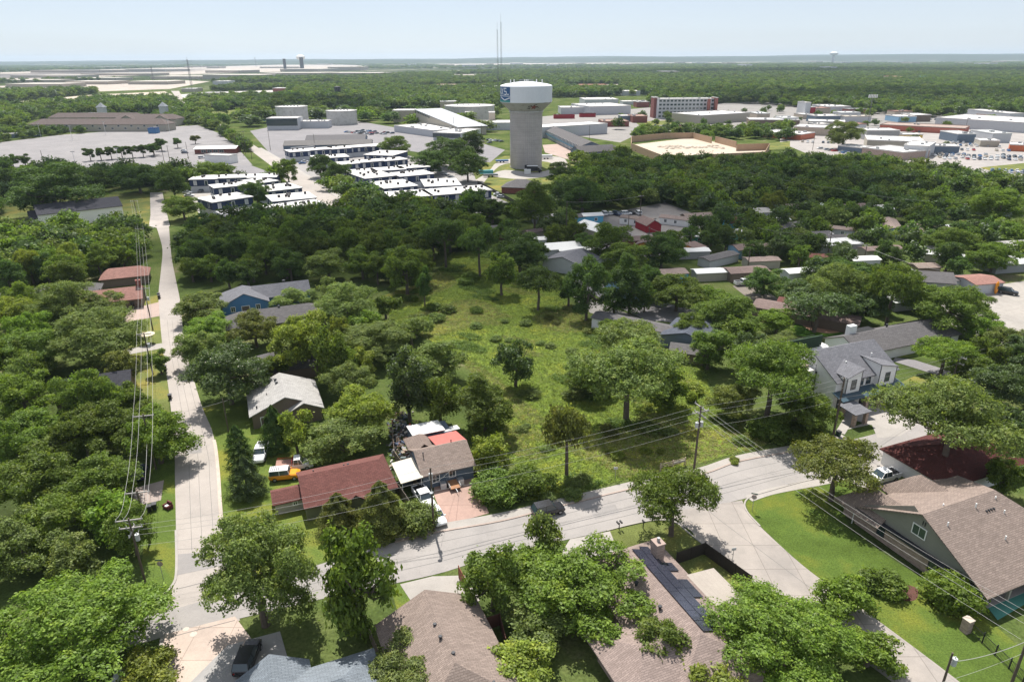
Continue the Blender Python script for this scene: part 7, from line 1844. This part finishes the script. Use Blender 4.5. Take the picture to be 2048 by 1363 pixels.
for x, y, r in list(TREES): FOOT.append((x, y, r * .8, r * .8, 0))
# near woods, individual trees: polygon, spacing, radius range, colours, label, group
W = [
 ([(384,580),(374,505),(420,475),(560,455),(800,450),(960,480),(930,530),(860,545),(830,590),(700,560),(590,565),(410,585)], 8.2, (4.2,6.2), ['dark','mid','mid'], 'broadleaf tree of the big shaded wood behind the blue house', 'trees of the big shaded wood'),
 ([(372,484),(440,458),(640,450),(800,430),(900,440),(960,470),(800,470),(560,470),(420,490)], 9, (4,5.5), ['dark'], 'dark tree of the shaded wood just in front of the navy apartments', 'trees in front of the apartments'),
 ([(-30,485),(130,482),(275,458),(290,520),(288,560),(240,590),(-30,600)], 8, (4,6), ['mid','fresh','lime','dark'], 'green tree of the wood below the white church hall, left of the side street', 'trees below the church hall'),
 ([(-40,620),(110,620),(110,760),(240,740),(330,820),(330,900),(260,960),(250,1130),(-60,1250)], 8.0, (3.5,5.5), ['mid','fresh','gray', 'mid'], 'green tree packed into the woods along the left edge', 'trees of the woods along the left edge'),
 ([(960,440),(1130,420),(1400,370),(1700,350),(1980,400),(2060,470),(2060,560),(1900,560),(1760,640),(1560,560),(1440,520),(1300,540),(1200,520),(1060,530)], 8.3, (3.2,4.8), ['dark','mid','dark','deep'], 'dark green tree growing between the mobile homes on the right', 'trees between the mobile homes'),
 ([(1100,372),(1240,344),(1600,336),(1900,360),(1980,400),(1700,400),(1400,410),(1130,430)], 9, (4,6), ['mid','dark','deep'], 'green tree of the wood belt behind the mobile homes', 'trees of the belt behind the mobile homes'),
 ([(1830,740),(2060,700),(2100,840),(1980,880),(1880,800)], 8, (3.5,5), ['mid','deep'], 'dark green tree packed behind the very wide tree near the right edge', 'trees near the right edge'),
 ([(500,640),(640,600),(780,640),(880,720),(900,800),(760,820),(640,800),(560,720)], 7.5, (3,4.5), ['mid','gray','lime'], 'green tree filling the gardens between the blue house and the metal roofs', 'garden trees in the middle'),
]
cand = []
WNAME = {}
def where(x, y, col, lab, grp):
    px, py = Q(x, y, 0); b_ = WNAME[grp]; fx = (px - b_[0]) / (b_[1] - b_[0]); fy = (py - b_[2]) / (b_[3] - b_[2])
    cw = {'dark': 'dark', 'mid': 'mid green', 'fresh': 'fresh green', 'lime': 'yellow-green', 'olive': 'olive', 'deep': 'deep green', 'gray': 'pale green'}[col]
    lx = ['left end', 'left part', 'middle', 'right part', 'right end'][min(4, max(0, int(fx * 5)))]; ly = ['back', 'middle', 'front'][min(2, max(0, int(fy * 3)))]
    base = {'trees of the big shaded wood': 'of the big shaded wood', 'trees in front of the apartments': 'of the wood before the apartments', 'trees below the church hall': 'of the wood below the white hall', 'trees of the woods along the left edge': 'of the woods at the left edge', 'trees between the mobile homes': 'of the mobile-home park', 'trees of the belt behind the mobile homes': 'of the belt behind the trailers', 'trees near the right edge': 'of the grove behind the wide tree', 'garden trees in the middle': 'of the gardens by the blue house'}[grp]
    return '%s tree in the %s row, %s %s' % (cw, ly, lx, base)
for poly, sp, rr, cols, lab, grp in W:
    WNAME[grp] = (min(p[0] for p in poly), max(p[0] for p in poly), min(p[1] for p in poly), max(p[1] for p in poly))
    X, Y = scatter(poly, sp, .35); k = clear(X, Y, 1.2)
    if 'mobile' in lab: k &= clear(X, Y + 3.5, 0)
    for x, y in zip(X[k], Y[k]): cand.append((x * x + y * y, x, y, random.uniform(*rr), random.choice(cols), lab, grp))
cand.sort(key=lambda c: c[0])
ntree = sum(1 for o in C.objects if o.get('category') == 'tree')
room = max(0, 296 - ntree)
for d, x, y, r, col, lab, grp in cand[:room]:
    lab = where(x, y, col, lab, grp)
    tree(x, y, r, r * random.uniform(1.75, 2.3), random.choice(['round', 'round', 'tall', 'pecan']) if r < 5.4 else 'round', col, lab, group=grp)
rest = [(x, y, r) for d, x, y, r, col, lab, grp in cand[room:]]

# far woods as one object: crowns merged by geometry-node instancing on points
FW = [
 ([(-60,262),(-60,228),(230,205),(345,203),(352,222),(420,240),(470,262),(380,238),(340,230),(60,238),(40,262)], 13),
 ([(-60,350),(200,358),(400,352),(560,356),(600,380),(420,378),(300,382),(0,392)], 9),
 ([(-60,208),(-60,192),(190,184),(190,190),(60,204)], 15),
 ([(130,176),(330,170),(345,176),(200,182)], 22, (6,9)),
 ([(-60,166),(230,158),(240,161),(-60,170)], 40, (8,12)),
 ([(-60,146),(250,138),(300,138),(-60,151)], 60, (12,16)),
 ([(334,244),(344,216),(356,212),(400,238),(502,302),(492,306),(462,290),(436,264),(395,248)], 7.5, (4, 6)),
 ([(380,205),(450,235),(560,225),(600,200),(560,195)], 15),
 ([(420,182),(600,166),(1000,168),(1010,205),(980,235),(780,235),(700,215),(560,205),(480,195)], 12),
 ([(420,168),(480,160),(640,156),(760,152),(1010,142),(1012,166),(600,166)], 22),
 ([(1090,196),(1090,180),(1300,150),(1320,190),(1150,196)], 14),
 ([(1010,166),(1010,142),(1320,138),(1320,170),(1120,175)], 24),
 ([(1300,215),(1320,168),(2080,160),(2080,236),(1850,236),(1560,212),(1460,206)], 12),
 ([(1320,168),(1320,142),(2080,134),(2080,160)], 22),
 ([(1200,142),(1200,130),(2080,125),(2080,134),(1320,142)], 50),
 ([(-60,142),(-60,130),(800,126),(1200,130),(1200,138),(600,138)], 75),
 ([(1110,372),(1240,340),(1340,342),(1560,334),(1700,332),(1980,372),(2080,392),(2080,470),(1980,400),(1700,352),(1400,362)], 8),
 ([(1560,262),(1600,300),(1580,318),(1545,300)], 12),
 ([(1000,332),(1240,318),(1250,340),(1110,372)], 9),
 ([(560,262),(700,240),(760,240),(780,300),(700,300)], 22),
 ([(620,356),(700,420),(760,432),(900,440),(1000,430),(960,380)], 9),
 ([(1540,318),(1600,318),(1570,300)], 9),
 ([(1090,262),(1300,225),(1560,218),(2060,216),(2060,250),(1560,262)], 44, (3.5, 6)),
 ([(1560,262),(2060,252),(2060,290),(1850,300),(1620,290)], 52, (3, 5)),
 ([(1265,262),(1560,262),(1560,292),(1440,284),(1380,274),(1270,280)], 10, (3.5, 5.5)),
 ([(-40,290),(-40,268),(120,254),(430,240),(440,247),(120,270)], 9, (3, 4.5)),
 ([(80,238),(240,232),(340,230),(340,236),(90,244)], 14, (3.5, 5)),
 ([(350,200),(1000,200),(1000,262),(700,300),(480,262)], 38),
 ([(-60,430),(60,440),(75,400),(-60,380)], 9),
]
pts = [(x, y, r, r * 1.95) for x, y, r in rest]
for fw in FW:
    poly, sp = fw[:2]; rr = fw[2] if len(fw) > 2 else None
    X, Y = scatter(poly, sp); k = clear(X, Y, 2.0)
    g = np.sin(X / 47 + 1) * np.sin(Y / 61) + np.sin(X / 130 + Y / 170)
    k &= (g > -1.25)
    for x, y in zip(X[k], Y[k]):
        r = random.uniform(*rr) if rr else sp * random.uniform(.5, .72) if sp < 20 else sp * random.uniform(.28, .45); pts.append((x, y, min(r, 14), min(r, 8) * random.uniform(1.3, 2.0)))

def woods(pts):
    col = bpy.data.collections.new('tree_masters')
    k0 = 0
    for i, (kind, cn) in enumerate([('round', 'mid'), ('tall', 'dark'), ('round', 'deep'), ('pecan', 'dark'), ('pecan', 'gray'), ('round', 'mid'), ('tall', 'mid'), ('round', 'deep')]):
        cm, tm, r0, H0, _, _ = master(kind, 'far', i % 3)
        me = cm.copy(); me.transform(Matrix.Diagonal((1 / r0, 1 / r0, 1 / H0, 1))); me.materials.clear(); me.materials.append(LM[cn])
        col.objects.link(bpy.data.objects.new('crown_master_%d' % i, me))
    A = np.array(pts)
    me = bpy.data.meshes.new('woodland'); me.vertices.add(len(A))
    me.vertices.foreach_set('co', np.stack([A[:, 0], A[:, 1], np.zeros(len(A))], 1).astype(np.float32).ravel())
    for nm, arr in (('scl', np.stack([A[:, 2], A[:, 2], A[:, 3]], 1)), ('rot', np.stack([np.zeros(len(A)), np.zeros(len(A)), RNG.uniform(0, 6.28, len(A))], 1))):
        at = me.attributes.new(nm, 'FLOAT_VECTOR', 'POINT'); at.data.foreach_set('vector', arr.astype(np.float32).ravel())
    o = bpy.data.objects.new('woodland', me); C.objects.link(o)
    ng = bpy.data.node_groups.new('woodland', 'GeometryNodeTree')
    ng.interface.new_socket('Geometry', in_out='INPUT', socket_type='NodeSocketGeometry'); ng.interface.new_socket('Geometry', in_out='OUTPUT', socket_type='NodeSocketGeometry')
    gi = ng.nodes.new('NodeGroupInput'); go = ng.nodes.new('NodeGroupOutput'); ip = ng.nodes.new('GeometryNodeInstanceOnPoints')
    ci = ng.nodes.new('GeometryNodeCollectionInfo'); ci.inputs['Collection'].default_value = col; ci.inputs['Separate Children'].default_value = True; ci.inputs['Reset Children'].default_value = True
    ip.inputs['Pick Instance'].default_value = True
    for nm, s in (('scl', 'Scale'), ('rot', 'Rotation')):
        a = ng.nodes.new('GeometryNodeInputNamedAttribute'); a.data_type = 'FLOAT_VECTOR'; a.inputs['Name'].default_value = nm
        ng.links.new([q for q in a.outputs if q.enabled][0], ip.inputs[s])
    ng.links.new(gi.outputs[0], ip.inputs['Points']); ng.links.new(ci.outputs[0], ip.inputs['Instance']); ng.links.new(ip.outputs[0], go.inputs[0])
    md = o.modifiers.new('woodland', 'NODES'); md.node_group = ng
    tag(o, 'far green woods of countless small trees reaching to the horizon', 'woodland', kind='stuff')
woods(pts)

# meadow plants
MEADOW = [(905,505),(960,500),(1100,560),(1170,640),(1300,650),(1390,690),(1420,780),(1530,860),(1530,890),(1400,925),(1280,950),(1112,995),(1060,1000),(1030,930),(940,860),(1000,800),(900,700),(780,640),(770,590),(860,560)]
def meadow():
    w = [P(*p) for p in MEADOW]
    X, Y = scatter(MEADOW, .62, .6); k = clear2(X, Y)
    X, Y = X[k], Y[k]
    X = np.tile(X, 2) + RNG.uniform(-.3, .3, 2 * len(X)); Y = np.tile(Y, 2) + RNG.uniform(-.3, .3, 2 * len(Y))
    g = np.sin(X / 5.1 + np.sin(Y / 7)) * np.sin(Y / 6.3 + 1) + .6 * np.sin(X / 2.3 + Y / 1.9) * np.sin(Y / 2.7)
    pxx, pyy = Q(X, Y, np.zeros_like(X)); g2 = np.sin(X / 11 + 2 * np.sin(Y / 17)) * np.sin(Y / 13 + 1.3 * np.sin(X / 9)) + .35 * (pyy > 860)
    out = {'tuft': [], 'dry': [], 'weed': []}
    for nm, m_, sel, hh, cnt, sz in (('tuft', 'lime', g2 < .35, .16, 8, .12), ('dry', 'olive', (g2 > .2) | (g < -.75), .14, 8, .12), ('weed', 'mid', (g > .75) & (g2 < .5), .5, 9, .16)):
        x, y = X[sel], Y[sel]; n = len(x) * cnt
        pos = np.stack([np.repeat(x, cnt) + RNG.normal(0, .3, n), np.repeat(y, cnt) + RNG.normal(0, .3, n), RNG.uniform(.03, hh, n)], 1)
        nr = unit(n); nr[:, 2] = np.abs(nr[:, 2]) + .8; nr /= np.linalg.norm(nr, axis=1)[:, None]
        out[nm] = leaves(pos, nr, sz, 2.2)
    v = np.concatenate([out['tuft'], out['dry'], out['weed']]); mi = np.concatenate([np.full(len(out[k]) // 4, i) for i, k in enumerate(('tuft', 'dry', 'weed'))])
    me = quads_mesh('meadow_grass', v, [leaf_mat((.185, .245, .05), 'meadow_grass_blades', .35, isl=.3), leaf_mat((.27, .265, .10), 'dry_grass_blades', .35, isl=.3), leaf_mat((.12, .19, .04), 'weed_leaves', .35, isl=.4)], mi)
    o = bpy.data.objects.new('meadow_grass', me); C.objects.link(o)
    tag(o, 'tall rough grass and weeds covering the open meadow', 'meadow grass', kind='stuff')
    
def clear2(X, Y):
    px, py = Q(X, Y, np.zeros_like(X)); k = np.ones(len(X), bool)
    for e in EXCL: k &= ~inpoly(px, py, e)
    return k
strip  # meadow soil
sheet('meadow', MEADOW, .012, mat((.15, .21, .035), 'grass', nsc=.3, name='meadow_soil'), excl=False)
meadow()
# scrub in the meadow
def scrub():
    n = 0
    for (x, y, w, h, c) in [(890,610,60,36,'dark'),(930,560,50,30,'dark'),(850,640,60,40,'mid'),(1150,700,40,24,'gray'),(1170,665,40,24,'olive'),(1085,690,40,20,'mid'),(930,650,50,24,'mid'),(1000,680,34,18,'mid'),(1060,790,50,24,'mid'),(1350,720,50,40,'mid'),(1390,790,60,50,'lime'),(1430,840,60,40,'mid'),(1480,880,44,24,'gray'),(1340,860,50,34,'mid'),(1200,860,50,26,'olive'),(1120,985,60,34,'mid'),(1160,968,56,36,'mid'),(1090,900,30,16,'mid'),(960,900,30,20,'mid'),(1220,790,60,40,'mid'),(1150,780,60,40,'mid'),(1290,855,70,40,'mid'),(800,600,50,30,'dark'),(840,580,40,30,'dark'),(960,620,40,24,'dark'),(1030,640,40,20,'mid'),(1110,640,36,20,'olive'),(1040,855,40,20,'gray'),(1230,905,40,16,'lime'),(1310,905,40,20,'lime'),(1480,920,36,26,'lime'),(770,690,40,30,'mid'),(1360,965,20,12,'mid')]:
        for k_ in range(2): tpx(x + random.uniform(-.5, .5) * w, y + random.uniform(-.3, .3) * h, w * random.uniform(.35, .7), h * random.uniform(.35, .55), 'bush', {'dark': 'mid', 'mid': 'gray'}.get(c, c), 'rough bush growing wild in the %s %s of the meadow' % ('upper' if y < 660 else 'middle' if y < 820 else 'lower', 'left part' if x < 1000 else 'centre' if x < 1200 else 'right part'), group='wild bushes in the meadow')
scrub()
# ------------------------------------------------------------------ clouds (above and beyond the frame; their shade lies on the land) and air
def cloud(polys, label, puff, hh=1400):
    m = MATS.get('cloud')
    if not m:
        m, nt, out = new_mat('cloud_material'); L = nt.links
        tr = node(nt, 'ShaderNodeBsdfTransparent'); df = node(nt, 'ShaderNodeBsdfDiffuse'); df.inputs[0].default_value = (.85, .85, .87, 1)
        tl = node(nt, 'ShaderNodeBsdfTranslucent'); tl.inputs[0].default_value = (.85, .85, .87, 1)
        a = node(nt, 'ShaderNodeMixShader'); L.new(df.outputs[0], a.inputs[1]); L.new(tl.outputs[0], a.inputs[2])
        b = node(nt, 'ShaderNodeMixShader'); b.inputs[0].default_value = .18; L.new(tr.outputs[0], b.inputs[1]); L.new(a.outputs[0], b.inputs[2]); L.new(b.outputs[0], out.inputs[0])
        MATS['cloud'] = m
    bm = bmesh.new(); off = Vector((_sv.x, _sv.y)) * (hh / _sv.z)
    for poly in polys:
        w = [P(*p) for p in poly]
        X, Y = scatter(poly, puff * .62, .25)
        for x, y in zip(X, Y):
            r = puff * random.uniform(.42, .7)
            M = Matrix.Translation((x + off.x, y + off.y, hh + random.uniform(-.1, .25) * puff)) @ Matrix.Diagonal((r, r, r * .6, 1))
            bmesh.ops.create_icosphere(bm, subdivisions=2, radius=1, matrix=M)
    me = bpy.data.meshes.new('cloud'); bm.to_mesh(me); bm.free(); me.materials.append(m)
    me.polygons.foreach_set('use_smooth', [True] * len(me.polygons))
    o = bpy.data.objects.new('cloud', me); C.objects.link(o); tag(o, kind='structure')
cloud([[(350,445),(350,590),(600,575),(760,590),(900,625),(1100,640),(1260,610),(1420,570),(1500,520),(1900,470),(1800,360),(1560,330),(1240,325),(1110,380),(960,440),(640,445)]], '', 34)
cloud([[(-200,350),(330,340),(330,420),(-200,440)]], '', 36)
cloud([[(1250,196),(1700,186),(2160,190),(2160,212),(1500,208)]], '', 130)
cloud([[(520,232),(520,206),(760,206),(760,232)]], '', 60)
cloud([[(-60,150),(400,138),(400,142),(-60,160)], [(1000,150),(1500,140),(2100,140),(2100,146),(1400,150)]], '', 260)

def haze():
    mb = MB(); mb.box(-19000, 19000, -1500, 19500, -12, 175)
    m, nt, out = new_mat('haze_material')
    v = node(nt, 'ShaderNodeVolumePrincipled'); v.inputs['Color'].default_value = (.70, .85, 1.0, 1); v.inputs['Density'].default_value = 5.5e-5; v.inputs['Anisotropy'].default_value = .2
    nt.links.new(v.outputs[0], out.inputs['Volume'])
    o = mb.build('haze', m); tag(o, 'thin pale blue summer haze fading the distance', 'haze', kind='stuff')
haze()
